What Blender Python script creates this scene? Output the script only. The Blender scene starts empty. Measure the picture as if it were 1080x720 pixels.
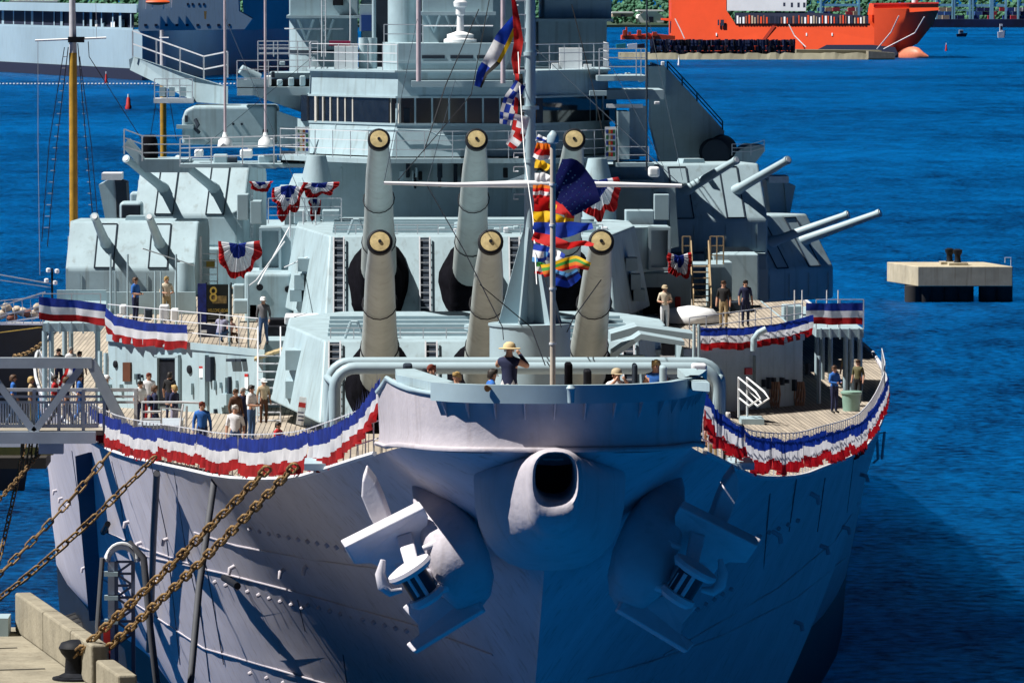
import bpy, bmesh, math, random
from mathutils import Vector, Matrix, noise
random.seed(7)
R = math.radians
scene = bpy.context.scene

# ---------------------------------------------------------------- camera, sky, sun, exposure
F, CX, CY = 6230.0, 540.0, 360.0           # focal length in photograph pixels (1080 x 720)
CAM = Vector((-3.22, -106.0, 26.8))
PSI, PHI = math.atan(0.0235), math.atan(380.0 / F)
cam_data = bpy.data.cameras.new('camera')
cam_data.sensor_width = 36.0
cam_data.lens = F / 1080.0 * 36.0
cam_data.clip_start = 1.0
cam_data.clip_end = 30000.0
cam = bpy.data.objects.new('camera', cam_data)
scene.collection.objects.link(cam)
cam.location = CAM
cam.rotation_euler = (math.pi / 2 - PHI, 0, -PSI)
scene.camera = cam

SUN_AZ, SUN_EL = R(-97.5), R(55.0)          # azimuth clockwise from +y (aft); sun stands ahead of the bow and to the left
world = bpy.data.worlds.new('World'); scene.world = world; world.use_nodes = True
nt = world.node_tree
sky = nt.nodes.new('ShaderNodeTexSky'); sky.sky_type = 'NISHITA'; sky.sun_disc = False
sky.sun_elevation = SUN_EL; sky.sun_rotation = SUN_AZ
sky.air_density = 0.035; sky.dust_density = 0.0; sky.ozone_density = 10.0
nt.nodes['Background'].inputs['Strength'].default_value = 0.05
nt.links.new(sky.outputs['Color'], nt.nodes['Background'].inputs['Color'])
sun_data = bpy.data.lights.new('sun', 'SUN'); sun_data.energy = 5.0; sun_data.angle = R(0.5)
sun_data.color = (1.0, 0.96, 0.9)
sun = bpy.data.objects.new('sun', sun_data); scene.collection.objects.link(sun)
SUNV = Vector((math.sin(SUN_AZ) * math.cos(SUN_EL), math.cos(SUN_AZ) * math.cos(SUN_EL), math.sin(SUN_EL)))
sun.rotation_euler = SUNV.to_track_quat('Z', 'Y').to_euler()
sun.location = (-60, -60, 90)
vs = scene.view_settings
vs.view_transform = 'Standard'; vs.look = 'None'; vs.exposure = 0.78; vs.gamma = 1.0; vs.use_curve_mapping = False

# ---------------------------------------------------------------- pixel <-> place
FWD = Vector((math.sin(PSI) * math.cos(PHI), math.cos(PSI) * math.cos(PHI), -math.sin(PHI)))
RGT = Vector((math.cos(PSI), -math.sin(PSI), 0))
UPV = RGT.cross(FWD)
def ray(px, py): return FWD + RGT * ((px - CX) / F) + UPV * ((CY - py) / F)
def W(px, py, s):                              # point seen at a pixel, s metres aft of the bow
    d = ray(px, py); return CAM + d * ((s - CAM.y) / d.y)
def WZ(px, py, z):                             # point seen at a pixel, at height z
    d = ray(px, py); return CAM + d * ((z - CAM.z) / d.z)
def ppm(s): return F / (s - CAM.y)

# ---------------------------------------------------------------- materials
def lin(c):
    c /= 255.0
    return c / 12.92 if c <= 0.04045 else ((c + 0.055) / 1.055) ** 2.4
def rgb(r, g, b): return (lin(r), lin(g), lin(b))
MATS = {}
def mat(name, col, rough=0.6, metal=0.0, var=0.12, vscale=1.5, streak=0.0, bump=0.0, bscale=20.0, spec=0.4, col2=None, sub=0.0):
    """procedural paint: base colour, blotchy variation, vertical weather streaks, fine relief"""
    if name in MATS: return MATS[name]
    m = bpy.data.materials.new(name); m.use_nodes = True
    t = m.node_tree; b = t.nodes['Principled BSDF']
    b.inputs['Roughness'].default_value = rough; b.inputs['Metallic'].default_value = metal
    b.inputs['Specular IOR Level'].default_value = spec
    if sub: b.inputs['Transmission Weight'].default_value = 0.0
    tc = t.nodes.new('ShaderNodeTexCoord')
    n = t.nodes.new('ShaderNodeTexNoise'); n.inputs['Scale'].default_value = vscale; n.inputs['Detail'].default_value = 6
    n.inputs['Roughness'].default_value = 0.65
    t.links.new(tc.outputs['Object'], n.inputs['Vector'])
    ramp = t.nodes.new('ShaderNodeMapRange'); ramp.inputs['From Min'].default_value = 0.3; ramp.inputs['From Max'].default_value = 0.7
    t.links.new(n.outputs['Fac'], ramp.inputs['Value'])
    mix = t.nodes.new('ShaderNodeMix'); mix.data_type = 'RGBA'
    c2 = col2 if col2 else tuple(c * (1 - 2 * var) for c in col)
    mix.inputs[6].default_value = (*c2, 1); mix.inputs[7].default_value = (*tuple(min(1, c * (1 + var * .6)) for c in col), 1)
    t.links.new(ramp.outputs['Result'], mix.inputs[0])
    last = mix.outputs[2]
    if streak:
        mp = t.nodes.new('ShaderNodeMapping'); mp.inputs['Scale'].default_value = (2.2, 2.2, 0.10)
        t.links.new(tc.outputs['Object'], mp.inputs['Vector'])
        n2 = t.nodes.new('ShaderNodeTexNoise'); n2.inputs['Scale'].default_value = 2.0; n2.inputs['Detail'].default_value = 5
        t.links.new(mp.outputs['Vector'], n2.inputs['Vector'])
        r2 = t.nodes.new('ShaderNodeMapRange'); r2.inputs['From Min'].default_value = 0.55; r2.inputs['From Max'].default_value = 0.75
        r2.inputs['To Max'].default_value = streak
        t.links.new(n2.outputs['Fac'], r2.inputs['Value'])
        m2 = t.nodes.new('ShaderNodeMix'); m2.data_type = 'RGBA'
        m2.inputs[7].default_value = (col[0] * .42, col[1] * .33, col[2] * .27, 1)
        t.links.new(r2.outputs['Result'], m2.inputs[0]); t.links.new(last, m2.inputs[6]); last = m2.outputs[2]
    t.links.new(last, b.inputs['Base Color'])
    if bump:
        n3 = t.nodes.new('ShaderNodeTexNoise'); n3.inputs['Scale'].default_value = bscale; n3.inputs['Detail'].default_value = 4
        t.links.new(tc.outputs['Object'], n3.inputs['Vector'])
        bp = t.nodes.new('ShaderNodeBump'); bp.inputs['Strength'].default_value = bump; bp.inputs['Distance'].default_value = 0.05
        t.links.new(n3.outputs['Fac'], bp.inputs['Height']); t.links.new(bp.outputs['Normal'], b.inputs['Normal'])
    MATS[name] = m
    return m
GREY = mat('haze_grey_paint', (.335, .45, .50), .55, var=.10, vscale=.9, streak=.5, bump=.05, bscale=3)
GREYB = mat('haze_grey_paint_plain', (.33, .44, .49), .5, var=.06, vscale=1.2)
HULLP = mat('hull_grey_paint', (.53, .51, .57), .6, var=.09, vscale=.35, streak=.55, bump=.08, bscale=1.2)
BOWP = mat('bow_grey_paint', (.46, .43, .47), .6, var=.07, vscale=.8, streak=.3, bump=.25, bscale=6.0)
ANCHP = mat('anchor_grey_paint', (.60, .58, .62), .6, var=.06, vscale=3, bump=.08, bscale=14)
BLACKP = mat('black_boot_paint', (.012, .014, .018), .45, var=.3, vscale=.6)
DARK = mat('dark_steel', (.014, .016, .022), .6, var=.3, vscale=4, spec=.12)
STRIP = mat('dark_grey_and_ladder_shade', (.03, .042, .06), .8, spec=.1)
CANVAS = mat('black_blast_bag_canvas', (.006, .006, .009), .9, var=.3, vscale=2, bump=.6, bscale=3, spec=.03)
BARREL = mat('gun_barrel_grey', (.33, .375, .37), .5, var=.10, vscale=1.0, streak=.3)
BRASS = mat('brass_muzzle_plug', (.55, .44, .22), .45, var=.2, vscale=6)
WHITE = mat('white_paint', (.78, .80, .82), .5, var=.05, vscale=3)
RAILM = mat('pale_rail_paint', (.60, .62, .66), .5, var=.08, vscale=8)
TEAK = None
GLASSM = mat('dark_window_glass', (.012, .016, .022), .08, var=.3, vscale=2, spec=.8)
YELLOW = mat('weathered_yellow', (.50, .34, .06), .6)
RUST = mat('rusty_chain', (.26, .16, .06), .75, var=.35, vscale=5, bump=.6, bscale=18, col2=(.045, .022, .010))
CONC = mat('weathered_concrete', (.27, .245, .185), .9, var=.18, vscale=1.0, streak=.5, bump=.4, bscale=10)
REDM = mat('red_paint', (.45, .02, .018), .55)

def thin_cloth(m, amount=.42):
    """let thin bunting cloth pass some light through to its far side"""
    t = m.node_tree; b = t.nodes['Principled BSDF']; out = t.nodes['Material Output']
    tl = t.nodes.new('ShaderNodeBsdfTranslucent'); mx = t.nodes.new('ShaderNodeMixShader'); mx.inputs[0].default_value = amount
    src = b.inputs['Base Color'].links[0].from_socket; t.links.new(src, tl.inputs['Color'])
    t.links.new(b.outputs[0], mx.inputs[1]); t.links.new(tl.outputs[0], mx.inputs[2]); t.links.new(mx.outputs[0], out.inputs['Surface']); return m
# ---------------------------------------------------------------- mesh building
class MB:
    def __init__(s): s.v = []; s.f = []; s.m = []; s.cur = 0
    def add(s, vs, fs):
        o = len(s.v); s.v += [Vector(p) for p in vs]
        s.f += [tuple(i + o for i in q) for q in fs]; s.m += [s.cur] * len(fs); return s
    def hexa(s, p):                             # 8 points: 4 bottom, 4 top, each counter-clockwise from above
        return s.add(p, [(3, 2, 1, 0), (4, 5, 6, 7), (0, 1, 5, 4), (1, 2, 6, 5), (2, 3, 7, 6), (3, 0, 4, 7)])
    def box(s, x0, y0, z0, x1, y1, z1):
        return s.hexa([(x0, y0, z0), (x1, y0, z0), (x1, y1, z0), (x0, y1, z0), (x0, y0, z1), (x1, y0, z1), (x1, y1, z1), (x0, y1, z1)])
    def obox(s, c, hx, hy, hz, rot=None):
        c = Vector(c); M = rot if rot else Matrix.Identity(3)
        return s.hexa([c + M @ Vector((a * hx, b * hy, d * hz)) for d in (-1, 1) for a, b in ((-1, -1), (1, -1), (1, 1), (-1, 1))])
    def ext(s, pts, vec):                       # closed polygon extruded along a vector
        n = len(pts); vec = Vector(vec); p = [Vector(q) for q in pts]
        return s.add(p + [q + vec for q in p], [tuple(range(n)), tuple(range(2 * n - 1, n - 1, -1))] + [(i, i + n, (i + 1) % n + n, (i + 1) % n) for i in range(n)])
    def loft(s, rings, cap=True, closed=True):
        n = len(rings[0]); o = []
        for r in rings: o += r
        fs = []
        for j in range(len(rings) - 1):
            for i in range(n if closed else n - 1):
                a, b = j * n + i, j * n + (i + 1) % n
                fs.append((a, b, b + n, a + n))
        if cap and closed: fs += [tuple(range(n - 1, -1, -1)), tuple(range((len(rings) - 1) * n, len(rings) * n))]
        return s.add(o, fs)
    def tube(s, pts, r, n=6, cap=True):
        P = [Vector(p) for p in pts]; k = len(P); rs = r if isinstance(r, (list, tuple)) else [r] * k
        rings = []; u = None
        for i in range(k):
            t = (P[min(i + 1, k - 1)] - P[max(i - 1, 0)])
            if t.length < 1e-9: t = Vector((0, 0, 1))
            t.normalize()
            if u is None:
                u = t.orthogonal().normalized()
            else:
                u = u - t * u.dot(t)
                u = u.normalized() if u.length > 1e-6 else t.orthogonal().normalized()
            w = t.cross(u)
            rings.append([P[i] + (u * math.cos(2 * math.pi * q / n) + w * math.sin(2 * math.pi * q / n)) * rs[i] for q in range(n)])
        return s.loft(rings, cap)
    def cyl(s, p0, p1, r0, r1=None, n=12): return s.tube([p0, p1], [r0, r0 if r1 is None else r1], n)
    def lathe(s, prof, p0, axis=(0, 0, 1), n=16):   # prof: (radius, distance along the axis)
        a = Vector(axis).normalized(); u = a.orthogonal().normalized(); w = a.cross(u); p0 = Vector(p0)
        return s.loft([[p0 + a * t + (u * math.cos(2 * math.pi * q / n) + w * math.sin(2 * math.pi * q / n)) * max(r, 1e-4) for q in range(n)] for r, t in prof])
    def sheet(s, rows):                          # open grid
        return s.loft(rows, cap=False, closed=False)
    def pbox(s, x0, y0, x1, y1, st, depth):      # box whose front face, st metres aft, spans a pixel rectangle
        a = W(x0, y1, st); b = W(x1, y0, st)
        return s.box(a.x, st, a.z, b.x, st + depth, b.z)
    def build(s, name, mt, parent=None, smooth=None, org=None):
        o_ = Vector(org) if org is not None else (root_of(parent).location if parent else Vector((0, 0, 0)))
        me = bpy.data.meshes.new(name)
        me.from_pydata([v - o_ for v in s.v], [], s.f)
        if not isinstance(mt, (list, tuple)): mt = [mt]
        for q in mt: me.materials.append(q)
        if len(mt) > 1:
            for p, i in zip(me.polygons, s.m): p.material_index = min(i, len(mt) - 1)
        bm = bmesh.new(); bm.from_mesh(me); bmesh.ops.recalc_face_normals(bm, faces=bm.faces); bm.to_mesh(me); bm.free()
        if smooth is not None:
            for p in me.polygons: p.use_smooth = True
            me.set_sharp_from_angle(angle=R(smooth))
        me.update()
        ob = bpy.data.objects.new(name, me); scene.collection.objects.link(ob)
        if parent: ob.parent = parent
        elif org is not None: ob.location = o_
        return ob
def root_of(o):
    while o.parent: o = o.parent
    return o
def tag(o, label, cat, group=None):
    o['label'] = label; o['category'] = cat
    if group: o['group'] = group
    return o
def empty(name, loc, label=None, cat=None, group=None, parent=None):
    o = bpy.data.objects.new(name, None); scene.collection.objects.link(o); o.empty_display_size = .3
    if parent: o.parent = parent; o.location = Vector(loc) - root_of(parent).location if loc is not None else (0, 0, 0)
    else: o.location = loc
    if label: tag(o, label, cat, group)
    return o
def part(parent, name): return empty(name, None, parent=parent)   # a part that is only a holder for sub-parts
def struct(o): o['kind'] = 'structure'; return o
def stuff(o): o['kind'] = 'stuff'; return o
def copy_tree(o, parent=None):
    c = o.copy(); scene.collection.objects.link(c); c.parent = parent
    for ch in list(o.children): copy_tree(ch, c)
    return c
def lerp(a, b, t): return a + (b - a) * t
def interp(tab, x):
    if x <= tab[0][0]: return tab[0][1]
    for (a, va), (b, vb) in zip(tab, tab[1:]):
        if x <= b: return va + (vb - va) * (x - a) / (b - a)
    return tab[-1][1]
def sinterp(tab, x):                              # smooth monotone-ish (Catmull-Rom) interpolation
    n = len(tab)
    if x <= tab[0][0]: return tab[0][1]
    if x >= tab[-1][0]: return tab[-1][1]
    for i in range(n - 1):
        if x <= tab[i + 1][0]:
            x0, y0 = tab[i]; x1, y1 = tab[i + 1]; h = x1 - x0
            def sl(k):
                if k == 0: return (tab[1][1] - tab[0][1]) / (tab[1][0] - tab[0][0])
                if k == n - 1: return (tab[-1][1] - tab[-2][1]) / (tab[-1][0] - tab[-2][0])
                return (tab[k + 1][1] - tab[k - 1][1]) / (tab[k + 1][0] - tab[k - 1][0])
            m0, m1 = sl(i) * h, sl(i + 1) * h; t = (x - x0) / h
            return (2*t**3 - 3*t*t + 1) * y0 + (t**3 - 2*t*t + t) * m0 + (-2*t**3 + 3*t*t) * y1 + (t**3 - t*t) * m1
# ---------------------------------------------------------------- water
def water_material():
    m = bpy.data.materials.new('harbour_water'); m.use_nodes = True
    t = m.node_tree; b = t.nodes['Principled BSDF']
    b.inputs['Roughness'].default_value = 0.45; b.inputs['IOR'].default_value = 1.33
    b.inputs['Specular IOR Level'].default_value = 0.12
    b.inputs['Specular Tint'].default_value = (.2, .55, 1, 1)
    b.subsurface_method = 'BURLEY'; b.inputs['Subsurface Weight'].default_value = 0.85
    b.inputs['Subsurface Radius'].default_value = (.3, .8, 1.0); b.inputs['Subsurface Scale'].default_value = 60.0
    tc = t.nodes.new('ShaderNodeTexCoord')
    def noise_(scale, stretch, detail, rough=.6):
        mp = t.nodes.new('ShaderNodeMapping'); mp.inputs['Scale'].default_value = stretch
        t.links.new(tc.outputs['Object'], mp.inputs['Vector'])
        n = t.nodes.new('ShaderNodeTexNoise'); n.inputs['Scale'].default_value = scale; n.inputs['Detail'].default_value = detail
        n.inputs['Roughness'].default_value = rough
        t.links.new(mp.outputs['Vector'], n.inputs['Vector']); return n
    n1 = noise_(2.4, (.5, .42, 1), 7, .72); n2 = noise_(.02, (.5, .35, 1), 4); n3 = noise_(.22, (1, .34, 1), 4)
    mixc = t.nodes.new('ShaderNodeMix'); mixc.data_type = 'RGBA'
    mr = t.nodes.new('ShaderNodeMapRange'); mr.inputs['From Min'].default_value = .41; mr.inputs['From Max'].default_value = .59
    ad = t.nodes.new('ShaderNodeMath'); ad.operation = 'MULTIPLY_ADD'; ad.inputs[1].default_value = .55
    ad2 = t.nodes.new('ShaderNodeMath'); ad2.operation = 'MULTIPLY_ADD'; ad2.inputs[1].default_value = .24
    sc = t.nodes.new('ShaderNodeMath'); sc.operation = 'MULTIPLY'; sc.inputs[1].default_value = .21
    t.links.new(n3.outputs['Fac'], sc.inputs[0])
    t.links.new(n2.outputs['Fac'], ad2.inputs[0]); t.links.new(sc.outputs[0], ad2.inputs[2])
    t.links.new(n1.outputs['Fac'], ad.inputs[0]); t.links.new(ad2.outputs[0], ad.inputs[2])
    t.links.new(ad.outputs[0], mr.inputs['Value']); t.links.new(mr.outputs['Result'], mixc.inputs[0])
    mixc.inputs[6].default_value = (0.0, .003, .026, 1); mixc.inputs[7].default_value = (0.0, .12, .38, 1)
    t.links.new(mixc.outputs[2], b.inputs['Base Color'])
    bp = t.nodes.new('ShaderNodeBump'); bp.inputs['Strength'].default_value = 1.0; bp.inputs['Distance'].default_value = .45
    bp2 = t.nodes.new('ShaderNodeBump'); bp2.inputs['Strength'].default_value = .6; bp2.inputs['Distance'].default_value = .9
    t.links.new(n3.outputs['Fac'], bp2.inputs['Height'])
    t.links.new(n1.outputs['Fac'], bp.inputs['Height']); t.links.new(bp2.outputs['Normal'], bp.inputs['Normal'])
    t.links.new(bp.outputs['Normal'], b.inputs['Normal'])
    return m
mb = MB(); mb.add([(-9000, -600, 0), (9000, -600, 0), (9000, 14000, 0), (-9000, 14000, 0)], [(0, 1, 2, 3)])
water = struct(mb.build('water', water_material()))
# ---------------------------------------------------------------- the battleship: hull
ship = empty('battleship', (0, 0, 0), 'grey battleship moored bow-on, dressed with bunting and flags', 'battleship')
ZD = [(0, 18.35), (3, 18.2), (6, 17.9), (10, 17.4), (15, 16.76), (20, 16.17), (30, 15.35), (40, 14.75), (50, 14.15), (60, 13.6), (80, 12.85), (100, 12.45), (125, 12.2), (160, 12.1), (240, 12.1)]
BD = [(0, 0.0), (.08, .75), (.25, 1.25), (.6, 1.75), (1.2, 2.12), (2.5, 2.5), (4, 2.7), (6, 2.9), (8, 3.18), (10, 3.5), (15, 4.25), (20, 5.0), (30, 6.6), (40, 8.0), (50, 9.35), (60, 10.6), (80, 12.8), (100, 14.8), (125, 16.4), (145, 16.6), (190, 16.6), (240, 15)]
BW = [(41, 0), (45, 1.2), (50, 2.7), (60, 4.8), (80, 7.5), (96, 9.7), (114, 13.4), (135, 16.2), (150, 16.5), (190, 16.5), (240, 14)]
def zd(s): return sinterp(ZD, s)
def bd(s): return interp(BD, s) if s < 6 else sinterp(BD, s)
def bw(s): return max(0, sinterp(BW, s))
ZB = 3.0
RAKE, REXP = 41.0, 1.1
def hull_pt(t, d, side):
    """t: 0 at the boot-top line, 1 at deck; d: metres aft of the stem at that level"""
    s = RAKE * (1 - t) ** REXP + d
    ts = max(0, 1 - (s / RAKE) ** (1 / REXP)) if s < RAKE else 0
    p = interp([(0, 1.2), (18, 1.3), (29, 1.28), (33, 1.0), (38, .72), (46, .58), (60, .48), (130, .55)], s)
    u = max(0, (t - ts) / (1 - ts)) if ts < 1 else 1
    if t >= 1: u = 1
    b = bw(s) + (bd(s) - bw(s)) * u ** p
    return Vector((side * b, s, ZB + t * (zd(s) - ZB)))
DL = [0, .04, .12, .3, .6, 1, 1.6, 2.4, 3.4, 4.6, 6, 8, 10, 12.5, 15, 18, 21, 25, 29, 33, 38, 43, 48, 54, 60, 66, 72, 79, 86, 94, 102, 110, 118, 126, 134, 142, 150, 165, 185, 210]
TL = [i / 22 for i in range(23)]
def hull_row(t): return [hull_pt(t, d, -1) for d in reversed(DL[1:])] + [hull_pt(t, 0, 0)] + [hull_pt(t, d, 1) for d in DL[1:]]
mb = MB(); mb.sheet([hull_row(t) for t in TL])
hull = mb.build('hull', HULLP, ship, smooth=50)
def boot_row(z):
    r = []
    for p in hull_row(0): r.append(Vector((p.x * lerp(.985, 1, (z + 2) / 5), p.y + (3 - z) * .25, z)))
    return r
mb = MB(); mb.sheet([boot_row(z) for z in (-2, -.5, .8, 2, 3)])
mb.build('boot_topping', BLACKP, hull, smooth=50)

# teak deck: planks run fore and aft
def teak_material():
    m = bpy.data.materials.new('teak_planking'); m.use_nodes = True
    t = m.node_tree; b = t.nodes['Principled BSDF']; b.inputs['Roughness'].default_value = .8
    tc = t.nodes.new('ShaderNodeTexCoord')
    mp = t.nodes.new('ShaderNodeMapping'); mp.inputs['Rotation'].default_value = (0, 0, R(90)); mp.inputs['Scale'].default_value = (1, 1, 1)
    t.links.new(tc.outputs['Object'], mp.inputs['Vector'])
    br = t.nodes.new('ShaderNodeTexBrick'); br.inputs['Scale'].default_value = 1.0
    br.inputs['Brick Width'].default_value = 6.0; br.inputs['Row Height'].default_value = .16; br.inputs['Mortar Size'].default_value = .012
    br.inputs['Color1'].default_value = (.50, .43, .34, 1); br.inputs['Color2'].default_value = (.36, .31, .25, 1); br.inputs['Mortar'].default_value = (.05, .045, .04, 1)
    t.links.new(mp.outputs['Vector'], br.inputs['Vector'])
    n = t.nodes.new('ShaderNodeTexNoise'); n.inputs['Scale'].default_value = .6; n.inputs['Detail'].default_value = 6
    t.links.new(tc.outputs['Object'], n.inputs['Vector'])
    mx = t.nodes.new('ShaderNodeMix'); mx.data_type = 'RGBA'; mx.blend_type = 'MULTIPLY'; mx.inputs[0].default_value = .45
    t.links.new(br.outputs['Color'], mx.inputs[6]); t.links.new(n.outputs['Fac'], mx.inputs[7])
    t.links.new(mx.outputs[2], b.inputs['Base Color'])
    return m
TEAK = teak_material()
rows = []
for d in DL[3:]:
    rows.append([Vector((x * (bd(d) - .06), d, zd(d) - .04 + .25 * (1 - x * x) * min(1, d / 60))) for x in (-1, -.66, -.33, 0, .33, .66, 1)])
mb = MB(); mb.sheet(rows); main_deck = mb.build('main_deck', TEAK, ship)
# pale waterway bar along the deck edge
for sd in (-1, 1):
    mb = MB(); mb.tube([(sd * (bd(d) + .02), d, zd(d) + .02) for d in DL if d >= 6.4], .055, 5)
    mb.build('deck_edge_bar', RAILM, hull, smooth=60)

# ---------------------------------------------------------------- bow bulwark
BUL = [.0, .05, .12, .25, .5, .9, 1.5, 2.2, 3.0, 4.0, 5.0, 6.0, 6.6]
def bul_rows():
    rows = []
    for k in range(6):
        u = k / 5
        row = []
        for sd in (-1, 1):
            seq = list(reversed(BUL)) if sd < 0 else BUL[1:]
            for d in seq:
                zt = 19.32 if d < 5.0 else lerp(19.32, 18.95, (d - 5) / 1.6)
                z = lerp(zd(d) + .06, zt, u)
                out = .12 + .05 * u + (.0 if u else .04)
                y = d - (out if d < 1.5 else out * max(0, (3 - d) / 1.5) * .5)
                if d >= 5.0: y += (1 - u) * (d - 5) * .9      # trailing end sweeps down to the deck
                row.append(Vector((sd * (bd(d) + out * min(1, d / .3)), y, z)))
        rows.append(row)
    return rows
br_ = bul_rows()
inner = [[Vector((p.x * .955, p.y + .12, p.z)) for p in row] for row in br_]
mb = MB()
mb.sheet(br_); mb.sheet(inner); mb.sheet([br_[-1], inner[-1]])
for e in (0, -1):
    mb.sheet([[r[e] for r in br_], [r[e] for r in inner]])
bulwark = mb.build('bow_bulwark', BOWP, ship, smooth=40)
mb = MB(); mb.tube([p + Vector((0, 0, .02)) for p in br_[-1]], .05, 6); mb.build('bulwark_cap', GREYB, bulwark, smooth=60)
mb = MB(); mb.tube([p + Vector((p.x * .01, -.02, -.02)) for p in br_[0]], .05, 6); mb.build('knuckle_bar', BOWP, bulwark, smooth=60)
# overhanging spray shield with gussets
def PXY(p):
    d = Vector(p) - CAM; q = d.dot(FWD); return CX + F * d.dot(RGT) / q, CY - F * d.dot(UPV) / q
outer_b = []
for p in br_[-1]:
    x_, y_ = PXY(p)
    if 452 < x_ < 748 and p.y < 4.2:
        n_ = Vector((p.x * (.10 + .9 * min(1, max(0, p.y) / 2.0)), -1.2, 0)).normalized(); outer_b.append(Vector((p.x, p.y, 19.23)) + n_ * .14)
SH = outer_b
outer_t = [Vector((p.x, p.y, 19.56)) for p in outer_b]
inn_b = [Vector((p.x * .95, p.y + .16, p.z + .03)) for p in outer_b]; inn_t = [Vector((p.x * .95, p.y + .14, 19.56)) for p in outer_b]
mb = MB(); mb.loft([[a, b, c, d] for a, b, c, d in zip(outer_b, outer_t, inn_t, inn_b)])
shield = mb.build('spray_shield', GREYB, bulwark, smooth=30)
for k in range(15):
    u = .06 + .88 * k / 14 * (len(outer_b) - 1); i = min(int(u * 1.0), len(outer_b) - 2)
    tt = (k + .5) / 15; cum_ = [0]
    for p, q in zip(outer_b, outer_b[1:]): cum_.append(cum_[-1] + (q - p).length)
    L_ = tt * cum_[-1]; i = max(j for j in range(len(cum_) - 1) if cum_[j] <= L_); a = lerp(outer_b[i], outer_b[i + 1], (L_ - cum_[i]) / max(1e-6, cum_[i + 1] - cum_[i]))
    dd = (outer_b[i + 1] - outer_b[i]).normalized(); n_ = Vector((dd.y, -dd.x, 0)); q = a - n_ * .16
    mb = MB(); mb.ext([a - dd * .012, q - dd * .012, q + Vector((0, 0, -.30)) - dd * .012], dd * .024)
    mb.build('gusset', BOWP, bulwark)
# curved lips at both ends of the platform
for sd, xa, xb in ((-1, 417, 462), (1, 735, 748)):
    mb = MB()
    a = W(xa, 404, 4.6); b = W(xb, 400, 1.0)
    mb.ext([(a.x, 4.9, 19.36), (a.x + sd * -.02, 3.2, 19.36), (b.x, .9, 19.36), (b.x + .3 * -sd, 1.3, 19.36), (a.x - sd * .35, 5.0, 19.36)], (0, 0, .16))
    mb.build('platform_lip', GREY, bulwark)

# bullnose fairlead at the stem
bc = W(583.5, 506, -.95); bc.x = 0.02
def oval(cx, cz, hw, ht, hb, y, n=28, e=2.6):
    r = []
    for q in range(n):
        a = 2 * math.pi * q / n; c, s_ = math.cos(a), math.sin(a)
        r.append(Vector((cx + hw * math.copysign(abs(c) ** (2 / e), c), y, cz + (ht if s_ > 0 else hb) * math.copysign(abs(s_) ** (2 / e), s_))))
    return r
zc = 17.95
mb = MB()
mb.loft([oval(.02, zc, .35, .44, .40, .6), oval(.02, zc, .35, .44, .40, -.6), oval(.02, zc, .36, .45, .42, -.92), oval(.02, zc - .02, .41, .50, .55, -1.05), oval(.02, zc - .04, .47, .535, .78, -1.02),
         oval(.02, zc - .06, .51, .55, .95, -.82), oval(.02, zc - .06, .53, .55, 1.02, -.45), oval(.02, zc - .10, .60, .53, 1.08, -.15), oval(.02, zc - .15, .78, .50, 1.16, .10), oval(.02, zc - .2, 1.02, .47, 1.32, .55), oval(.02, zc - .25, 1.25, .44, 1.5, 1.3), oval(.02, zc - .3, 1.4, .42, 1.7, 2.4)], cap=False)
bn = mb.build('bullnose', BOWP, bulwark, smooth=60)
mb = MB(); mb.ext(oval(.02, zc, .40, .45, .40, .55), (0, .03, 0)); mb.build('fairlead_back', DARK, bulwark)
mb = MB(); mb.box(-.16, .3, zc + .22, .2, .5, zc + .34); mb.build('fairlead_light_patch', WHITE, bulwark)  # white box stands for the light showing through at the top
# ---------------------------------------------------------------- main battery turrets
def ladder_on(parent, p_bot, p_top, width, nr, out=Vector((0, -.12, .05)), plate=True, mt=None, name='ladder'):
    p_bot, p_top = Vector(p_bot), Vector(p_top); ax = p_top - p_bot; n_ = out.normalized()
    sx = ax.cross(n_).normalized() * width / 2
    mb = MB()
    if plate:  # dark panel puts the shade behind the rungs into colour
        mb.cur = 1
        q = n_ * .03
        mb.hexa([p_bot - sx + q * .3, p_bot + sx + q * .3, p_bot + sx + q * 1.3, p_bot - sx + q * 1.3, p_top - sx + q * .3, p_top + sx + q * .3, p_top + sx + q * 1.3, p_top - sx + q * 1.3])
        mb.cur = 0
    for sd in (-1, 1): mb.tube([p_bot + sx * sd + out, p_top + sx * sd + out], .03, 4)
    for i in range(nr):
        c = lerp(p_bot, p_top, (i + .5) / nr) + out
        mb.tube([c - sx, c + sx], .024, 4)
    return mb.build(name, [mt or RAILM, STRIP], parent)
def rail_line(mb, pts, h=1.0, nr=3, r=.022, step=1.6):
    """guard rail along a polyline of foot points"""
    P = [Vector(p) for p in pts]
    for k in range(nr):
        z = Vector((0, 0, h * (k + 1) / nr)); mb.tube([p + z for p in P], r, 4)
    for a, b in zip(P, P[1:]):
        n = max(1, round((b - a).length / step))
        for i in range(n): mb.tube([lerp(a, b, i / n), lerp(a, b, i / n) + Vector((0, 0, h))], r * 1.25, 4)
    mb.tube([P[-1], P[-1] + Vector((0, 0, h))], r * 1.25, 4)
def railing(parent, pts, h=1.0, nr=3, r=.022, step=1.6, mt=None, name='railing'):
    mb = MB(); rail_line(mb, pts, h, nr, r, step); return mb.build(name, mt or RAILM, parent)

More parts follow.
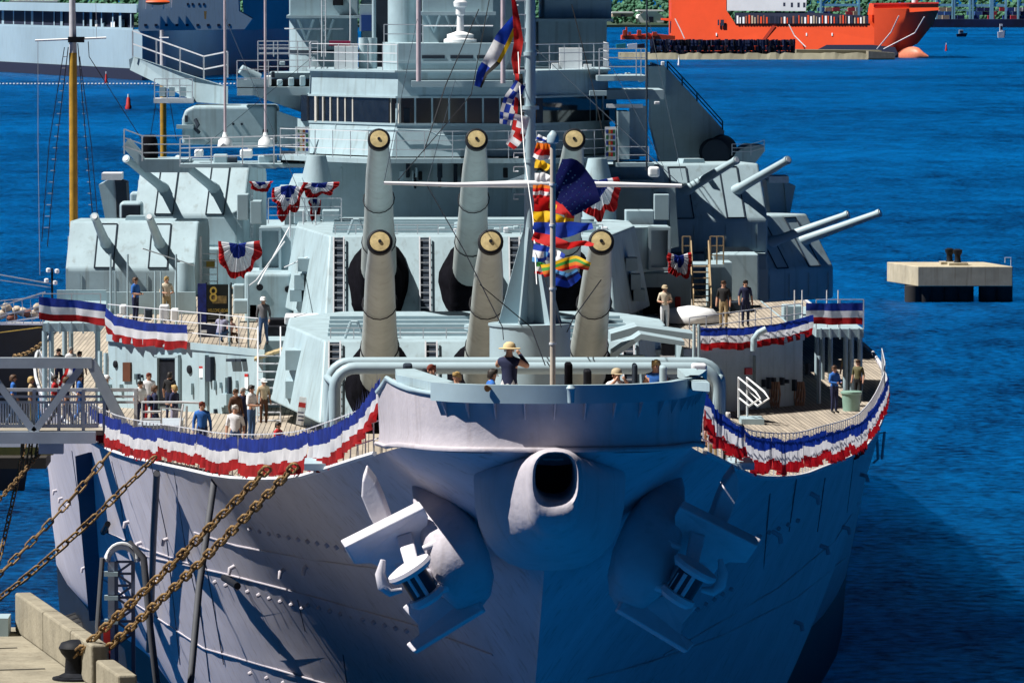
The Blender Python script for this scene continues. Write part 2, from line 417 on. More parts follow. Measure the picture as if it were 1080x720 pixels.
def turret(s_face, z_roof, z_base, elev, s_muz, z_muz, ears, hw=4.7, hwr=5.9):
    t = part(ship, 'gun_turret')
    yb = s_face - 1.75                                   # foot of the sloping face plate
    zt, zb = z_roof, z_base
    plan_t = [(-hw, s_face), (hw, s_face), (hwr, s_face + 8), (hwr, s_face + 12), (hwr - 1.6, s_face + 15.5), (-hwr + 1.6, s_face + 15.5), (-hwr, s_face + 12), (-hwr, s_face + 8)]
    plan_b = [(-hw - .15, yb), (hw + .15, yb), (hwr + .55, s_face + 8), (hwr + .55, s_face + 12), (hwr - 1.2, s_face + 16), (-hwr + 1.2, s_face + 16), (-hwr - .55, s_face + 12), (-hwr - .55, s_face + 8)]
    mb = MB(); mb.loft([[Vector((x, y, zb)) for x, y in plan_b], [Vector((x, y, zt)) for x, y in plan_t]])
    house = mb.build('gun_house', GREY, t)
    bv = house.modifiers.new('bevel', 'BEVEL'); bv.width = .06; bv.segments = 2; bv.limit_method = 'ANGLE'
    mb = MB(); mb.cyl((0, s_face + 7, zd(s_face + 7) - 1), (0, s_face + 7, zb + .02), 5.6, 5.6, 32); mb.build('barbette', GREY, t, smooth=40)
    face = lambda x, u: Vector((x, lerp(yb, s_face, u), lerp(zb, zt, u)))     # u: 0 foot, 1 top
    nrm = Vector((0, -(zt - zb), (s_face - yb))).normalized()
    nrm = Vector((0, -abs(nrm.y), abs(nrm.z)))
    sp = 3.04
    for i in (-1, 0, 1):
        root = face(i * sp, .52) - nrm * .9
        mz = Vector((i * sp, s_muz, z_muz))
        ax = (mz - root).normalized(); L = (mz - root).length
        # hooped barrel
        mb = MB()
        mb.lathe([(.62, 0), (.60, L * .10), (.565, L * .30), (.55, L * .305), (.50, L * .45), (.49, L * .455), (.41, L * .80), (.335, L * .93), (.315, L * .955), (.315, L * .975), (.335, L), (.27, L + .02)], root, ax, 24)
        mb.build('gun_barrel', BARREL, t, smooth=35)
        mb = MB(); mb.lathe([(.325, L - .16), (.355, L - .14), (.355, L + .02), (.30, L + .05), (.29, L + .03)], root, ax, 24); mb.build('muzzle_ring', DARK, t, smooth=40)
        mb = MB(); mb.lathe([(.275, L), (.275, L + .045), (.05, L + .06), (.05, L + .065)], root, ax, 24); mb.build('muzzle_plug', BRASS, t, smooth=30)
        mb = MB(); mb.lathe([(.05, L + .05), (.05, L + .09)], root, ax, 10); mb.build('plug_boss', DARK, t)
        # wire lashing round the barrel
        for f_ in (.34, .62):
            mb = MB()
            c = root + ax * L * f_; rr = lerp(.57, .46, (f_ - .3) / .5)
            u = ax.orthogonal().normalized(); w = ax.cross(u)
            mb.tube([c + (u * math.cos(a) + w * math.sin(a)) * rr + ax * .12 * math.sin(a) for a in [2 * math.pi * q / 16 for q in range(17)]], .022, 4)
            mb.build('barrel_lashing', DARK, t)
        # canvas blast bag: tall crumpled sleeve between face plate and barrel
        mb = MB(); rings = []
        f0 = face(i * sp, .46)
        for j in range(9):
            u = j / 8; ring = []
            for q in range(28):
                a = 2 * math.pi * q / 28
                hw_, hh = lerp(1.02, .58, u ** .8), lerp(1.60, .60, u ** .7)
                base = f0 + Vector((math.cos(a) * hw_, 0, 0)) + (face(0, 1) - face(0, 0)).normalized() * math.sin(a) * hh
                tip = root + ax * (1.9 + .55 * u)
                p = lerp(base + nrm * .05, Vector((tip.x + math.cos(a) * hw_, tip.y, tip.z + math.sin(a) * hh)), u)
                p.z -= .55 * math.sin(math.pi * u) * (1 - math.sin(a)) * .5
                k = noise.noise(Vector((a * 1.7 + i * 9, u * 5, s_face)) * 1.3) * .22 * math.sin(math.pi * min(1, u + .15))
                ring.append(p + Vector((math.cos(a), -.3, math.sin(a))) * k)
            rings.append(ring)
        mb.loft(rings); mb.build('blast_bag', CANVAS, t, smooth=60)
    # ladders up the face plate
    for x in (-4.38, -1.5, 1.5, 4.38):
        ladder_on(t, face(x, .03), face(x, .97), .34, 11, nrm * .10)
    # rails and fittings on the roof edge
    mb = MB()
    rail_line(mb, [(-hw + .2, s_face + .5, zt + .02), (hw - .2, s_face + .5, zt + .02)], .32, 2, .018, .7)
    mb.build('roof_railing', RAILM, t)
    for k in range(5):
        mb = MB(); y = s_face + 2.2 + k * 2.2
        mb.box(-hw + .1, y, zt + .005, hw - .1, y + .16, zt + .10); mb.build('roof_step', GREYB, t)
    for x in (-2.9, -.2, 2.7):
        mb = MB(); mb.lathe([(.22, 0), (.22, .22), (.30, .25), (.30, .38), (.12, .42)], (x, s_face + 1.3, zt), (0, 0, 1), 12); mb.build('roof_vent', GREYB, t, smooth=40)
    for x in (-3.8, 3.4):
        mb = MB()
        for a, b in (((-.28, 0), (-.1, .5)), ((.28, 0), (.1, .5)), ((-.1, .5), (.1, .5))):
            mb.tube([(x + a[0], s_face + .9, zt + a[1]), (x + b[0], s_face + .9, zt + b[1])], .045, 6)
        mb.build('sight_bracket', GREYB, t)
    if ears:
        for sd in (-1, 1):
            y0 = s_face + 9.6; zl, zh = zt - 1.75, zt - .12
            mb = MB(); mb.loft([[Vector((sd * (hwr - .2), y0 - .6, zl)), Vector((sd * (hwr - .2), y0 + 2.2, zl)), Vector((sd * (hwr - .2), y0 + 2.2, zh)), Vector((sd * (hwr - .2), y0 - .6, zh))],
                                [Vector((sd * 7.2, y0, zl + .15)), Vector((sd * 7.2, y0 + 1.7, zl + .15)), Vector((sd * 7.2, y0 + 1.7, zh)), Vector((sd * 7.2, y0, zh))]])
            mb.build('rangefinder_arm', GREY, t)
            mb = MB()
            xa, xb = sorted((sd * 6.45, sd * 7.22)); yf = y0 - .06
            for (x0, z0, x1, z1) in ((xa, zl + .12, xa + .09, zh), (xb - .09, zl + .12, xb, zh), (xa + .09, zh - .1, xb - .09, zh), (xa + .09, zl + .12, xb - .09, zl + .22)):
                mb.box(x0, yf - .42, z0, x1, yf + .3, z1)
            mb.build('rangefinder_hood', GREYB, t)
            # boxes and pipes on the side plating
            for (dx, dz, hx, hz) in ((.15, -1.15, .2, .22), (.3, -1.75, .17, .26), (.42, -2.2, .2, .2)):
                mb = MB(); xs = sd * (hw + .75 + dx); mb.box(xs - hx, s_face + 3.4, zt + dz - hz, xs + hx, s_face + 4.6, zt + dz + hz); mb.build('junction_box', GREYB, t)
    else:
        for sd in (-1, 1):
            for (dz, hz) in ((-.85, .30), (-1.75, .26)):
                mb = MB(); xs = sd * (hw + .95); mb.box(xs - .26, s_face + 4.0, zt + dz - hz, xs + .26, s_face + 5.4, zt + dz + hz); mb.build('junction_box', GREYB, t)
    return t
t1 = turret(70.0, 16.1, 13.75, 16, 56.0, W(518, 255, 56).z, False)
t2 = turret(92.0, 18.28, 15.45, 18, 78.0, W(502, 147, 78).z, True)

# ---------------------------------------------------------------- twin 5-inch mounts
def five_inch(px, py, s, az, elev, gaz=None, wide=4.7, zb=None, zr=None, L=3.9, zp=None):
    """gun house at a pixel (centre of its base), az = bearing off the bow towards image right (degrees)"""
    t = part(ship, 'secondary_gun_mount')
    c = W(px, py, s); c.z = zb
    rot = Matrix.Rotation(R(az), 3, 'Z')
    P = lambda x, y, z: c + rot @ Vector((x, y, 0)) + Vector((0, 0, z))
    h = zr - zb; hb = h * .38; w = wide / 2
    prof = [(-2.3, 0), (-2.3, hb), (-.95, h), (2.0, h), (2.4, h * .86), (2.4, 0)]
    mb = MB()
    mb.loft([[P(-w, y, z) for y, z in prof], [P(-w + .0, y, z) for y, z in prof], [P(w, y, z) for y, z in prof]])
    ho = mb.build('gun_house', GREY, t)
    bv = ho.modifiers.new('bevel', 'BEVEL'); bv.width = .10; bv.segments = 3; bv.limit_method = 'ANGLE'; bv.angle_limit = R(30)
    fn = Vector((0, -(h - hb), 1.35)).normalized(); fn = Vector((0, -abs(fn.y), abs(fn.z)))
    F_ = lambda x, u, o=0: P(x, lerp(-2.3, -.95, u) + fn.y * o, lerp(hb, h, u) + fn.z * o)
    for gx in (-1.02, 1.02):
        # gun port: dark recessed slot with a frame
        mb = MB(); mb.hexa([F_(gx - .33, .04, -.1), F_(gx + .33, .04, -.1), F_(gx + .33, .04, .012), F_(gx - .33, .04, .012), F_(gx - .33, .92, -.1), F_(gx + .33, .92, -.1), F_(gx + .33, .92, .012), F_(gx - .33, .92, .012)])
        mb.build('gun_port_shield', GREYB, t)
        mb = MB()
        for a, b in ((F_(gx - .36, .02, .02), F_(gx - .36, .94, .02)), (F_(gx + .36, .02, .02), F_(gx + .36, .94, .02)), (F_(gx - .36, .94, .02), F_(gx + .36, .94, .02)), (F_(gx - .36, .02, .02), F_(gx + .36, .02, .02))):
            mb.tube([a, b], .028, 4)
        mb.build('gun_port_frame', STRIP, t)
        root = P(gx, -1.1, lerp(hb, h, .42)); ax = Matrix.Rotation(R(az if gaz is None else gaz), 3, 'Z') @ Vector((0, -math.cos(R(elev)), 0)) + Vector((0, 0, math.sin(R(elev))))
        mb = MB(); mb.lathe([(.24, 0), (.22, .8), (.19, .85), (.165, L * .6), (.14, L * .96), (.16, L * .965), (.16, L), (.08, L + .01)], root, ax, 14)
        mb.build('gun_barrel', GREYB, t, smooth=35)
        mb = MB(); mb.lathe([(.10, L), (.10, L + .025)], root, ax, 12); mb.build('muzzle_plug', WHITE, t)
    # hatch, lifting eyes and hand rails
    mb = MB(); mb.box(*(0,) * 6) if False else None
    mb = MB(); mb.hexa([P(-.5, 0, h), P(.4, 0, h), P(.4, .9, h), P(-.5, .9, h), P(-.45, 0, h + .16), P(.35, 0, h + .16), P(.35, .9, h + .16), P(-.45, .9, h + .16)]); mb.build('roof_hatch', GREYB, t)
    for sd in (-1, 1):
        mb = MB(); mb.tube([P(sd * (w + .05), -1.2, .3), P(sd * (w + .05), -1.2, h * .8)], .03, 4); mb.tube([P(sd * (w + .05), -.8, .3), P(sd * (w + .05), -.8, h * .8)], .03, 4)
        for q in range(6): mb.tube([P(sd * (w + .05), -1.2, .45 + q * .3), P(sd * (w + .05), -.8, .45 + q * .3)], .022, 4)
        mb.build('side_ladder', RAILM, t)
    for q in range(4):
        mb = MB(); x = -1.9 + q * 1.25; mb.tube([P(x, -2.33, .15), P(x, -2.33, hb * .85)], .02, 4); mb.build('weld_seam', GREYB, t)
    return t
five_inch(146, 300, 118, -5, 20, wide=4.9, zb=14.95, zr=17.75)
five_inch(212, 262, 128, -10, 22, -26, wide=4.4, zb=16.4, zr=19.6)
five_inch(733, 262, 123, 12, 22, 36, wide=4.6, zb=16.35, zr=19.75)
five_inch(794, 318, 126.5, 48, 19, 60, wide=4.5, zb=14.3, zr=17.6, L=4.1)
# ---------------------------------------------------------------- deckhouses
DZ1 = 15.0                                             # height of the first deck above the main deck
def pb(parent, name, mt, x0, y0, x1, y1, s, depth, bevel=0.0, smooth=None):
    mb = MB(); mb.pbox(x0, y0, x1, y1, s, depth); o = mb.build(name, mt, parent, smooth)
    if bevel:
        b = o.modifiers.new('bevel', 'BEVEL'); b.width = bevel; b.segments = 3
    return o
def pcyl(parent, name, mt, xc, y_top, y_bot, rpx, s, n=20, rtop=None, smooth=40):
    a = W(xc, y_bot, s); b = W(xc, y_top, s); r = rpx / ppm(s)
    mb = MB(); mb.tube([(a.x, s, a.z), (a.x, s, b.z)], [r, r if rtop is None else rtop / ppm(s)], n); return mb.build(name, mt, parent, smooth)
def pole(parent, name, mt, xc, y_top, y_bot, rpx, s, top=None):
    a = W(xc, y_bot, s); b = W(xc, y_top, s); r = rpx / ppm(s)
    mb = MB(); mb.tube([(a.x, s, a.z), (a.x, s, b.z)], [r, r * (top or .8)], 8)
    return mb.build(name, mt, parent, smooth=60)
def prail(parent, pts, s, hpx=None, nr=3, r=.022, h=1.0, step=1.5, mt=None):
    return railing(parent, [W(x, y, s if not isinstance(s, (list, tuple)) else s[i]) for i, (x, y) in enumerate(pts)], h if hpx is None else hpx / ppm(s if not isinstance(s, (list, tuple)) else s[0]), nr, r, step, mt)

dh = part(ship, 'deckhouse')
XL, XR = W(104, 430, 84).x, W(863, 430, 84).x
mb = MB()
SA, SB = 91.0, 82.5                                    # the front is raked: outboard ends stand further aft
mb.ext([(XL, SA, 12.3), (-6.75, SB, 12.3), (-6.75, 150, 12.3), (XL, 150, 12.3)], (0, 0, DZ1 - 12.3)); mb.ext([(6.75, SB, 12.3), (XR, SA, 12.3), (XR, 150, 12.3), (6.75, 150, 12.3)], (0, 0, DZ1 - 12.3)); mb.box(-6.75, 88, 12.3, 6.75, 150, DZ1)
o = mb.build('house_wall', GREY, dh)
mb = MB(); mb.ext([(XL + .1, SA + .1, DZ1), (-6.75, SB + .1, DZ1), (-6.75, 122, DZ1), (XL + .1, 122, DZ1)], (0, 0, .02)); mb.build('upper_deck_planking', TEAK, dh)
mb = MB(); mb.ext([(6.75, SB + .1, DZ1), (XR - .1, SA + .1, DZ1), (XR - .1, 122, DZ1), (6.75, 122, DZ1)], (0, 0, .02)); mb.build('upper_deck_planking', TEAK, dh)
mb = MB(); mb.ext([(XL - .06, SA - .1, DZ1 - .18), (-6.7, SB - .1, DZ1 - .18), (-6.7, SB - .003, DZ1 - .18), (XL - .06, SA - .003, DZ1 - .18)], (0, 0, .23)); mb.build('deck_edge_trim', GREYB, dh)
mb = MB(); mb.ext([(6.7, SB - .1, DZ1 - .18), (XR + .06, SA - .1, DZ1 - .18), (XR + .06, SA - .003, DZ1 - .18), (6.7, SB - .003, DZ1 - .18)], (0, 0, .23)); mb.build('deck_edge_trim', GREYB, dh)
# fittings on the house front, left side (picture) and right side
def wall_pt(px, py):                                    # point on the raked front seen at a pixel
    sd = 1 if px > 500 else -1; xe = XR if sd > 0 else XL; d = ray(px, py)
    A = Vector((6.75 * sd, SB, 0)); nv = wall_n(px); t = (A - CAM).dot(nv) / d.dot(nv); return CAM + d * t
def wall_n(px):
    sd = 1 if px > 500 else -1; xe = XR if sd > 0 else XL
    return Vector((sd * (SA - SB), -abs(abs(xe) - 6.75), 0)).normalized()
def fit(x0, y0, x1, y1, name, mt, out=.10, s=84.0):
    nv = wall_n(x0); q = [wall_pt(x, y) - nv * -.004 for x, y in ((x0, y1), (x1, y1), (x1, y0), (x0, y0))]
    mb = MB(); mb.ext(q, nv * out); return mb.build(name, mt, dh)
def fround(x, y, r, name, mt, out=.08, s=84.0):
    c = wall_pt(x, y); mb = MB(); mb.lathe([(r / ppm(s), 0), (r / ppm(s), out * .7), (r / ppm(s) * .7, out)], c, wall_n(x), 14); return mb.build(name, mt, dh, smooth=40)
fit(169, 379, 188, 428, 'doorway', DARK, .03); fit(166, 376, 169, 430, 'door_frame', GREYB, .12); fit(188, 376, 191, 430, 'door_frame', GREYB, .12); fit(166, 374, 191, 377, 'door_frame', GREYB, .12)
fit(131, 382, 139, 402, 'brown_panel', mat('brown_panel_paint', (.10, .035, .014), .6), .06)
fround(122.5, 384, 4, 'porthole', DARK); fround(200.5, 389.5, 4.5, 'porthole', DARK)
fit(217.8, 374, 220, 428, 'wall_pipe', GREYB, .14); fit(221.5, 376, 226.5, 402, 'hose_rack', STRIP, .16)
fit(211, 386, 215, 398, 'notice_plate', WHITE, .03); fit(211, 386, 215, 388, 'notice_plate', REDM, .04); fit(259, 394, 262.5, 410, 'notice_plate', WHITE, .03); fit(259, 394, 262.5, 397, 'notice_plate', REDM, .04)
for x, y0, y1 in ((203, 403, 418), (227, 400, 413), (233, 402, 411), (239, 397, 416), (243, 396, 420), (250, 400, 411), (143, 393, 402), (147, 393, 402), (150, 394, 400), (228, 430, 440), (236, 428, 442)):
    fit(x, y0 + 1, x + 1.3, y1 - 2, 'valve_fitting', GREYB if x % 3 else STRIP, .10)
for x in (244, 249, 255): fit(x, 378, x + 5, 381, 'hose_bracket', STRIP, .2)
fit(236, 415, 245, 427, 'meter_box', GREYB, .22); fit(112, 372, 114, 424, 'wall_pipe', GREYB, .1); fit(106, 370, 108, 424, 'wall_pipe', GREYB, .1)
for x in (109, 116, 128, 150, 160): fit(x, 405, x + 2, 413, 'valve_fitting', GREYB, .14)
# right-hand wall
fit(785, 388, 792, 395, 'notice_plate', REDM, .05)
for x, y0, y1, m_ in ((803, 400, 408, STRIP), (808, 398, 410, STRIP), (813, 398, 407, STRIP), (822, 398, 406, STRIP), (827, 400, 404, STRIP), (835, 400, 412, STRIP), (849, 383, 395, STRIP)):
    fit(x, y0, x + 2, y1, 'valve_fitting', m_, .12)
HOSE = mat('canvas_fire_hose', (.34, .21, .15), .8)
for x in (816, 842):
    c = wall_pt(x, 402); yq = c.y - 84
    for k in range(4):
        mb = MB(); xx = c.x - .12 + k * .08
        mb.tube([(xx, yq + 83.75, c.z), (xx - .05, yq + 83.68, c.z - .5 - .1 * (k % 2)), (xx + .02, yq + 83.70, c.z - .85), (xx + .07, yq + 83.72, c.z - .4), (xx + .03, yq + 83.78, c.z)], .035, 6); mb.build('fire_hose', HOSE, dh, smooth=60)
for x in (795, 862): fit(x - .8, 375, x + .8, 445, 'wall_pipe', GREYB, .1)
# inclined ladder at the left of turret one, from main deck up to the first deck
def stairs(parent, p0, p1, width, n, rail=True, mt=None, name='inclined_ladder'):
    p0, p1 = Vector(p0), Vector(p1); d = p1 - p0; sx = Vector((width / 2, 0, 0)); m_ = mt or RAILM
    st = empty(name, None, parent=parent) if parent is ship else None
    P_ = st or parent
    for sd in (-1, 1):
        mb = MB(); a, b = p0 + sx * sd, p1 + sx * sd
        mb.hexa([a + Vector((-.02, -.06, 0)), a + Vector((.02, -.06, 0)), a + Vector((.02, .06, 0)), a + Vector((-.02, .06, 0)), b + Vector((-.02, -.06, 0)), b + Vector((.02, -.06, 0)), b + Vector((.02, .06, 0)), b + Vector((-.02, .06, 0))])
        mb.build('stringer', m_, P_)
        if rail:
            up = Vector((0, 0, .85)); mb = MB(); mb.tube([a + Vector((0, -.05, .1)), a + up, b + up, b], .022, 5); mb.tube([lerp(a, b, .5), lerp(a, b, .5) + up], .02, 4); mb.build('hand_rail', m_, P_)
    for i in range(n):
        c = p0 + d * (i + .7) / n; mb = MB(); mb.box(c.x - width / 2, c.y - .09, c.z - .018, c.x + width / 2, c.y + .09, c.z + .018); mb.build('tread', m_, P_)
    return P_
stairs(ship, (W(284, 452, 78.6).x, 78.4, 12.9), (W(284, 380, 82.2).x, 82.2, 14.95), .72, 9)
# yellow-edged flap above the stairs
mb = MB(); a, b = W(268, 381, 82.0), W(304, 369, 82.0); mb.hexa([a, b, b + Vector((0, 1, .02)), a + Vector((0, 1, .02)), a + Vector((0, 0, .08)), b + Vector((0, 0, .08)), b + Vector((0, 1, .10)), a + Vector((0, 1, .10))]); mb.build('hatch_flap', mat('tan_flap', (.42, .33, .18), .7), dh)
# short brow ladder on the right main deck (white tubular rails)
rs = part(ship, 'deck_ladder')
for xo in (0, 9):
    mb = MB(); pts = [W(788 - xo, 440, 78), W(788 - xo, 398, 78), W(806 - xo, 413, 77.2), W(811 - xo, 420, 76.8), W(799 - xo, 428, 77.2), W(789 - xo, 420, 77.8)]
    mb.tube(pts, .035, 6); mb.tube([W(788 - xo, 410, 78), W(803 - xo, 424, 77.2)], .03, 6); mb.build('hand_rail', WHITE, rs, smooth=60)
mb = MB(); a = W(780, 438, 78); b = W(806, 444, 77); mb.box(a.x, 77, zd(78) + .12, b.x, 78.4, zd(78) + .3); mb.build('ladder_step', GREYB, rs)

# sponsons: gallery decks outboard, on posts above the main deck
def sponson(xa, xb, yslab, s0, s1, cols):
    t = part(ship, 'sponson'); a, b = W(xa, yslab, s0), W(xb, yslab, s0)
    mb = MB(); mb.box(min(a.x, b.x), s0, a.z - .28, max(a.x, b.x), s1, a.z); mb.build('gallery_deck', GREY, t)
    for c in cols:
        x = W(c, yslab, s0 + .4).x
        mb = MB(); mb.cyl((x, s0 + .4, zd(s0) - .2), (x, s0 + .4, a.z - .28), .09, .09, 8); mb.build('post', GREYB, t, smooth=60)
        mb = MB(); mb.cyl((x, s1 - .6, zd(s1) - .2), (x, s1 - .6, a.z - .28), .09, .09, 8); mb.build('post', GREYB, t, smooth=60)
    for i in range(5):
        x = lerp(a.x, b.x, (i + .5) / 5); mb = MB(); mb.box(x - .03, s0 - .04, a.z - .34, x + .03, s0 - .002, a.z + .03); mb.build('edge_rib', GREYB, t)
    return t, a.z
sp1, zs1 = sponson(45, 106, 341, 94, 108, (47, 54, 103))
sp2, zs2 = sponson(861, 911, 347, 94, 108, (892, 898, 907))

# ---------------------------------------------------------------- second level: blocks under the upper mounts, trunks behind turret two
up2 = part(ship, 'second_level_house')
def blk(parent, name, x0, x1, s0, s1, z0, z1, mt=None, bev=.05):
    mb = MB(); mb.box(x0, s0, z0, x1, s1, z1); o = mb.build(name, mt or GREY, parent)
    if bev: b = o.modifiers.new('bevel', 'BEVEL'); b.width = bev; b.segments = 2
    return o
x2l = W(160, 270, 124).x; x2r = W(806, 300, 122).x
blk(up2, 'house_wall', x2l, -5.2, 124, 152, DZ1 - .01, 16.4); blk(up2, 'house_wall', 5.4, x2r, 120.2, 152, DZ1 - .01, 16.35)
blk(up2, 'house_wall', -5.2, 5.4, 114.5, 152, DZ1 - .01, 20.2); blk(up2, 'house_wall', -4.6, 4.6, 110.5, 114.4, DZ1 - .01, 17.2)
blk(up2, 'flank_wall', W(300, 200, 116).x, -5.2, 116, 140, DZ1 - .01, W(300, 205, 116).z)
blk(up2, 'flank_wall', 5.4, W(690, 210, 117).x, 117, 140, DZ1 - .01, W(300, 190, 117).z)
pcyl(up2, 'ventilation_trunk', GREY, 195, 277, 340, 13, 104, rtop=10)
# conical canvas-topped trunks either side of turret two
pcyl(up2, 'cone_trunk', GREY, 334, 164, 192, 17, 106, rtop=10); pcyl(up2, 'cone_trunk', GREY, 332, 192, 236, 18, 106)
pcyl(up2, 'cone_trunk', GREY, 630, 167, 196, 17, 106, rtop=10); pcyl(up2, 'cone_trunk', GREY, 632, 196, 240, 18, 106)
for x0, y0, x1, y1, s in ((310, 222, 322, 236, 103.5), (324, 222, 338, 236, 103.5), (340, 222, 358, 236, 103.5), (250, 205, 262, 232, 114), (264, 212, 276, 236, 114), (660, 222, 690, 240, 104), (295, 196, 312, 214, 110), (690, 205, 706, 232, 112)):
    pb(up2, 'ready_locker', GREYB, x0, y0, x1, y1, s, 1.2, .03)
prail(up2, [(283, 236), (360, 236)], 102.9, nr=3, h=.9)
# right: light angular block beside turret two (side of the upper mount's ring)
mb = MB(); mb.ext([W(691, 200, 113), W(712, 197, 113), W(716, 260, 113), W(708, 262, 113), W(706, 216, 113), W(697, 219, 113)], (0, 2.5, 0)); mb.build('ring_bulkhead', GREY, up2)
# tan ladder with platform at the right
stairs(ship, (W(740, 345, 101).x, 100.5, 15.0), (W(738, 279, 104.4).x, 104.4, W(738, 279, 104.4).z), .62, 9, mt=mat('tan_rail_paint', (.42, .31, .18), .6))
la = part(ship, 'ladder_landing'); a = W(720, 279, 104.6)
TAN = MATS['tan_rail_paint']
mb = MB(); mb.box(a.x, 104.6, a.z - .1, W(764, 279, 104.6).x, 107, a.z); mb.build('landing_deck', GREYB, la)
railing(la, [(a.x, 104.7, a.z), (W(728, 279, 104.7).x, 104.7, a.z)], 1.0, 3, .028, .3, TAN); railing(la, [(W(749, 279, 104.7).x, 104.7, a.z), (W(763, 279, 104.7).x, 104.7, a.z)], 1.0, 3, .028, .3, TAN)
mb = MB(); mb.box(W(748, 300, 106.5).x, 106.5, DZ1, W(772, 300, 106.5).x, 108.5, a.z - .02); mb.build('landing_support', GREY, la)
# left ladder under the upper mount, yellow locker behind
ladder_on(ship, W(217, 300, 118) , W(217, 264, 118), .9, 5, Vector((0, -.1, 0)), plate=False, name='vertical_ladder')
ylk = part(ship, 'deck_locker'); pb(ylk, 'locker_box', YELLOW, 208, 275, 226, 283, 119, 1.0)

# ---------------------------------------------------------------- bridge
br = part(ship, 'bridge')
BZ0, BZ1, BZ2, BZ3 = W(480, 165, 112).z, W(480, 131, 112).z, W(480, 103, 112).z, W(480, 76, 112).z
plan = [W(327, 130, 116.5).x, W(420, 130, 112).x, W(563, 130, 112).x, W(641, 130, 116.5).x]
PL = [(plan[0], 121), (plan[0], 116.5), (plan[1], 112.0), (plan[2], 112.0), (plan[3], 116.5), (plan[3], 121)]
def ring(z, off=0.0):
    cx = (plan[0] + plan[3]) / 2
    out = []
    for x, y in PL: out.append(Vector((x + math.copysign(off, x - cx), y - (off if y < 120 else 0), z)))
    return out
mb = MB(); mb.loft([ring(BZ0, .25), ring(BZ1, .05)]); mb.build('lower_wall', GREY, br)
mb = MB(); mb.loft([ring(BZ2, .03), ring(BZ3, 0.0)]); mb.build('upper_wall', GREY, br)
mb = MB(); mb.loft([ring(BZ1, -.35), ring(BZ2, -.35)]); mb.build('window_recess', GLASSM, br)
mb = MB(); mb.loft([ring(BZ1 - .05, .09), ring(BZ1 + .03, .09)]); mb.build('sill_band', GREYB, br)
mb = MB(); mb.loft([ring(BZ2 - .02, .10), ring(BZ2 + .05, .10)]); mb.build('head_band', GREYB, br)
mb = MB(); mb.loft([ring(BZ0 - .22, 1.15), ring(BZ0 - .05, 1.15)]); mb.build('bridge_gallery', GREY, br)
rg = ring(BZ0 - .05, 1.1); railing(br, rg[1:5], 1.0, 3, .018, 1.1)
WOODM = mat('varnished_wood', (.22, .10, .035), .5); PALEW = mat('pale_curtain', (.52, .50, .46), .8); NAVY = mat('navy_cloth', (.01, .018, .08), .8)
fr = [W(333, 117, 116), W(420, 117, 112), W(563, 117, 112), W(636, 117, 116)]
BRZ = mat('bronze_mullion', (.20, .19, .11), .5)
for (p, q, n, kind) in ((fr[0], fr[1], 11, 0), (fr[1], fr[2], 8, 1), (fr[2], fr[3], 10, 2)):
    A = Vector((p.x, p.y + (.0), 0)); B = Vector((q.x, q.y, 0)); d = (B - A).normalized(); nn = Vector((d.y, -d.x, 0))
    if nn.y > 0: nn = -nn
    for i in range(n + 1):
        c = lerp(A, B, i / n) + nn * .02
        w = .035 if 0 < i < n else .06
        mb = MB(); mb.hexa([c + d * -w + Vector((0, 0, BZ1)), c + d * w + Vector((0, 0, BZ1)), c + d * w - nn * .1 + Vector((0, 0, BZ1)), c - d * w - nn * .1 + Vector((0, 0, BZ1)), c + d * -w + Vector((0, 0, BZ2)), c + d * w + Vector((0, 0, BZ2)), c + d * w - nn * .1 + Vector((0, 0, BZ2)), c - d * w - nn * .1 + Vector((0, 0, BZ2))]); mb.build('window_mullion', PALEW if kind == 0 else GREYB, br)
    for i in range(n):
        # things standing behind the glass line: binocular stands, curtains, chart tables
        c = lerp(A, B, (i + .5) / n) - nn * .10; r_ = random.random()
        m_ = None
        if kind == 2 and r_ < .75: m_ = random.choice((WOODM, PALEW, WOODM, HOSE))
        elif kind == 0 and r_ < .55: m_ = random.choice((GREYB, STRIP, BRZ, GREYB))
        elif kind == 1 and r_ < .2: m_ = STRIP
        if m_:
            hgt = random.uniform(.5, .98); w = random.uniform(.06, .13)
            mb = MB(); mb.hexa([c - d * w + Vector((0, 0, BZ1)), c + d * w + Vector((0, 0, BZ1)), c + d * w - nn * .05 + Vector((0, 0, BZ1)), c - d * w - nn * .05 + Vector((0, 0, BZ1)), c - d * w + Vector((0, 0, lerp(BZ1, BZ2, hgt))), c + d * w + Vector((0, 0, lerp(BZ1, BZ2, hgt))), c + d * w - nn * .05 + Vector((0, 0, lerp(BZ1, BZ2, hgt))), c - d * w - nn * .05 + Vector((0, 0, lerp(BZ1, BZ2, hgt)))]); mb.build('bridge_fitting', m_, br)
# roof line, rails, lockers
mb = MB(); mb.loft([ring(BZ3 - .02, .12), ring(BZ3 + .05, .12)]); mb.build('bridge_roof', GREYB, br)
rr_ = ring(BZ3 + .05, -.02); railing(br, [rr_[0], rr_[1], rr_[2]], .95, 3, .02, 1.0); railing(br, [rr_[3], rr_[4], rr_[5]], .95, 3, .02, 1.0)
mb = MB(); mb.pbox(352.5, 49, 364, 75, 116.2, 1.2); mb.build('white_locker', WHITE, br); mb = MB(); mb.pbox(364.6, 49, 377.5, 75, 116.2, 1.2); mb.build('white_locker', WHITE, br)
mb = MB(); mb.pbox(347, 43.5, 369.5, 48.5, 117.6, .8); mb.build('red_cover', mat('plum_cover', (.25, .01, .06), .7), br)
mb = MB(); mb.pbox(590, 51, 614, 76, 116.0, 1.0); mb.build('white_locker', WHITE, br); mb = MB(); mb.pbox(582, 67, 589, 76, 115.6, .6); mb.build('white_locker', WHITE, br); mb = MB(); mb.pbox(616, 68, 624, 76, 115.6, .6); mb.build('white_locker', WHITE, br)
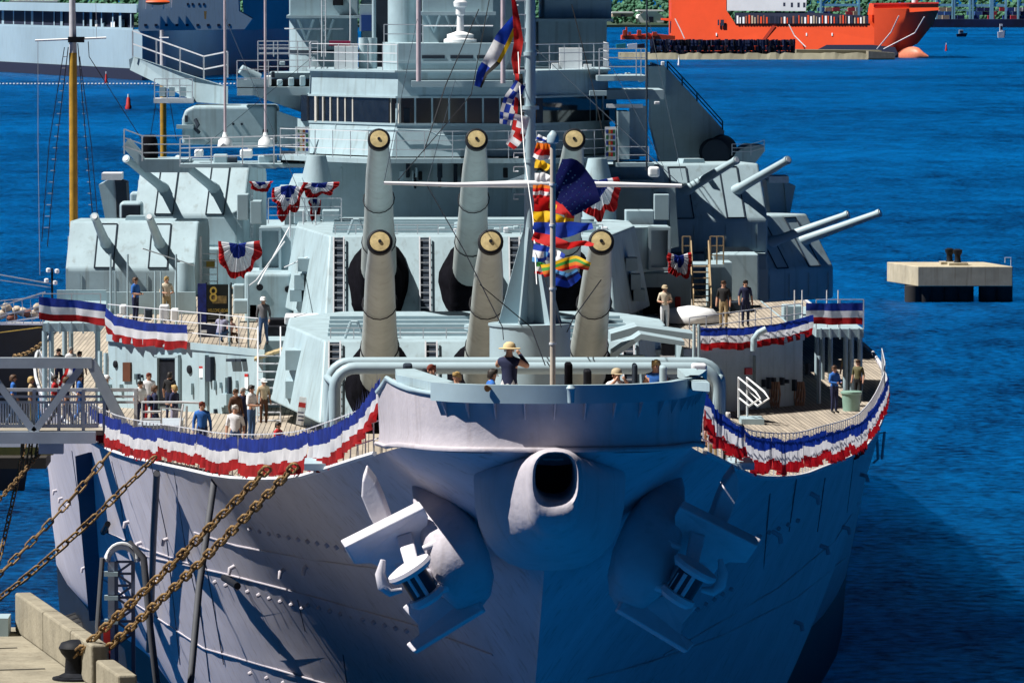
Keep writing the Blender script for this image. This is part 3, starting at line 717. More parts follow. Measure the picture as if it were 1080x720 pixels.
for x in (384, 392): pcyl(br, 'ladder_drum', GREYB, x, 40, 76, 6, 117, 12)
# central armoured tower above the bridge
ct = part(ship, 'conning_tower')
mb = MB()
prf = [Vector((W(x, 60, 113.5).x, y, 0)) for x, y in ((404, 118), (404, 115.2), (420, 113.2), (533, 113.2), (546, 115.2), (546, 118))]
def cring(z, o=0): return [Vector((p.x, p.y - o, z)) for p in prf]
mb.loft([cring(W(470, 90, 113).z), cring(W(470, 46, 113).z)]); mb.build('tower_wall', GREY, ct)
mb = MB(); mb.loft([cring(W(470, 67, 113).z, .06), cring(W(470, 64.5, 113).z, .06)]); mb.build('tower_band', GREYB, ct)
mb = MB(); mb.pbox(434, 85.5, 541, 92, 110.9, 2.4); lip = mb.build('tower_lip', GREYB, ct)
for x in (457, 487, 515): pb(ct, 'vision_slot', STRIP, x - 12, 58.5, x + 12, 62, 113.17, .05)
mb = MB(); c = W(485.5, 45, 114.6); mb.lathe([(.62, 0), (.62, .12), (.5, .16), (.5, .3), (.3, .36), (.14, .42), (.12, 1.0), (.17, 1.05), (.17, 1.3), (.24, 1.34), (.26, 1.5), (.14, 1.62)], (c.x, 114.6, c.z), (0, 0, 1), 18); mb.build('periscope', WHITE, ct, smooth=35)
pcyl(ct, 'tower_drum', GREY, 441 - 14, -60, 46, 18, 118, 28)
pb(ct, 'upper_box', GREY, 446, -50, 520, 13, 116, 4); pb(ct, 'upper_wall', GREY, 446, 16, 520, 46, 117, 3); pb(ct, 'upper_platform', GREYB, 443, 12.6, 523, 16.4, 115.4, 4)
for x in (450, 470, 500):
    mb = MB(); mb.tube([W(x, 16, 115.6), W(x + 8, 34, 116.9)], .05, 5); mb.tube([W(x + 14, 16, 115.6), W(x + 8, 34, 116.9)], .05, 5); mb.build('platform_strut', GREYB, ct)
mb = MB(); mb.tube([W(446, 27.5, 115.4), W(520, 27.5, 115.4)], .03, 5); mb.build('yard_bar', RAILM, ct)
prail(ct, [(405, 46), (446, 46)], 114, nr=2, h=.7, step=1)
# fire-control towers left and right of it
ft = part(ship, 'fire_control_tower')
pb(ft, 'tower_block', GREY, 305, -60, 378, 17.5, 125, 6, .06); pb(ft, 'platform_floor', GREYB, 302, 16.5, 382, 19.5, 124.2, 7)
a = W(341, 76, 126.5); z1 = W(341, 19, 126.5).z; mb = MB(); mb.cyl((a.x, 127.6, a.z), (a.x, 127.6, z1), 1.35, 1.35, 24); mb.build('tower_drum', GREY, ft, smooth=40)
for x0, x1 in ((314, 323), (331, 323), (352, 345), (338, 345)):
    mb = MB(); mb.tube([W(x0, 20, 125), W(x1, 42, 126.2)], .06, 5); mb.build('platform_strut', GREYB, ft)
mb = MB(); mb.tube([W(300, 30.5, 124.4), W(362, 30.5, 124.4)], .03, 5); mb.build('yard_bar', RAILM, ft)
mb = MB(); mb.cyl((a.x, 127.6, W(341, 56, 126.5).z), (a.x, 127.6, W(341, 53, 126.5).z), 1.4, 1.4, 24); mb.build('drum_band', STRIP, ft, smooth=40)
for x in (339.5, 343.5): pole(ft, 'ladder_pole', RAILM, x, -5, 60, .7, 124.0)
mb = MB()
for i in range(12): mb.tube([W(339.5, -4 + i * 5.2, 124.0), W(343.5, -4 + i * 5.2, 124.0)], .018, 4)
stuff(mb.build('ladder_rungs', RAILM, ft))
pole(ft, 'whip_antenna', RAILM, 369.5, -5, 46, .8, 123); pb(ft, 'optic_box', DARK, 351, -5, 362, 6, 124.6, .4)
ft2 = part(ship, 'fire_control_tower')
pb(ft2, 'tower_block', GREY, 574, -70, 645, 22, 132, 8, .06); pb(ft2, 'tower_base', GREY, 568, 22, 640, 76, 133, 8); pb(ft2, 'platform_floor', GREYB, 565, 20, 647, 23, 131.4, 8)
pb(ft2, 'dark_gap_box', STRIP, 396, -14, 409, 76, 122, 3); pb(ft2, 'blue_panel', mat('deep_blue_paint', (.01, .05, .22), .5), 381, 16, 392, 33, 121.9, .1); pb(ft2, 'side_box', GREY, 379, 5, 395, 33, 122, 2); pcyl(ft2, 'pipe_trunk', GREYB, 394.5, -12, 40, 2.2, 121, 10)  # first box: plain dark filling of the gap beside the drum
# main tower: continued far above the picture, placed to shade the right superstructure
mt_ = part(ship, 'main_tower')
pb(mt_, 'tower_block', GREY, 381, -380, 556, 76, 128, 11, .06); pb(mt_, 'unseen_tower_top', GREY, 360, -470, 580, -380, 126.5, 14, .06)
for y in (-120, -250): pb(mt_, 'unseen_tower_platform', GREYB, 370, y - 5, 567, y, 126.8, 13)
# whip antennas and poles
an = part(ship, 'antenna_set')
for x, yb, r, s, base in ((237.5, 148, 1.5, 116, 1), (280, 148, 1.4, 117, 1), (441.5, 86, 2.6, 110.6, 0), (530.5, 88, 2.6, 110.6, 0), (682, 180, 1.0, 108, 0)):
    pole(an, 'whip_antenna', mat('pink_grey_fibreglass', (.52, .43, .47), .5) if x != 682 else STRIP, x, -130, yb, r, s, .85)
    if base:
        c = W(x, yb, s); mb = MB(); mb.lathe([(.30, -.25), (.26, .0), (.12, .12), (.07, .3)], c, (0, 0, 1), 12); mb.build('antenna_base', WHITE, an, smooth=40)

# ---------------------------------------------------------------- left wing structures
lw = part(ship, 'signal_platform')
pb(lw, 'platform_floor', GREYB, 250, 92, 338, 101, 118, 5); pb(lw, 'platform_floor', GREYB, 284, 77, 337, 83, 119.5, 4)
pb(lw, 'platform_bulkhead', GREY, 250, 84, 283, 93, 118, .1)
prail(lw, [(250, 92), (283, 92)], 117.9, nr=3, h=1.0, step=.9); prail(lw, [(272, 77), (335, 77)], 119.4, nr=5, h=1.2, step=.7)
prail(lw, [(272, 60), (305, 60)], 121.0, nr=4, h=.6, step=.5)
pb(lw, 'under_gear', DARK, 284, 84, 334, 92, 119, 2); 
for k in range(6): pb(lw, 'signal_lamp', random.choice((WHITE, GREYB, STRIP)), 256 + k * 12, 84 - (k % 3) * 2, 262 + k * 12, 91, 118.6, .6, .05)
mb = MB(); mb.tube([W(254, 73, 118.4), W(272, 84, 118.6)], [.18, .26], 12); mb.build('searchlight', GREYB, lw, smooth=50)
mb = MB(); mb.ext([W(268, 101, 119), W(338, 101, 119), W(338, 128, 119), W(322, 120, 119)], (0, 2, 0)); mb.build('platform_bracket', GREY, lw)
# big rounded deckhouse on the left
mb = MB(); a, b = W(192, 153, 120), W(293, 112, 120)
rr = []
for y in (120, 120.4, 124): 
    rr.append([Vector((a.x, y, a.z)), Vector((b.x, y, a.z)), Vector((b.x, y, b.z - .05)), Vector((b.x - .15, y, b.z)), Vector((a.x + .45, y, b.z)), Vector((a.x + .12, y, b.z - .14)), Vector((a.x, y, b.z - .5))])
mb.loft(rr); o = mb.build('rounded_house', GREY, lw); 
bv = o.modifiers.new('bevel', 'BEVEL'); bv.width = .12; bv.segments = 3
for x in (246, 255): c = W(x, 131, 120); mb = MB(); mb.lathe([(.05, 0), (.05, .04)], c, (0, -1, 0), 8); mb.build('bolt_cap', STRIP, lw)
pb(lw, 'porthole_box', STRIP, 195, 122, 198, 129, 119.95, .1)
mb = MB(); mb.tube([W(206, 126, 119.9), W(209, 132, 119.8), W(206, 136, 119.8), W(210, 140, 119.9)], .08, 6); mb.build('wall_bracket', STRIP, lw)
pb(lw, 'side_step', GREYB, 186, 132, 204, 136, 119.6, .5)
mb = MB(); mb.ext([W(292, 117, 119.5), W(329, 130, 117), W(329, 160, 117), W(292, 155, 119.5)], (0, .3, 0)); mb.build('wing_screen', GREY, lw)
pb(lw, 'rail_bulkhead', GREYB, 233, 151, 283, 156, 118, .3)
prail(lw, [(190, 176), (322, 172)], (116, 115), nr=3, h=1.05, step=1.3, r=.028)
pb(lw, 'walkway', GREYB, 190, 173, 330, 177, 115.5, 4)
for x0, y0, x1, y1, m_ in ((253, 158, 266, 167, WHITE), (272, 164, 292, 178, GREYB), (296, 160, 316, 172, STRIP), (205, 158, 214, 166, WHITE), (225, 163, 240, 173, GREYB), (240, 166, 250, 174, STRIP)):
    pb(lw, 'deck_gear', m_, x0, y0, x1, y1, 117, .8, .06)
# outboard gun tub with rail at far left
mb = MB(); mb.ext([W(129, 155, 117), W(134, 148, 117), W(152, 168, 117), W(200, 168, 117), W(200, 182, 117), W(153, 182, 117)], (0, 3, 0)); mb.build('gun_tub', GREY, lw)
prail(lw, [(131, 163), (150, 170), (200, 170)], 116.9, nr=3, h=.95, step=1.3, r=.03)
mb = MB(); mb.lathe([(.30, 0), (.34, .3), (.30, .8), (.2, 1.0)], W(158, 170, 118.5), (0, 0, 1), 12); mb.build('covered_sight', CANVAS, lw, smooth=50)
# folded accommodation ramp sticking out to the left above
rm = part(ship, 'folded_ramp')
mb = MB(); mb.ext([W(136, 63, 124), W(141, 60, 124), W(201, 80, 122), W(240, 92, 121), W(240, 110, 121), (W(207, 108, 122)), W(160, 84, 123.5), W(137, 74, 124)], (0, 1.0, 0)); mb.build('ramp_girder', GREY, rm)
railing(rm, [W(140, 60, 123.8), W(165, 69, 123.4), W(190, 78, 122.9), W(215, 87, 122.4), W(240, 82, 122)], 1.0, 2, .035, 1.1)
pb(rm, 'ramp_platform', RAILM, 162, 104, 204, 109, 121.5, 1.4); prail(rm, [(163, 104), (203, 104)], 121.4, nr=3, h=.75, step=.55)
for x in (168, 178, 190): pb(rm, 'platform_fitting', GREYB, x, 92, x + 6, 102, 121.6, .5)
# right: same girder in shadow, radar drum, outboard tub
rm2 = part(ship, 'folded_ramp')
mb = MB(); mb.ext([W(688, 66, 131), W(704, 72, 131), W(764, 138, 131), W(760, 186, 131), W(700, 186, 131), W(686, 130, 131)], (0, 2.0, 0)); mb.build('ramp_girder', GREY, rm2)
railing(rm2, [W(704, 74, 130.9), W(735, 107, 130.9), W(762, 137, 130.9)], .35, 2, .03, 1.1, STRIP)
mb = MB(); c = W(763, 156, 129.5); mb.cyl((c.x, 129, c.z), (c.x, 130.6, c.z), .5, .5, 20); mb.cyl((c.x - .35, 128.8, c.z - .2), (c.x - .35, 130.9, c.z - .2), .55, .55, 20); mb.build('winch_drum', STRIP, rm2, smooth=40)
pb(rm2, 'side_block', GREY, 684, 70, 702, 104, 129.5, 3)
mb = MB(); mb.ext([W(770, 178, 129), W(770, 164, 129), W(790, 153, 129), W(806, 154, 129), W(807, 159, 129), W(790, 180, 129)], (0, 3, 0)); mb.build('gun_tub', GREY, rm2)
prail(rm2, [(772, 164), (792, 164), (806, 160)], 128.9, nr=3, h=.45, step=.6, r=.02)
rp = part(ship, 'signal_platform')
pb(rp, 'platform_floor', GREYB, 630, 80, 682, 85.5, 113.5, 4); prail(rp, [(632, 80), (681, 80)], 113.4, nr=3, h=1.0, step=1.4, r=.026); prail(rp, [(671, 80), (681, 80)], 113.2, nr=3, h=1.0, step=.15, r=.02)
pb(rp, 'platform_floor', GREYB, 640, 95, 700, 105, 116, 4); pb(rp, 'bracket_arm', GREYB, 622, 96, 640, 101, 113, .6)
pb(rp, 'vent_panel', GREY, 664, 112, 682, 165, 115, .4); pb(rp, 'trunk_wall', GREY, 652, 118, 664, 168, 113.5, 3); pb(rp, 'awning_bar', WHITE, 640, 110, 678, 114, 114, .3)
pb(rp, 'walkway', GREYB, 650, 172, 690, 176, 112.5, 3); prail(rp, [(652, 172), (684, 172)], 112.4, nr=2, h=.6, step=.9, r=.02)
pb(rp, 'floodlight', WHITE, 684, 176, 696, 187, 110, .5, .1); pb(rp, 'support_house', GREY, 640, 176, 700, 240, 118, 6)
# launcher boxes outboard of the mounts
for (xa, ya, xb, yb, s) in ((104, 187, 125, 232, 130), (808, 190, 829, 240, 131)):
    lc = part(ship, 'missile_launcher'); sd = -1 if xa < 500 else 1
    mb = MB(); a, b, c, d = W(xa, ya + 8 * (sd < 0), s), W(xb - 3, ya, s), W(xb + 2 * sd, yb, s), W(xa + 7, yb, s); mb.ext([a, b, c, d], (0, 3, 0)); mb.build('launcher_box', GREY, lc)
    x0 = xb - 4 if sd < 0 else xb - 2
    mb = MB(); mb.ext([W(x0, ya + 2, s - .1), W(x0 + 12, ya + 6, s - .1), W(x0 + (14 if sd < 0 else 4), yb - 2, s - .1), W(x0 + 4, yb, s - .1)], (0, 2.4, 0)); mb.build('launcher_face', STRIP if sd < 0 else GREY, lc)
    mb = MB(); mb.pbox(xa + 3, ya - 4, xb + 3, ya + 3, s - .2, 2); mb.build('launcher_top', RAILM, lc)
pb(up2, 'ready_locker', GREYB, 126, 213, 150, 233, 124, 1.4, .15); pb(up2, 'ready_locker', GREYB, 137, 203, 158, 222, 127, 1.4, .1); pb(up2, 'locker_front', STRIP, 128, 216, 148, 231, 123.97, .1, .1)

# ---------------------------------------------------------------- clutter on the first deck
dg_ = part(ship, 'deck_fittings')
pb(dg_, 'splinter_shield', GREY, 112, 308, 206, 331, 103, .25); pb(dg_, 'splinter_shield', GREY, 60, 306, 112, 322, 108, .25)
for x in (117, 122, 135, 164, 170, 186): pole(dg_, 'stanchion', GREYB, x, 268 + (x % 3) * 9, 345, 1.3, 96)
for k, (x0, y0, x1, y1, s_, m_) in enumerate(((168, 322, 178, 338, 94, RAILM), (180, 326, 188, 339, 93, WHITE), (152, 326, 160, 338, 95, STRIP), (246, 316, 262, 331, 98, GREYB), (262, 320, 272, 336, 99, STRIP), (283, 336, 300, 351, 91, DARK), (246, 300, 258, 316, 104, GREYB), (126, 322, 133, 332, 97, WHITE))):
    pb(dg_, 'ready_locker', m_, x0, y0, x1, y1, s_, .8, .05)
for x in (242, 262): pole(dg_, 'awning_post', GREYB, x, 300, 372, 1.1, 83.8 + (262 - x) * .04)
mb = MB(); mb.tube([W(262, 302, 84.4), W(270, 296, 88), W(300, 255, 96)], .03, 5); mb.build('awning_line', RAILM, dg_)
for pts in ([(305, 240), (272, 300)], [(350, 260), (300, 282)], [(205, 280), (150, 262)]): mb = MB(); mb.tube([W(*pts[0], 97), W(*pts[1], 95)], .025, 4); mb.build('awning_line', RAILM, dg_)
pb(dg_, 'house_block', GREY, 674, 288, 729, 345, 103, 5, .05); pb(dg_, 'red_extinguisher', REDM, 712, 313, 718, 330, 102.85, .15, .03)
pb(dg_, 'dark_opening', DARK, 678, 303, 700, 344, 102.97, .05); pb(dg_, 'side_door', GREYB, 794, 284, 810, 318, 117.6, .1)
mb = MB(); a = W(728, 338, 97); mb.lathe([(.2, 0), (1.0, .05), (1.05, .25), (.8, .5), (.1, .62)], (a.x, 97, DZ1 + .02), (0, 0, 1), 20); mb.build('boat_cover', WHITE, dg_, smooth=60)
pb(dg_, 'ready_locker', STRIP, 770, 318, 792, 344, 104, 1, .05); pb(dg_, 'ready_locker', GREYB, 826, 322, 846, 340, 102, 1, .05); pb(dg_, 'house_block', GREY, 752, 268, 800, 344, 112, 6, .05)
for x in (838, 846, 872, 884): pole(dg_, 'stanchion', RAILM, x, 306, 345, .9, 95)

# ---------------------------------------------------------------- small fittings over the superstructure
ff = part(ship, 'fixtures')
mb = MB(); mb.tube([W(332, 137, 116.1), W(420, 137, 111.75), W(452, 138, 111.75), W(462, 143, 111.75), W(500, 143, 111.75)], .035, 5); mb.build('wall_pipe', GREYB, ff)
mb = MB(); mb.tube([W(354, 131, 115.0), W(354, 150, 114.9)], .03, 5); mb.build('wall_pipe', GREYB, ff)
rz = random.Random(11)
for k in range(26):                                     # gear standing under the bridge gallery
    x = rz.uniform(345, 640); w = rz.uniform(1.5, 6); h = rz.uniform(6, 22); y = rz.uniform(186, 204)
    pb(ff, 'gallery_gear', rz.choice((GREYB, STRIP, DARK, GREY, STRIP)), x, y - h, x + w, y, 113.2 + rz.random(), .5, .03)
for k in range(16):                                     # roof gear of turret two
    x = rz.uniform(350, 640); w = rz.uniform(3, 9); h = rz.uniform(3, 8)
    pb(ff, 'roof_gear', rz.choice((GREYB, GREY, RAILM)), x, 246 - h, x + w, 246, 93.4 + rz.random() * 3, .5, .04)
for k in range(12):
    x = rz.uniform(250, 300) if k % 2 else rz.uniform(645, 705); y = rz.uniform(60, 180)
    pb(ff, 'junction_box', rz.choice((GREYB, STRIP, RAILM)), x, y, x + rz.uniform(3, 6), y + rz.uniform(3, 7), 117.5 + 4 * rz.random(), .3, .03)
# low house left of turret two with two round openings
pb(ff, 'low_house', GREY, 258, 288, 308, 348, 99, 4, .12)
for x, y in ((274, 303), (304, 305)):
    c = W(x, y, 98.98); mb = MB(); mb.lathe([(.12, 0), (.12, .03)], c, (0, -1, 0), 14); mb.build('round_opening', DARK, ff)
pb(ff, 'table_canopy', RAILM, 300, 334, 336, 342, 90, 2.2, .04); pb(ff, 'dark_bench', DARK, 282, 344, 302, 356, 90.4, 1.2, .03)
for x in (303, 333): pole(ff, 'canopy_leg', GREYB, x, 342, 362, 1.0, 90.2)
# chock with roller at each deck edge near the bow
for sd in (-1, 1):
    d = 15.4; x = sd * (bd(d) + .05); mb = MB(); mb.box(x - .28, d - .9, zd(d) + .10, x + .22, d + .6, zd(d) + .24); mb.build('edge_chock', GREYB, ff)
# wire aerials and halyards
for a, b in (((440, 20, 111), (405, 193, 26)), ((531, 20, 111), (719, 196, 26)), ((238, 20, 116), (330, 236, 100)), ((682, 10, 108), (720, 190, 90)), ((330, 60, 118), (190, 175, 116)), ((480, 85, 111), (450, 195, 26)), ((640, 60, 114), (700, 176, 108))):
    mb = MB(); mb.tube([W(*a), W(*b)], .010, 4); mb.build('wire_aerial', STRIP, ff)
for x in (306, 320, 333): pole(ff, 'rail_post', RAILM, x, 222, 250, .8, 101)
# ---------------------------------------------------------------- foredeck: pipe arch, pole mast, jackstaff
pa = part(ship, 'handling_arch')
for s, xo, yo, r in ((16, 0, 0, .125), (17.6, -6, -6, .11)):
    pts = []
    L_, R_, T_ = 353 + xo, 757 + (3 if xo else 0), 388 + yo
    pts.append(W(L_, 466, s))
    for k in range(7):
        a = math.pi / 2 * k / 6; pts.append(W(L_ + 22 * (1 - math.cos(a)), T_ + 22 - 22 * math.sin(a), s))
    for k in range(7):
        a = math.pi / 2 * k / 6; pts.append(W(R_ - 24 + 24 * math.sin(a), T_ + 24 - 24 * math.cos(a), s))
    pts.append(W(R_, 466, s))
    mb = MB(); mb.tube(pts, r, 12); mb.build('arch_pipe', GREYB, pa, smooth=60)
mb = MB(); mb.tube([W(352, 404, 16), W(345, 398, 17.6)], .08, 8); mb.build('arch_tie', GREYB, pa, smooth=60)
mb = MB(); mb.tube([W(757, 404, 16), W(760, 398, 17.6)], .08, 8); mb.build('arch_tie', GREYB, pa, smooth=60)
mb = MB(); mb.tube([W(345, 460, 17.6), W(350, 412, 17.4)], .07, 8); mb.build('arch_brace', GREYB, pa, smooth=60)

pm = part(ship, 'pole_mast'); MS = 25.0; mx = W(559, 340, MS).x
zt_ = W(559, 343, MS).z
mb = MB(); mb.cyl((mx, MS, zd(MS) - .1), (mx, MS, zt_), .90, .90, 32); mb.build('mast_drum', GREYB, pm, smooth=40)
mb = MB(); mb.cyl((mx, MS, zt_), (mx, MS, zt_ + .05), .93, .93, 32); mb.build('drum_rim', GREYB, pm, smooth=40)
mb = MB(); mb.tube([(mx, MS, zt_), (mx, MS, W(0, 237, MS).z), (mx, MS, W(0, -150, MS).z)], [.18, .13, .11], 16); mb.build('mast_pole', GREYB, pm, smooth=50)
zg = W(0, 240, MS).z
for ang in range(0, 360, 60):
    d = Vector((math.cos(R(ang + 8)), math.sin(R(ang + 8)), 0)); sd = Vector((-d.y, d.x, 0)) * .02; c = Vector((mx, MS, 0))
    mb = MB(); mb.ext([c + d * .1 + Vector((0, 0, zt_ + .04)) + sd, c + d * .72 + Vector((0, 0, zt_ + .04)) + sd, c + d * .13 + Vector((0, 0, zg)) + sd], -sd * 2); mb.build('mast_gusset', GREYB, pm)
for y, r in ((114, .20), (170, .15), (57, .15)):
    z = W(0, y, MS).z; mb = MB(); mb.cyl((mx, MS, z - .04), (mx, MS, z + .04), r, r, 16); mb.build('mast_collar', GREYB, pm, smooth=40)
for i in range(15):
    z = W(0, 1 + i * 14.6, MS).z; mb = MB(); mb.tube([(mx - .1, MS - .06, z), (mx - .36, MS - .06, z), (mx - .36, MS - .06, z - .10), (mx - .26, MS - .06, z - .10)], .016, 4); mb.build('step_rung', RAILM, pm)
# yard
a, b = W(405, 193, MS - .1), W(719, 196, MS - .1)
mb = MB(); mb.tube([a, W(480, 195, MS - .1), W(559, 194, MS - .1), W(640, 194.5, MS - .1), b], [.035, .05, .085, .06, .04], 8); mb.build('yard', WHITE, pm, smooth=60)
mb = MB(); mb.ext([W(528, 193, MS), W(553, 184, MS), W(553, 193, MS)], (0, .03, 0)); mb.build('yard_gusset', GREYB, pm); mb = MB(); mb.ext([W(565, 184, MS), W(590, 193, MS), W(565, 193, MS)], (0, .03, 0)); mb.build('yard_gusset', GREYB, pm)
def wire(parent, pts, r=.012, mt=None, name='stay_wire'):
    mb = MB(); mb.tube(pts, r, 4); return mb.build(name, mt or DARK, parent)
wire(pm, [W(450, 195, MS), W(490, 265, 22), W(530, 345, 19), W(531, 358, 18.5)]); wire(pm, [W(505, 10, MS), W(470, 90, 23), W(447, 160, 22)]); wire(pm, [W(516, 0, MS), W(497, 100, 40), W(420, 190, 60)])
wire(pm, [W(603, 5, MS), W(625, 90, 40), W(640, 160, 60)]); wire(pm, [W(634, 295, 20), W(605, 335, 18), W(598, 350, 17)]); wire(pm, [W(506, 300, 20), W(560, 345, 20), W(575, 385, 14)]); wire(pm, [W(592, 345, 16), W(560, 250, MS)])
# stub jackstaff at the very bow
js = part(ship, 'jackstaff'); JS = 1.1; jx = W(583, 400, JS).x
TANP = mat('tan_staff_paint', (.50, .44, .37), .6)
mb = MB(); mb.tube([(jx, JS, zd(JS)), (jx, JS, W(0, 150, JS).z)], .052, 10); mb.build('staff_pole', TANP, js, smooth=60)
mb = MB(); mb.lathe([(.07, 0), (.11, .02), (.11, .14), (.06, .2), (.02, .24)], (jx, JS, W(0, 152, JS).z), (0, 0, 1), 12); mb.build('staff_cap', GREYB, js, smooth=40)
for y in (195, 238, 305, 363): 
    z = W(0, y, JS).z; mb = MB(); mb.cyl((jx, JS, z - .02), (jx, JS, z + .02), .068, .068, 10); mb.build('staff_band', RAILM, js, smooth=40)
# fairlead post and rust spots on the shield, little tripod gear behind the bulwark
mb = MB(); c = W(602, 410, -.68); mb.lathe([(.06, -.12), (.07, .1), (.09, .14), (.05, .2)], (c.x, -.75, 19.4), (0, 0, 1), 10); mb.build('shield_post', GREYB, bulwark, smooth=40)
RSP = mat('rust_spot', (.22, .09, .02), .9, var=.4, vscale=30, col2=(.08, .03, .01))
for x, y, r in ((463.5, 417.5, 3.2), (514, 410, 4.2)):
    c = min((p for p in outer_b), key=lambda p: abs(p.x - W(x, y, -.2).x)); z = W(x, y, c.y).z
    mb = MB(); n_ = 11; mb.ext([(W(x, y, c.y).x + math.cos(2 * math.pi * k / n_) * r / 59 * random.uniform(.7, 1.1), c.y - .02, z + math.sin(2 * math.pi * k / n_) * r / 59 * random.uniform(.7, 1.1)) for k in range(n_)], (0, .06, 0)); mb.build('rust_stain', RSP, bulwark)
bits = part(ship, 'foredeck_gear')
for x, y, w_, h_, m_ in ((620, 400, 8, 10, DARK), (670, 398, 5, 14, STRIP), (700, 398, 7, 12, GREYB), (738, 398, 16, 14, RAILM), (430, 396, 10, 12, STRIP), (448, 398, 6, 8, DARK), (600, 395, 8, 12, CANVAS)):
    pb(bits, 'deck_gear', m_, x - w_ / 2, y - h_, x + w_ / 2, y + 25, 8 + random.random() * 3, .5, .05)
# grey deck structures right of turret one
gs = part(ship, 'breakwater_shelter')
mb = MB(); mb.ext([W(644, 352, 66), W(672, 344, 66), W(732, 352, 66), W(732, 358, 66), W(672, 352, 66), W(644, 360, 66)], (0, 2.0, 0)); mb.build('shelter_roof', GREYB, gs)
mb = MB(); mb.ext([W(646, 372, 62), W(676, 352, 62), W(722, 360, 62), W(722, 365, 62), W(676, 358, 62), W(646, 379, 62)], (0, 1.6, 0)); mb.build('shelter_roof', GREYB, gs)
pb(gs, 'shelter_wall', GREY, 652, 375, 680, 385, 63, .5); pb(gs, 'white_crate', WHITE, 697, 375, 712, 383, 62, .6); pb(gs, 'dark_reel', DARK, 698, 363, 712, 374, 62, .6)
for x in (732, 737): pole(gs, 'bollard_post', GREYB, x, 342, 382, 2, 60)
mb = MB(); mb.tube([W(795, 370, 70), W(795, 358, 70), W(800, 351, 70), W(808, 347, 70)], .1, 8); mb.build('gooseneck_vent', GREYB, gs, smooth=60)

# ---------------------------------------------------------------- bolsters on the hull
def bolster(sd):
    mb = MB(); rings = []
    for (px, py, s, rx, rz) in ((440, 492, 9.4, 6, 8), (449, 508, 8.0, 16, 16), (460, 532, 7.0, 25, 26), (473, 562, 6.4, 31, 30), (485, 594, 6.2, 33, 30), (494, 618, 6.3, 29, 24), (499, 634, 6.8, 20, 14), (501, 642, 7.4, 8, 5)):
        c = W(px, py, s); ring_ = []
        ax = Vector((.36, 0, -.93)); u = Vector((.93, 0, .36)); w = Vector((0, 1, 0))
        for q in range(22):
            a = 2 * math.pi * q / 22
            ca, sa = math.cos(a), math.sin(a)
            p = c + u * (math.copysign(abs(ca) ** .6, ca) * rx / 55) + w * (math.copysign(abs(sa) ** .6, sa) * rz / 55 * 1.5)
            ring_.append(Vector((p.x * (1 if sd < 0 else -1) + (.0 if sd < 0 else .32), p.y, p.z)))
        rings.append(ring_)
    mb.loft(rings)
    o = mb.build('hawse_bolster', BOWP, hull, smooth=70); return o
bolster(-1); bolster(1)
# ---------------------------------------------------------------- anchors
def anchor(sd):
    base = W(440, 615, 6.6); mir = lambda p: Vector((p.x if sd < 0 else -p.x + .32, p.y, p.z))
    t = empty('anchor', mir(base), 'white-lit stockless anchor on the left bow, one fluke pointing up' if sd < 0 else 'stockless anchor in deep shade on the right bow', 'anchor', 'bow anchors')
    def ext(name, pts, s, vec):
        mb = MB(); mb.ext([mir(W(q[0], q[1], s if len(q) < 3 else q[2])) for q in pts], Vector((vec[0] * (1 if sd < 0 else -1), vec[1], vec[2]))); o = mb.build(name, ANCHP, t)
        b = o.modifiers.new('bevel', 'BEVEL'); b.width = .035; b.segments = 3; return o
    ext('fluke', [(386, 497), (396, 510), (404, 528), (414, 556), (432, 598), (418, 602), (404, 572), (390, 546), (381, 524), (382, 508)], 6.55, (.02, .38, .12))
    ext('fluke_palm', [(364, 577, 5.9), (374, 595, 6.5), (392, 594, 6.5), (404, 600, 6.6), (411, 612, 6.7), (424, 606, 6.6), (436, 590, 6.5), (450, 580, 6.4), (452, 545, 5.9), (447, 535, 5.8)], 6.0, (-.10, .22, .12))
    ext('fluke_palm', [(424, 640, 6.9), (440, 658, 6.7), (442, 668, 6.6), (428, 679, 6.5), (436, 688, 6.4), (510, 643, 6.4), (502, 628, 6.6), (484, 634, 6.7), (462, 628, 6.8), (446, 622, 6.9)], 6.2, (.06, .26, -.06))
    ext('palm_web', [(418, 566, 6.1), (434, 560, 6.1), (442, 594, 5.5), (428, 600, 5.5)], 6.0, (0, .2, 0))
    u = Vector((.52 * (1 if sd < 0 else -1), .1, -.85))
    c = mir(W(431, 598, 5.2))
    mb = MB(); mb.lathe([(.30, -.06), (.44, -.02), (.46, .05), (.40, .13), (.27, .16)], c, u, 22); mb.build('crown_collar', ANCHP, t, smooth=40)
    mb = MB(); mb.cyl(c + u * .1, c + u * .72, .27, .27, 18); mb.build('crown_drum', mat('dark_anchor_iron', (.03, .035, .05), .4), t, smooth=40)
    for k in range(3):
        a = R(200 + k * 40); o_ = Vector((math.cos(a), math.sin(a), 0)) * .26
        mb = MB(); mb.tube([c + u * .14 + o_, c + u * .62 + o_], .045, 6); mb.build('drum_rib', ANCHP, t)
    mb = MB(); mb.lathe([(.26, .58), (.34, .60), (.36, .70), (.28, .78)], c, u, 22); mb.build('crown_collar', ANCHP, t, smooth=40)
    # arms curving round the crown
    for pts in (((404, 590), (401, 605), (404, 618), (412, 624), (424, 622)), ((446, 578), (462, 572), (474, 582), (472, 592), (462, 596)), ((470, 598), (480, 606), (470, 618), (458, 622))):
        P_ = [mir(W(x, y, 5.7)) for x, y in pts]
        mb = MB(); mb.tube(P_, [.05, .10, .12, .10, .05][:len(P_)], 10); mb.build('crown_arm', ANCHP, t, smooth=60)
    mb = MB(); mb.tube([mir(W(440, 612, 5.4)), mir(W(468, 600, 7.0)), mir(W(485, 590, 8.6))], .2, 12); mb.build('shank', ANCHP, t, smooth=60)
    return t
anchor(-1); anchor(1)

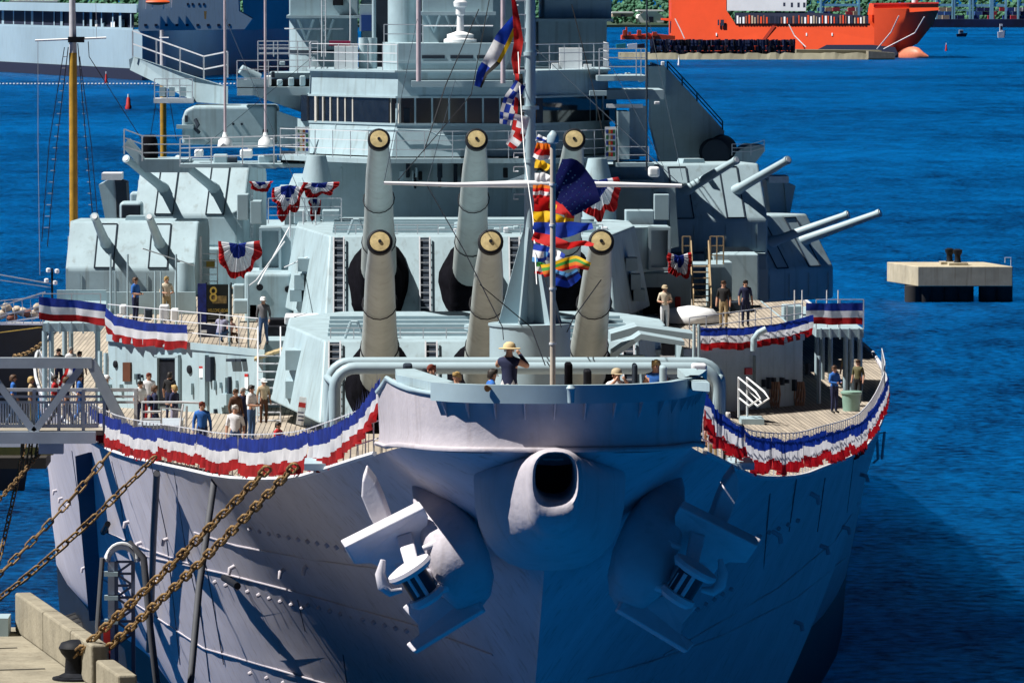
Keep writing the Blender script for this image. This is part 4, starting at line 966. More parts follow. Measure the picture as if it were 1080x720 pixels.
# ---------------------------------------------------------------- hull details, dropped onto the plating
from mathutils.bvhtree import BVHTree
def bvh_of(o):
    return BVHTree.FromPolygons([o.matrix_world @ v.co for v in o.data.vertices], [tuple(p.vertices) for p in o.data.polygons])
HB = bvh_of(hull)
def on_hull(px, py, off=.02):
    hit = HB.ray_cast(CAM, ray(px, py).normalized())
    if hit[0] is None: return None
    n = hit[1];  n = -n if n.dot(ray(px, py)) > 0 else n
    return hit[0] + n * off, n
def hull_line(pts, r, name, mt, off=.01):
    P_ = []
    for (a, b) in zip(pts, pts[1:]):
        k = max(2, int(math.hypot(b[0] - a[0], b[1] - a[1]) / 12))
        for i in range(k):
            h = on_hull(lerp(a[0], b[0], i / k), lerp(a[1], b[1], i / k), off)
            if h: P_.append(h[0])
    h = on_hull(*pts[-1], off)
    if h: P_.append(h[0])
    if len(P_) > 1:
        mb = MB(); mb.tube(P_, r, 5); return mb.build(name, mt, hull)
for pts in ([(205, 561), (250, 575), (330, 590), (418, 602)], [(150, 585), (235, 604), (310, 623), (432, 657), (520, 690)], [(95, 600), (140, 634), (215, 683), (350, 722)], [(110, 560), (150, 577), (200, 594)],
            [(700, 690), (760, 655), (820, 620), (880, 570), (905, 530)], [(620, 715), (680, 700), (760, 670), (840, 630), (895, 585)]):
    hull_line(pts, .022, 'weld_seam', BOWP)
SEAM = mat('dark_seam', (.14, .13, .15), .8)
for pts in ([(118, 486), (126, 520), (135, 582)], [(184, 497), (191, 545), (196, 580), (212, 650)], [(160, 490), (175, 560), (190, 700)], [(76, 475), (82, 520), (96, 600)], [(205, 600), (218, 690), (221, 718)], [(314, 632), (322, 665)], [(362, 690), (366, 722)], [(213, 573), (222, 620), (236, 700)],
            [(840, 505), (832, 560)], [(872, 490), (862, 560)], [(902, 470), (893, 540)], [(812, 520), (805, 600)]):
    hull_line(pts, .014, 'plate_seam', SEAM, .005)
for (x0, y0, x1, y1, n) in ((265, 557, 366, 578, 11), (326, 637, 430, 664, 10), (228, 613, 320, 640, 9), (265, 709, 300, 719, 3), (690, 668, 770, 620, 10), (750, 585, 840, 548, 10)):
    for i in range(n):
        h = on_hull(lerp(x0, x1, i / (n - 1)), lerp(y0, y1, i / (n - 1)), .0)
        if h:
            mb = MB(); mb.lathe([(.055, 0), (.055, .07), (.035, .09)], h[0], h[1], 8); mb.build('rivet_boss', BOWP, hull, smooth=40)
for (x, y) in ((60, 517), (66, 525), (75, 531), (101, 541), (149, 572), (177, 568), (247, 597), (136, 550), (90, 598), (300, 600), (325, 596), (170, 610), (51, 533)):
    h = on_hull(x, y, .0)
    if h:
        p, n = h; mb = MB(); mb.tube([p - n * .02, p + n * .12, p + n * .15 + Vector((0, 0, -.14))], [.055, .06, .04], 8); mb.build('hull_eye', BOWP, hull, smooth=60)
for (x0, y0, x1, y1) in ((112, 560, 124, 549), (197, 586, 207, 577), (44, 537, 52, 530), (240, 607, 262, 612)):
    a, b = on_hull(x0, y0, .1), on_hull(x1, y1, .3)
    if a and b: mb = MB(); mb.tube([a[0], b[0]], .09, 8); mb.build('discharge_pipe', DARK, hull, smooth=60)
for (x, y) in ((815, 560), (888, 555), (922, 540), (905, 605), (865, 575), (855, 520), (907, 500), (838, 655)):
    h = on_hull(x, y, .0)
    if h: p, n = h; mb = MB(); mb.tube([p, p + n * .2, p + n * .24 + Vector((0, 0, -.16))], .06, 8); mb.build('hull_eye', HULLP, hull, smooth=60)
mb = MB(); a = on_hull(905, 612); mb.tube([W(921, 488, 95), W(926, 484, 95), W(925, 458, 95), W(933, 455, 95), W(930, 484, 95)], .05, 6); mb.build('side_frame', GREYB, hull, smooth=60)
# hanging hose down the left side
h0 = [on_hull(175, 495, .25), on_hull(173, 560, .3), on_hull(170, 640, .3), on_hull(168, 680, .35)]
mb = MB(); mb.tube([q[0] for q in h0 if q], .09, 8); mb.build('hanging_hose', mat('grey_hose', (.08, .085, .10), .7), hull, smooth=60)

# gangway's shadow on the left side, painted as a dark navy strip
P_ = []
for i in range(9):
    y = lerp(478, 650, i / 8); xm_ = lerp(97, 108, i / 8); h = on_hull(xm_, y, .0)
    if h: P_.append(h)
NAVY_SHADOW = mat('navy_shadow_colour', (.012, .018, .07), .6)
mb = MB(); mb.loft([[p + Vector((-.28, -.25, 0)) + n * .22, p + Vector((.28, .25, 0)) + n * .22, p + Vector((.28, .25, 0)) - n * .2, p + Vector((-.28, -.25, 0)) - n * .2] for p, n in P_]); mb.build('gangway_shadow_strip', NAVY_SHADOW, hull)
# ---------------------------------------------------------------- quay, wall and fenders at lower left
QZ, WZT = 10.6, 11.58
c0, c1 = WZ(33, 624, WZT), WZ(172, 718, WZT)            # coping line of the wall
wd = (c1 - c0); wd.z = 0; wd.normalize(); wn = Vector((wd.y, -wd.x, 0))
if wn.x > 0: wn = -wn                                     # towards the land
mb = MB()
q0 = c0 - wd * 1.0; q1 = c1 + wd * 6
mb.ext([Vector((p.x, p.y, QZ)) for p in (q0, q1, Vector((q1.x - .5, q1.y - 3, 0)), Vector((-24, q1.y - 3, 0)), Vector((-24, q0.y - 2, 0)))], (0, 0, -13.0))
struct(mb.build('quay', CONC))
QJ = mat('quay_joint_tar', (.07, .065, .055), .9)
wall = empty('quay_wall', Vector((c0.x, c0.y, QZ)), 'weathered concrete parapet of large blocks along the quay edge', 'wall')
L = 0; lens = [4.6, 4.3, 3.2, 3.2]; thick = .42
for i, ln in enumerate(lens):
    gap = .06
    if i == 3: L += .7                                    # opening where the hose frame stands
    a, b = c0 + wd * (L + gap), c0 + wd * (L + ln - gap); L += ln
    t_ = thick * (1 if i < 3 else 1.05); hz = WZT - QZ - (0 if i < 3 else .25)
    mb = MB(); mb.ext([Vector((p.x, p.y, QZ + .004)) for p in (a, b, b + wn * t_, a + wn * t_)], (0, 0, hz)); o = mb.build('wall_block', CONC, wall)
    bv = o.modifiers.new('bevel', 'BEVEL'); bv.width = .05; bv.segments = 2
for k in range(4):
    a = c0 + wd * (3.6 + k * 4.5) + wn * .9; mb = MB(); mb.ext([Vector((p.x, p.y, QZ + .004)) for p in (a, a + wd * .10, a + wd * .3 + wn * 14, a + wn * 14)], (0, 0, .012)); o = mb.build('expansion_joint', QJ); tag(o, 'dark tarred joint across the quay slab, number %s from the far end' % ['one', 'two', 'three', 'four'][k], 'joint', 'joints in the quay slab')
# far corner curb
mb = MB(); a = WZ(6, 668, QZ); mb.box(a.x - .25, a.y - .6, QZ, a.x + .1, a.y + .5, QZ + .45); tag(mb.build('edge_post', GREYB, org=(a.x, a.y, QZ)), 'small grey post at the far end of the quay', 'post')
def fender(px, py, label):
    c = WZ(px, py, 1.6); t = empty('floating_fender', Vector((c.x, c.y, 0)), label, 'fender', 'floating fenders between quay and hull')
    d = wd; mb = MB(); mb.lathe([(.5, -2.6), (1.2, -2.2), (1.45, -1.4), (1.45, 1.4), (1.2, 2.2), (.5, 2.6)], (c.x, c.y, .7), d, 20); mb.build('fender_body', mat('black_rubber', (.012, .012, .013), .75), t, smooth=50)
    for k in (-1.2, 0, 1.2): mb = MB(); mb.lathe([(1.47, k - .1), (1.52, k), (1.47, k + .1)], (c.x, c.y, .7), d, 20); mb.build('fender_hoop', DARK, t, smooth=50)
fender(92, 664, 'black floating fender beyond the hose frame, between quay wall and hull')
fender(186, 716, 'nearest black floating fender at the bottom of the picture')

# hose frame: arched lattice mast standing in the gap of the wall
g = empty('hose_frame', WZ(132, 716, QZ), 'white arched lattice frame carrying hoses beside the quay wall', 'frame')
HS = g.location.y
LATT = mat('pale_blue_steel', (.50, .55, .66), .5, var=.1)
zt2 = W(132, 592, HS).z; zb2 = QZ
xl, xm, xr = W(117.5, 650, HS).x, W(122.5, 650, HS).x, W(140.5, 650, HS).x
for x, r, nm in ((xl, .075, 'outer_post'), (xm, .05, 'inner_post'), (xr, .045, 'inner_post')):
    mb = MB(); mb.box(x - r, HS - r, zb2, x + r, HS + r, zt2); mb.build(nm, LATT if nm == 'outer_post' else mat('blue_grey_steel', (.10, .13, .22), .5), g)
pts = []
for k in range(11):
    a = math.pi * k / 10; pts.append(Vector(((xl + xr) / 2 - math.cos(a) * (xr - xl + .2) / 2, HS, zt2 + math.sin(a) * .36)))
mb = MB(); mb.tube(pts, .08, 8); mb.build('arch', LATT, g, smooth=60)
mb = MB(); mb.tube([p + Vector((0, -.08, .08)) for p in pts], .035, 6); mb.build('arch_strip', WHITE, g, smooth=60)
nb = 7
for i in range(nb):
    za, zb_ = lerp(zt2, zb2 + .8, i / nb), lerp(zt2, zb2 + .8, (i + 1) / nb)
    mb = MB(); mb.tube([(xm, HS, za), (xr, HS, za)], .04, 4); mb.build('lattice_bar', MATS['blue_grey_steel'], g)
    mb = MB(); mb.tube([(xm if i % 2 else xr, HS, za), (xr if i % 2 else xm, HS, zb_)], .035, 4); mb.build('lattice_bar', MATS['blue_grey_steel'], g)
    if i % 2: mb = MB(); mb.box(xl - .16, HS - .16, za - .05, xl + .16, HS + .1, za + .05); mb.build('post_clamp', GREYB, g)
mb = MB(); mb.tube([(xr - .1, HS, zt2 + .45), (xr + .25, HS - .1, zt2 + .1), (xr + .4, HS - .2, zt2 - 1.5), (xr + .6, HS - .2, zb2 - .5), (xr + .95, HS, zb2 - 1.1), (xr + 1.3, HS + .3, zb2 - .3), (xr + 1.5, HS + 1, zb2 + 2), (xr + 1.9, HS + 3, zb2 + 5)], .085, 8); mb.build('hose', mat('grey_hose', (.08, .085, .10), .7), g, smooth=60)
mb = MB(); mb.tube([(xl - .2, HS - .1, zt2 + .1), (xl - .32, HS - .1, zt2 - 1.5), (xl - .25, HS - .1, zb2 + .3)], .06, 6); mb.build('hose', MATS['grey_hose'], g, smooth=60)
mb = MB(); mb.box(xl - .18, HS - .2, zb2, xl - .02, HS - .05, zb2 + 1.25); mb.build('red_valve', REDM, g)

# mooring bollard
bp = WZ(80, 716, QZ)
t = empty('mooring_bollard', Vector((bp.x, bp.y, QZ)), 'black iron bollard on the quay holding the two near chains', 'bollard')
mb = MB(); mb.lathe([(.42, 0), (.42, .08), (.26, .16), (.24, .5), (.34, .62), (.40, .74), (.34, .86), (.15, .92)], t.location, (0, 0, 1), 18); mb.build('bollard_post', DARK, t, smooth=50)
mb = MB(); mb.lathe([(.55, .004), (.55, .05), (.42, .07)], t.location, (0, 0, 1), 18); mb.build('bollard_base', DARK, t, smooth=50)

# ---------------------------------------------------------------- mooring chains
def link_mesh():
    mb = MB(); n = 14; Lh, Wh = .14, .070; pts = []
    for k in range(n + 1):
        a = 2 * math.pi * k / n; c, s = math.cos(a), math.sin(a)
        pts.append(Vector((math.copysign(Lh, c) * (abs(c) > .01) + c * Wh * 1.0, s * Wh * 1.08, 0)))
    rings = []
    for k in range(n):
        p = pts[k]; t_ = (pts[(k + 1) % n] - pts[(k - 1) % n]).normalized(); u = Vector((0, 0, 1)); w = t_.cross(u)
        rings.append([p + (u * math.cos(2 * math.pi * q / 6) + w * math.sin(2 * math.pi * q / 6)) * .030 for q in range(6)])
    rings.append(rings[0]); mb.loft(rings, cap=False)
    mb.cyl((0, -.06, 0), (0, .06, 0), 
        .016, .016, 6)          # stud
    o = mb.build('link', RUST, None, smooth=60); me = o.data; bpy.data.objects.remove(o); return me
LINK = link_mesh()
def chain(p0, p1, sag, label, scale=1.0):
    p0, p1 = Vector(p0), Vector(p1); t = empty('mooring_chain', p1, label, 'chain', 'rusty mooring chains')
    D = (p1 - p0).length; n = int(D / (.362 * scale)); pos = lambda u: lerp(p0, p1, u) + Vector((0, 0, -4 * sag * u * (1 - u)))
    for i in range(n):
        a, b = pos(i / n), pos((i + 1) / n); d = (b - a).normalized(); q = d.to_track_quat('X', 'Z').to_matrix().to_4x4()
        o = bpy.data.objects.new('link', LINK); scene.collection.objects.link(o); o.parent = t
        o.matrix_local = Matrix.Translation((a + b) / 2 - p1) @ q @ Matrix.Rotation(R(25 + 90 * (i % 2) + random.uniform(-16, 16)), 4, 'X') @ Matrix.Diagonal((scale, scale, scale, 1))
    return t
chain(W(116, 477, 58), WZ(-25, 628, 10), .15, 'far mooring chain rising to the bunting beside the gangway', .98)
chain(W(164, 481, 44), WZ(-30, 652, 10.3), .2, 'second mooring chain from the gangway, ending at the left edge of the picture', 1.0)
chain(W(283, 493, 21.3), t.location + Vector((-.1, 0, .5)), .08, 'upper of the two near mooring chains running to the black bollard', 1.08)
chain(W(312, 490, 18.2), t.location + Vector((.25, 0, .3)), .12, 'lower of the two near mooring chains running to the black bollard', 1.08)
chain(W(50, 466, 64), WZ(-20, 545, 12), .1, 'short steep chain at the left edge below the gangway', .8)
chain(W(27, 465, 66), WZ(-3, 600, 10), .05, 'near vertical chain hanging below the gangway at the left edge', .8)
chain(W(45, 362, 100), W(14, 376, 105), .1, 'small rusty chain in front of the black schooner hull', 1.0)
for k in range(3): chain(W(24 + k * 9, 463, 63), W(22 + k * 8, 500 - k * 8, 63), .0, ['leftmost', 'middle', 'rightmost'][k] + ' of the three rusty chain ends bunched under the gangway')

# ---------------------------------------------------------------- gangway bridge
gw = empty('gangway', W(60, 470, 63), 'grey steel truss gangway with balustrade reaching the deck from the left', 'gangway')
GWM = mat('gangway_grey', (.40, .46, .52), .5, var=.08)
def bar(parent, name, a, b, wx, wy, mt):
    a, b = Vector(a), Vector(b); d = (b - a).normalized(); u = Vector((0, 1, 0)); w = d.cross(u).normalized()
    mb = MB(); mb.hexa([a - u * wy - w * wx, a + u * wy - w * wx, a + u * wy + w * wx, a - u * wy + w * wx, b - u * wy - w * wx, b + u * wy - w * wx, b + u * wy + w * wx, b - u * wy + w * wx]); return mb.build(name, mt, parent)
for s in (62.0, 65.2):
    bar(gw, 'top_chord', W(-80, 382.5, s), W(97, 382.5, s), .15, .13, GWM)
    bar(gw, 'bottom_chord', W(-80, 461, s), W(101, 461, s), .17, .14, GWM)
    bar(gw, 'end_post', W(95, 380, s), W(134, 456, s), .15, .12, GWM)
    for (x0, x1) in ((85, 36), (-14, 36), (-14, -64)): bar(gw, 'diagonal', W(x0, 388, s), W(x1, 455, s), .10, .09, GWM)
    yb = 412 if s < 64 else 404
    for y in (411, 418, 424): bar(gw, 'rail', W(-80, y, s + .25), W(146, y, s + .25), .035 if y != 411 else .05, .03, RAILM)
    bar(gw, 'rail', W(-80, 449, s + .25), W(104, 449, s + .25), .05, .03, RAILM)
    for k in range(64):
        x = -60 + k * 2.75
        if x > 104: break
        mb = MB(); mb.tube([W(x, 424, s + .25), W(x, 450, s + .25)], .024, 6); mb.build('baluster', WHITE, gw, smooth=70)
    for x in (36, 62, 88, 110, 143): bar(gw, 'rail_post', W(x, 410, s + .25), W(x, 455, s + .25), .045, .045, RAILM)
a, b = W(-80, 455, 62), W(146, 455, 62); mb = MB(); mb.box(a.x, 62.15, a.z - .12, b.x, 65.1, a.z); mb.build('walkway', mat('walkway_grating', (.30, .27, .22), .8), gw)
for x, s in ((54, 62.6), (54, 64.8)): bar(gw, 'support_leg', W(x, 467, s), W(x, 478, s), .35, .2, GWM)
# landing platform with hand rails at the deck end
lp = empty('boarding_step', W(170, 455, 66), 'grey boarding platform with tubular hand rails at the gangway end', 'platform')
a, b = W(145, 448, 64), W(190, 448, 64); mb = MB(); mb.box(a.x, 64, zd(64) + .02, b.x, 67, a.z - .02); mb.build('step_deck', GWM, lp)
for pts in ([(150, 452), (150, 424), (192, 424), (215, 425), (216, 430)], [(170, 450), (170, 430), (191, 432), (191, 460)], [(150, 434), (170, 434)], [(150, 442), (170, 442)], [(188, 462), (193, 426)], [(196, 462), (197, 428)]):
    mb = MB(); mb.tube([W(x, y, 64) for x, y in pts], .035, 6); mb.build('hand_rail', RAILM, lp, smooth=60)
# yellow-painted jetty beam seen below the gangway
mb = MB(); a, b = W(-60, 480, 75), W(56, 480, 75); mb.box(a.x, 75, a.z, b.x, 77, W(0, 471, 75).z); mb.cur = 1; mb.box(a.x, 74.9, W(0, 471, 75).z, b.x, 77, W(0, 464, 75).z)
tag(mb.build('jetty_beam', [YELLOW, WHITE], org=(a.x, 75, 0)), 'yellow and white fender beam just below the gangway', 'beam')
mb = MB(); a, b = W(-60, 492, 78), W(50, 492, 78); mb.box(a.x, 77.2, a.z, b.x, 80, W(0, 480.5, 78).z); tag(mb.build('jetty_edge', mat('dark_timber', (.03, .025, .02), .9), org=(a.x, 78, 0)), 'dark timber edge under the yellow beam', 'jetty')
# ---------------------------------------------------------------- deck-edge lifelines
CLB = mat('bunting_blue', (.010, .035, .30), .85, var=.25, vscale=3); CLW = mat('bunting_white', (.72, .73, .78), .85, var=.06, vscale=3); CLR = mat('bunting_red', (.42, .008, .012), .85, var=.25, vscale=3)
for m_ in (CLB, CLW, CLR): thin_cloth(m_)
for sd in (-1, 1):
    pts = [(sd * (bd(d) - .12), d, zd(d)) for d in [8, 10, 12, 14, 16, 18, 20, 23, 26, 30, 34, 38, 42, 46, 50, 55, 60, 66, 72, 78, 84, 92, 100, 110]]
    railing(ship, pts, 1.02, 3, .016, 1.15, RAILM, 'lifeline')
# ---------------------------------------------------------------- red, white and blue bunting
ORD = ['first', 'second', 'third', 'fourth', 'fifth', 'sixth', 'seventh', 'eighth', 'ninth', 'tenth']
def bunting(top, height, label, group, pleat=.032, seed=0, drop0=0.0, ruffle=True, gather=.0):
    """strip hung from a polyline: three bands, pleated, its foot wavering"""
    P = [Vector(p) for p in top]; cum = [0]
    for a, b in zip(P, P[1:]): cum.append(cum[-1] + (b - a).length)
    L = cum[-1]; n = max(10, int(L / .10))
    def at_(u):
        d = u * L
        for i in range(len(P) - 1):
            if d <= cum[i + 1] + 1e-9: return lerp(P[i], P[i + 1], (d - cum[i]) / max(1e-6, cum[i + 1] - cum[i])), (P[i + 1] - P[i]).normalized()
        return P[-1], (P[-1] - P[-2]).normalized()
    rs_ = random.Random(seed * 31); height *= rs_.uniform(.86, 1.10); dz_ = rs_.uniform(-.10, .05)
    P = [p + Vector((0, 0, dz_)) for p in P]
    t = empty('bunting', at_(.5)[0], label, 'bunting', group)
    bands = (('blue_band', CLB, 0, .36), ('white_band', CLW, .36, .68), ('red_band', CLR, .68, 1.0))
    for nm, m_, v0, v1 in bands:
        rows = []
        for j in range(5):
            v = lerp(v0, v1, j / 4); row = []
            for i in range(n + 1):
                u = i / n; p, d = at_(u); nn = Vector((d.y, -d.x, 0)).normalized()
                w = noise.noise(Vector((u * L * 1.1 + seed * 13, v * .8, seed)))
                w2 = noise.noise(Vector((u * L * 4.3 + seed * 7, v * 1.4, seed + 3)))
                hh = height * (1 + .16 * w) * (1 - gather * math.exp(-((min(u, 1 - u)) * 9) ** 2))
                sag = -.045 * math.sin(math.pi * u) * min(1, L / 4) + .05 * noise.noise(Vector((u * L * .5, seed, 4)))
                off = pleat * math.sin(u * L * 9.5 + 2.2 * w) * (.35 + v) + .09 * w2 * (.3 + v)
                top_r = (.05 * noise.noise(Vector((u * L * 5, seed, 9))) if ruffle and j == 0 and v0 == 0 else 0)
                row.append(p + nn * off + Vector((0, 0, sag - v * hh + top_r)))
            rows.append(row)
        mb = MB(); mb.sheet(rows); mb.build(nm, m_, t, smooth=75)
    # ties along the rail
    if ruffle:
        mb = MB()
        for i in range(int(L / .22)):
            p, d = at_((i + .5) / int(L / .22)); a = random.uniform(.08, .26)
            mb.add([p + Vector((0, 0, -.05)) + d * .03, p + Vector((0, 0, -.05)) - d * .03, p + Vector((random.uniform(-.04, .04), 0, a))], [(0, 1, 2)])
        stuff(mb.build('ties', NAVY, t))
    return t
def edge(sd, a, b, n=8, h=.98): return [(sd * (bd(lerp(a, b, k / n)) + .03), lerp(a, b, k / n), zd(lerp(a, b, k / n)) + h) for k in range(n + 1)]
cuts = [7.2, 12.2, 17.2, 20.5, 28, 36, 45, 56, 69]
for i in range(len(cuts) - 1):
    pts = edge(-1, cuts[i], cuts[i + 1] - .06)
    if i == 0: pts = [(x, y, z + (.55 * (1 - k / 8) ** 1.5)) for k, (x, y, z) in enumerate(pts)]
    bunting(pts, .80, ORD[i] + ' bunting length from the bow along the left deck edge', 'bunting along the left deck edge', seed=i + 1, gather=.12)
cutr = [7.6, 11.5, 16.5, 23, 31, 40, 51, 63, 76, 92]
for i in range(len(cutr) - 1):
    pts = edge(1, cutr[i], cutr[i + 1] - .06)
    if i == 0: pts = [(x, y, z + (.35 * (1 - k / 8) ** 1.5)) for k, (x, y, z) in enumerate(pts)]
    bunting(pts, .80, ORD[i] + ' bunting length from the bow along the right deck edge', 'bunting along the right deck edge', seed=i + 20, gather=.12)
zr1 = DZ1 + 1.02
bunting([W(41, 312, 93.6), W(80, 315, 93.6), W(112, 320, 93.2)], .78, 'bunting on the far left sponson rail above the gangway', 'bunting on upper rails', seed=41, ruffle=False)
bunting([wall_pt(112, 321) + Vector((0, -.25, 0)), wall_pt(122, 330) + Vector((0, -.25, 0)), wall_pt(160, 336) + Vector((0, -.25, 0)), wall_pt(198, 339) + Vector((0, -.25, 0))], .76, 'bunting on the left deckhouse rail below the standing man in blue', 'bunting on upper rails', seed=42, ruffle=False)
bunting([wall_pt(737, 346) + Vector((0, -.25, 0)), wall_pt(780, 345) + Vector((0, -.25, 0)), wall_pt(820, 341) + Vector((0, -.25, 0)), wall_pt(857, 333) + Vector((0, -.25, 0))], .72, 'bunting on the right deckhouse rail above the white ladder', 'bunting on upper rails', seed=43, ruffle=False)
bunting([W(850, 317, 93.8), W(880, 317, 93.8), W(910, 317, 93.8)], .70, 'bunting on the far right sponson rail', 'bunting on upper rails', seed=44, ruffle=False)
railing(dh, [(XL, SA + .1, DZ1 + .02), (-6.9, SB + .2, DZ1 + .02)], 1.02, 3, .02, 1.3); railing(dh, [(6.9, SB + .2, DZ1 + .02), (XR, SA + .1, DZ1 + .02)], 1.02, 3, .02, 1.3)
railing(sp1, [(W(45, 341, 94).x, 94.1, zs1), (W(106, 341, 94).x, 94.1, zs1)], 1.0, 3, .02, 1.0); railing(sp2, [(W(861, 347, 94).x, 94.1, zs2), (W(911, 347, 94).x, 94.1, zs2)], 1.0, 3, .02, 1.0)
# half-round pleated fans
def fan(cx, cy, s, rx, ry, label, squash=1.0, tilt=0, dirn=-90, span=200):
    t = empty('pleated_fan', W(cx, cy, s), label, 'fan bunting', 'pleated fan bunting')
    k = 1 / ppm(s); c = W(cx, cy, s); n = 44
    for nm, m_, r0, r1 in (('blue_band', CLB, .02, .42), ('white_band', CLW, .42, .74), ('red_band', CLR, .74, 1.0)):
        rows = []
        for j in range(4):
            r = lerp(r0, r1, j / 3); row = []
            for i in range(n + 1):
                a = R(dirn - span / 2 + span * i / n); w = noise.noise(Vector((a * 2.2, r * 2, cx * .1)))
                x, z = math.cos(a) * r * rx * (1 + .34 * w), math.sin(a) * r * ry * (1 + .34 * w)
                row.append(c + Vector(((x + tilt * z) * k, -.10 - .10 * r * math.sin(i * 2.4) + .12 * w, z * k)))
            rows.append(row)
        mb = MB(); mb.sheet(rows); mb.build(nm, m_, t, smooth=75)
fan(251, 257, 100, 22, 38, 'big pleated fan bunting hanging on the rail left of turret two', tilt=-.05, span=190)
fan(305, 195, 103, 17, 36, 'middle pleated fan bunting drooping above the left rangefinder', tilt=.12, span=170)
fan(336, 193, 103, 20, 14, 'small pleated fan bunting at the foot of the white cone trunk', span=190)
fan(332, 205, 103.1, 7, 26, 'narrow twisted tail of bunting below the white cone trunk', span=150)
fan(275, 192, 104, 12, 10, 'leftmost little gathered bunting beside the left gun mount', span=190)
fan(631, 190, 103, 22, 42, 'shaded pleated fan bunting right of the jack flag', span=190)
fan(716, 270, 101, 13, 26, 'shaded pleated fan bunting beside the tan ladder', span=200)

# ---------------------------------------------------------------- signal flags on the dressing line
FC = {}
def fcol(n):
    d = {'r': (.55, .012, .012), 'b': (.012, .05, .40), 'w': (.75, .76, .78), 'y': (.75, .46, .015), 'g': (.06, .30, .05), 'k': (.02, .02, .02), 'o': (.65, .16, .01), 'n': (.010, .012, .08), 'l': (.10, .30, .60)}
    k = 'flag_cloth_' + n
    return MATS[k] if k in MATS else thin_cloth(mat(k, d[n], .8, var=.12, vscale=6))
def flag(label, pts, hw, s0, s1, cols, seed=0, axis='across', cells=None, cat='signal flag', group='signal flags on the dressing line', name='signal_flag', amp=.07):
    """ribbon of cloth along a pixel polyline; colours lie across its width or along its length"""
    n = 22; m = 8; P = []
    for i in range(n + 1):
        u = i / n * (len(pts) - 1); k = min(int(u), len(pts) - 2); f = u - k
        P.append(((lerp(pts[k][0], pts[k + 1][0], f), lerp(pts[k][1], pts[k + 1][1], f)), lerp(hw[k], hw[k + 1], f)))
    mb = MB(); rows = []
    for i, ((x, y), w) in enumerate(P):
        a, b = P[max(0, i - 1)][0], P[min(n, i + 1)][0]; dx, dy = b[0] - a[0], b[1] - a[1]; l = math.hypot(dx, dy) or 1
        s = lerp(s0, s1, i / n); row = []
        for j in range(m + 1):
            v = j / m * 2 - 1; wv = noise.noise(Vector((i * .16 + seed * 5, v * .5, seed)))
            q = W(x - dy / l * w * v, y + dx / l * w * v, s); row.append(q + Vector((0, amp * 1.6 * math.sin(i * .42 + v + seed) + amp * 2 * wv, amp * .4 * wv)))
        rows.append(row)
    vs_ = [p for r in rows for p in r]; mb.v = vs_; names = sorted(set(''.join(cols)) if cells is None else set(''.join(cells)))
    mts = [fcol(c) for c in names]
    for i in range(n):
        for j in range(m):
            if cells: c = cells[min(len(cells) - 1, int(j / m * len(cells)))]; c = c[min(len(c) - 1, int(i / n * len(c)))]
            elif axis == 'across': c = cols[min(len(cols) - 1, int(j / m * len(cols)))]
            else: c = cols[min(len(cols) - 1, int(i / n * len(cols)))]
            q = i * (m + 1) + j; mb.f.append((q, q + 1, q + m + 2, q + m + 1)); mb.m.append(names.index(c))
    o = mb.build(name, mts, None, smooth=75, org=W(*pts[0], s0)); tag(o, label, cat, group); return o
flag('blue pennant with white oval blowing left of the mast top', [(545, 18), (532, 40), (520, 62), (509, 76), (504, 92)], [4, 9, 9, 6, 4], 22, 21.6, ['y', 'b'], 1, cells=['yyyyykkkkk', 'bbbwwwbbbb', 'bbbwwwbbbb', 'bbbwwwbbbb'])
flag('long red pennant hanging beside the mast top', [(541, -5), (545, 25), (547, 45), (544, 62), (545, 78)], [2, 4, 5, 5, 3], 21.5, 21, ['r'], 2)
flag('blue and white checkered flag left of the mast', [(549, 88), (540, 104), (535, 118), (533, 132)], [6, 8, 8, 6], 20.5, 20.2, ['b', 'w'], 3, cells=['bwbwbw', 'wbwbwb', 'bwbwbw'])
flag('red and dark flag behind the checkered flag', [(547, 78), (548, 95), (545, 125)], [4, 4, 5], 20.6, 20.4, ['k', 'r'], 4)
flag('white and red flag below the checkered flag', [(551, 122), (547, 140), (538, 156)], [8, 8, 5], 19.5, 19.2, ['w', 'r'], 5, cells=['wwwrwr', 'wwrrwr', 'wrrwww'])
G2 = 16
flag('blue and white pennant right of the mast at the jackstaff cap', [(566, 145), (574, 148), (582, 152)], [4, 4, 3], 15, 14.8, ['w', 'b', 'w'], 6)
flag('orange and red flag below the jackstaff cap', [(564, 158), (572, 160), (581, 160)], [8, 9, 7], 14.6, 14.5, ['o', 'r', 'w'], 7)
flag('yellow and black flag right of the mast', [(564, 174), (571, 175), (579, 178)], [6, 6, 4], 14.2, 14, ['y', 'y', 'k'], 8)
flag('white flag just above the yard', [(564, 187), (572, 187), (582, 189)], [5, 5, 4], 13.5, 13.4, ['w'], 9)
flag('red flag with white stripe just below the yard', [(562, 202), (572, 202), (583, 203)], [7, 7, 6], 13, 12.9, ['o', 'r', 'w', 'r'], 10)
flag('red and yellow flag streaming past the jackstaff', [(563, 216), (580, 216), (600, 222), (601, 236)], [7, 7, 6, 4], 12, 11.8, ['r', 'o', 'y'], 11, cells=['rrrrrry', 'rryrrry', 'rrrrroy'])
flag('plain yellow flag streaming past the jackstaff', [(562, 229), (578, 229), (596, 233)], [7, 6, 4], 11, 10.8, ['y'], 12)
flag('long plain blue flag with swallow tail', [(562, 240), (585, 243), (605, 241), (625, 238)], [6, 9, 8, 3], 10, 9.6, ['b'], 13)
flag('long thin red streamer', [(562, 249), (580, 254), (600, 259), (617, 256), (626, 258)], [5, 6, 4, 3, 2], 9.2, 8.8, ['r'], 14)
flag('light blue flag with white diamond', [(562, 266), (578, 268), (594, 274)], [9, 8, 6], 8.4, 8.2, ['l', 'w', 'b'], 15, cells=['bbbwwb', 'wwlbww', 'lbbwbb'])
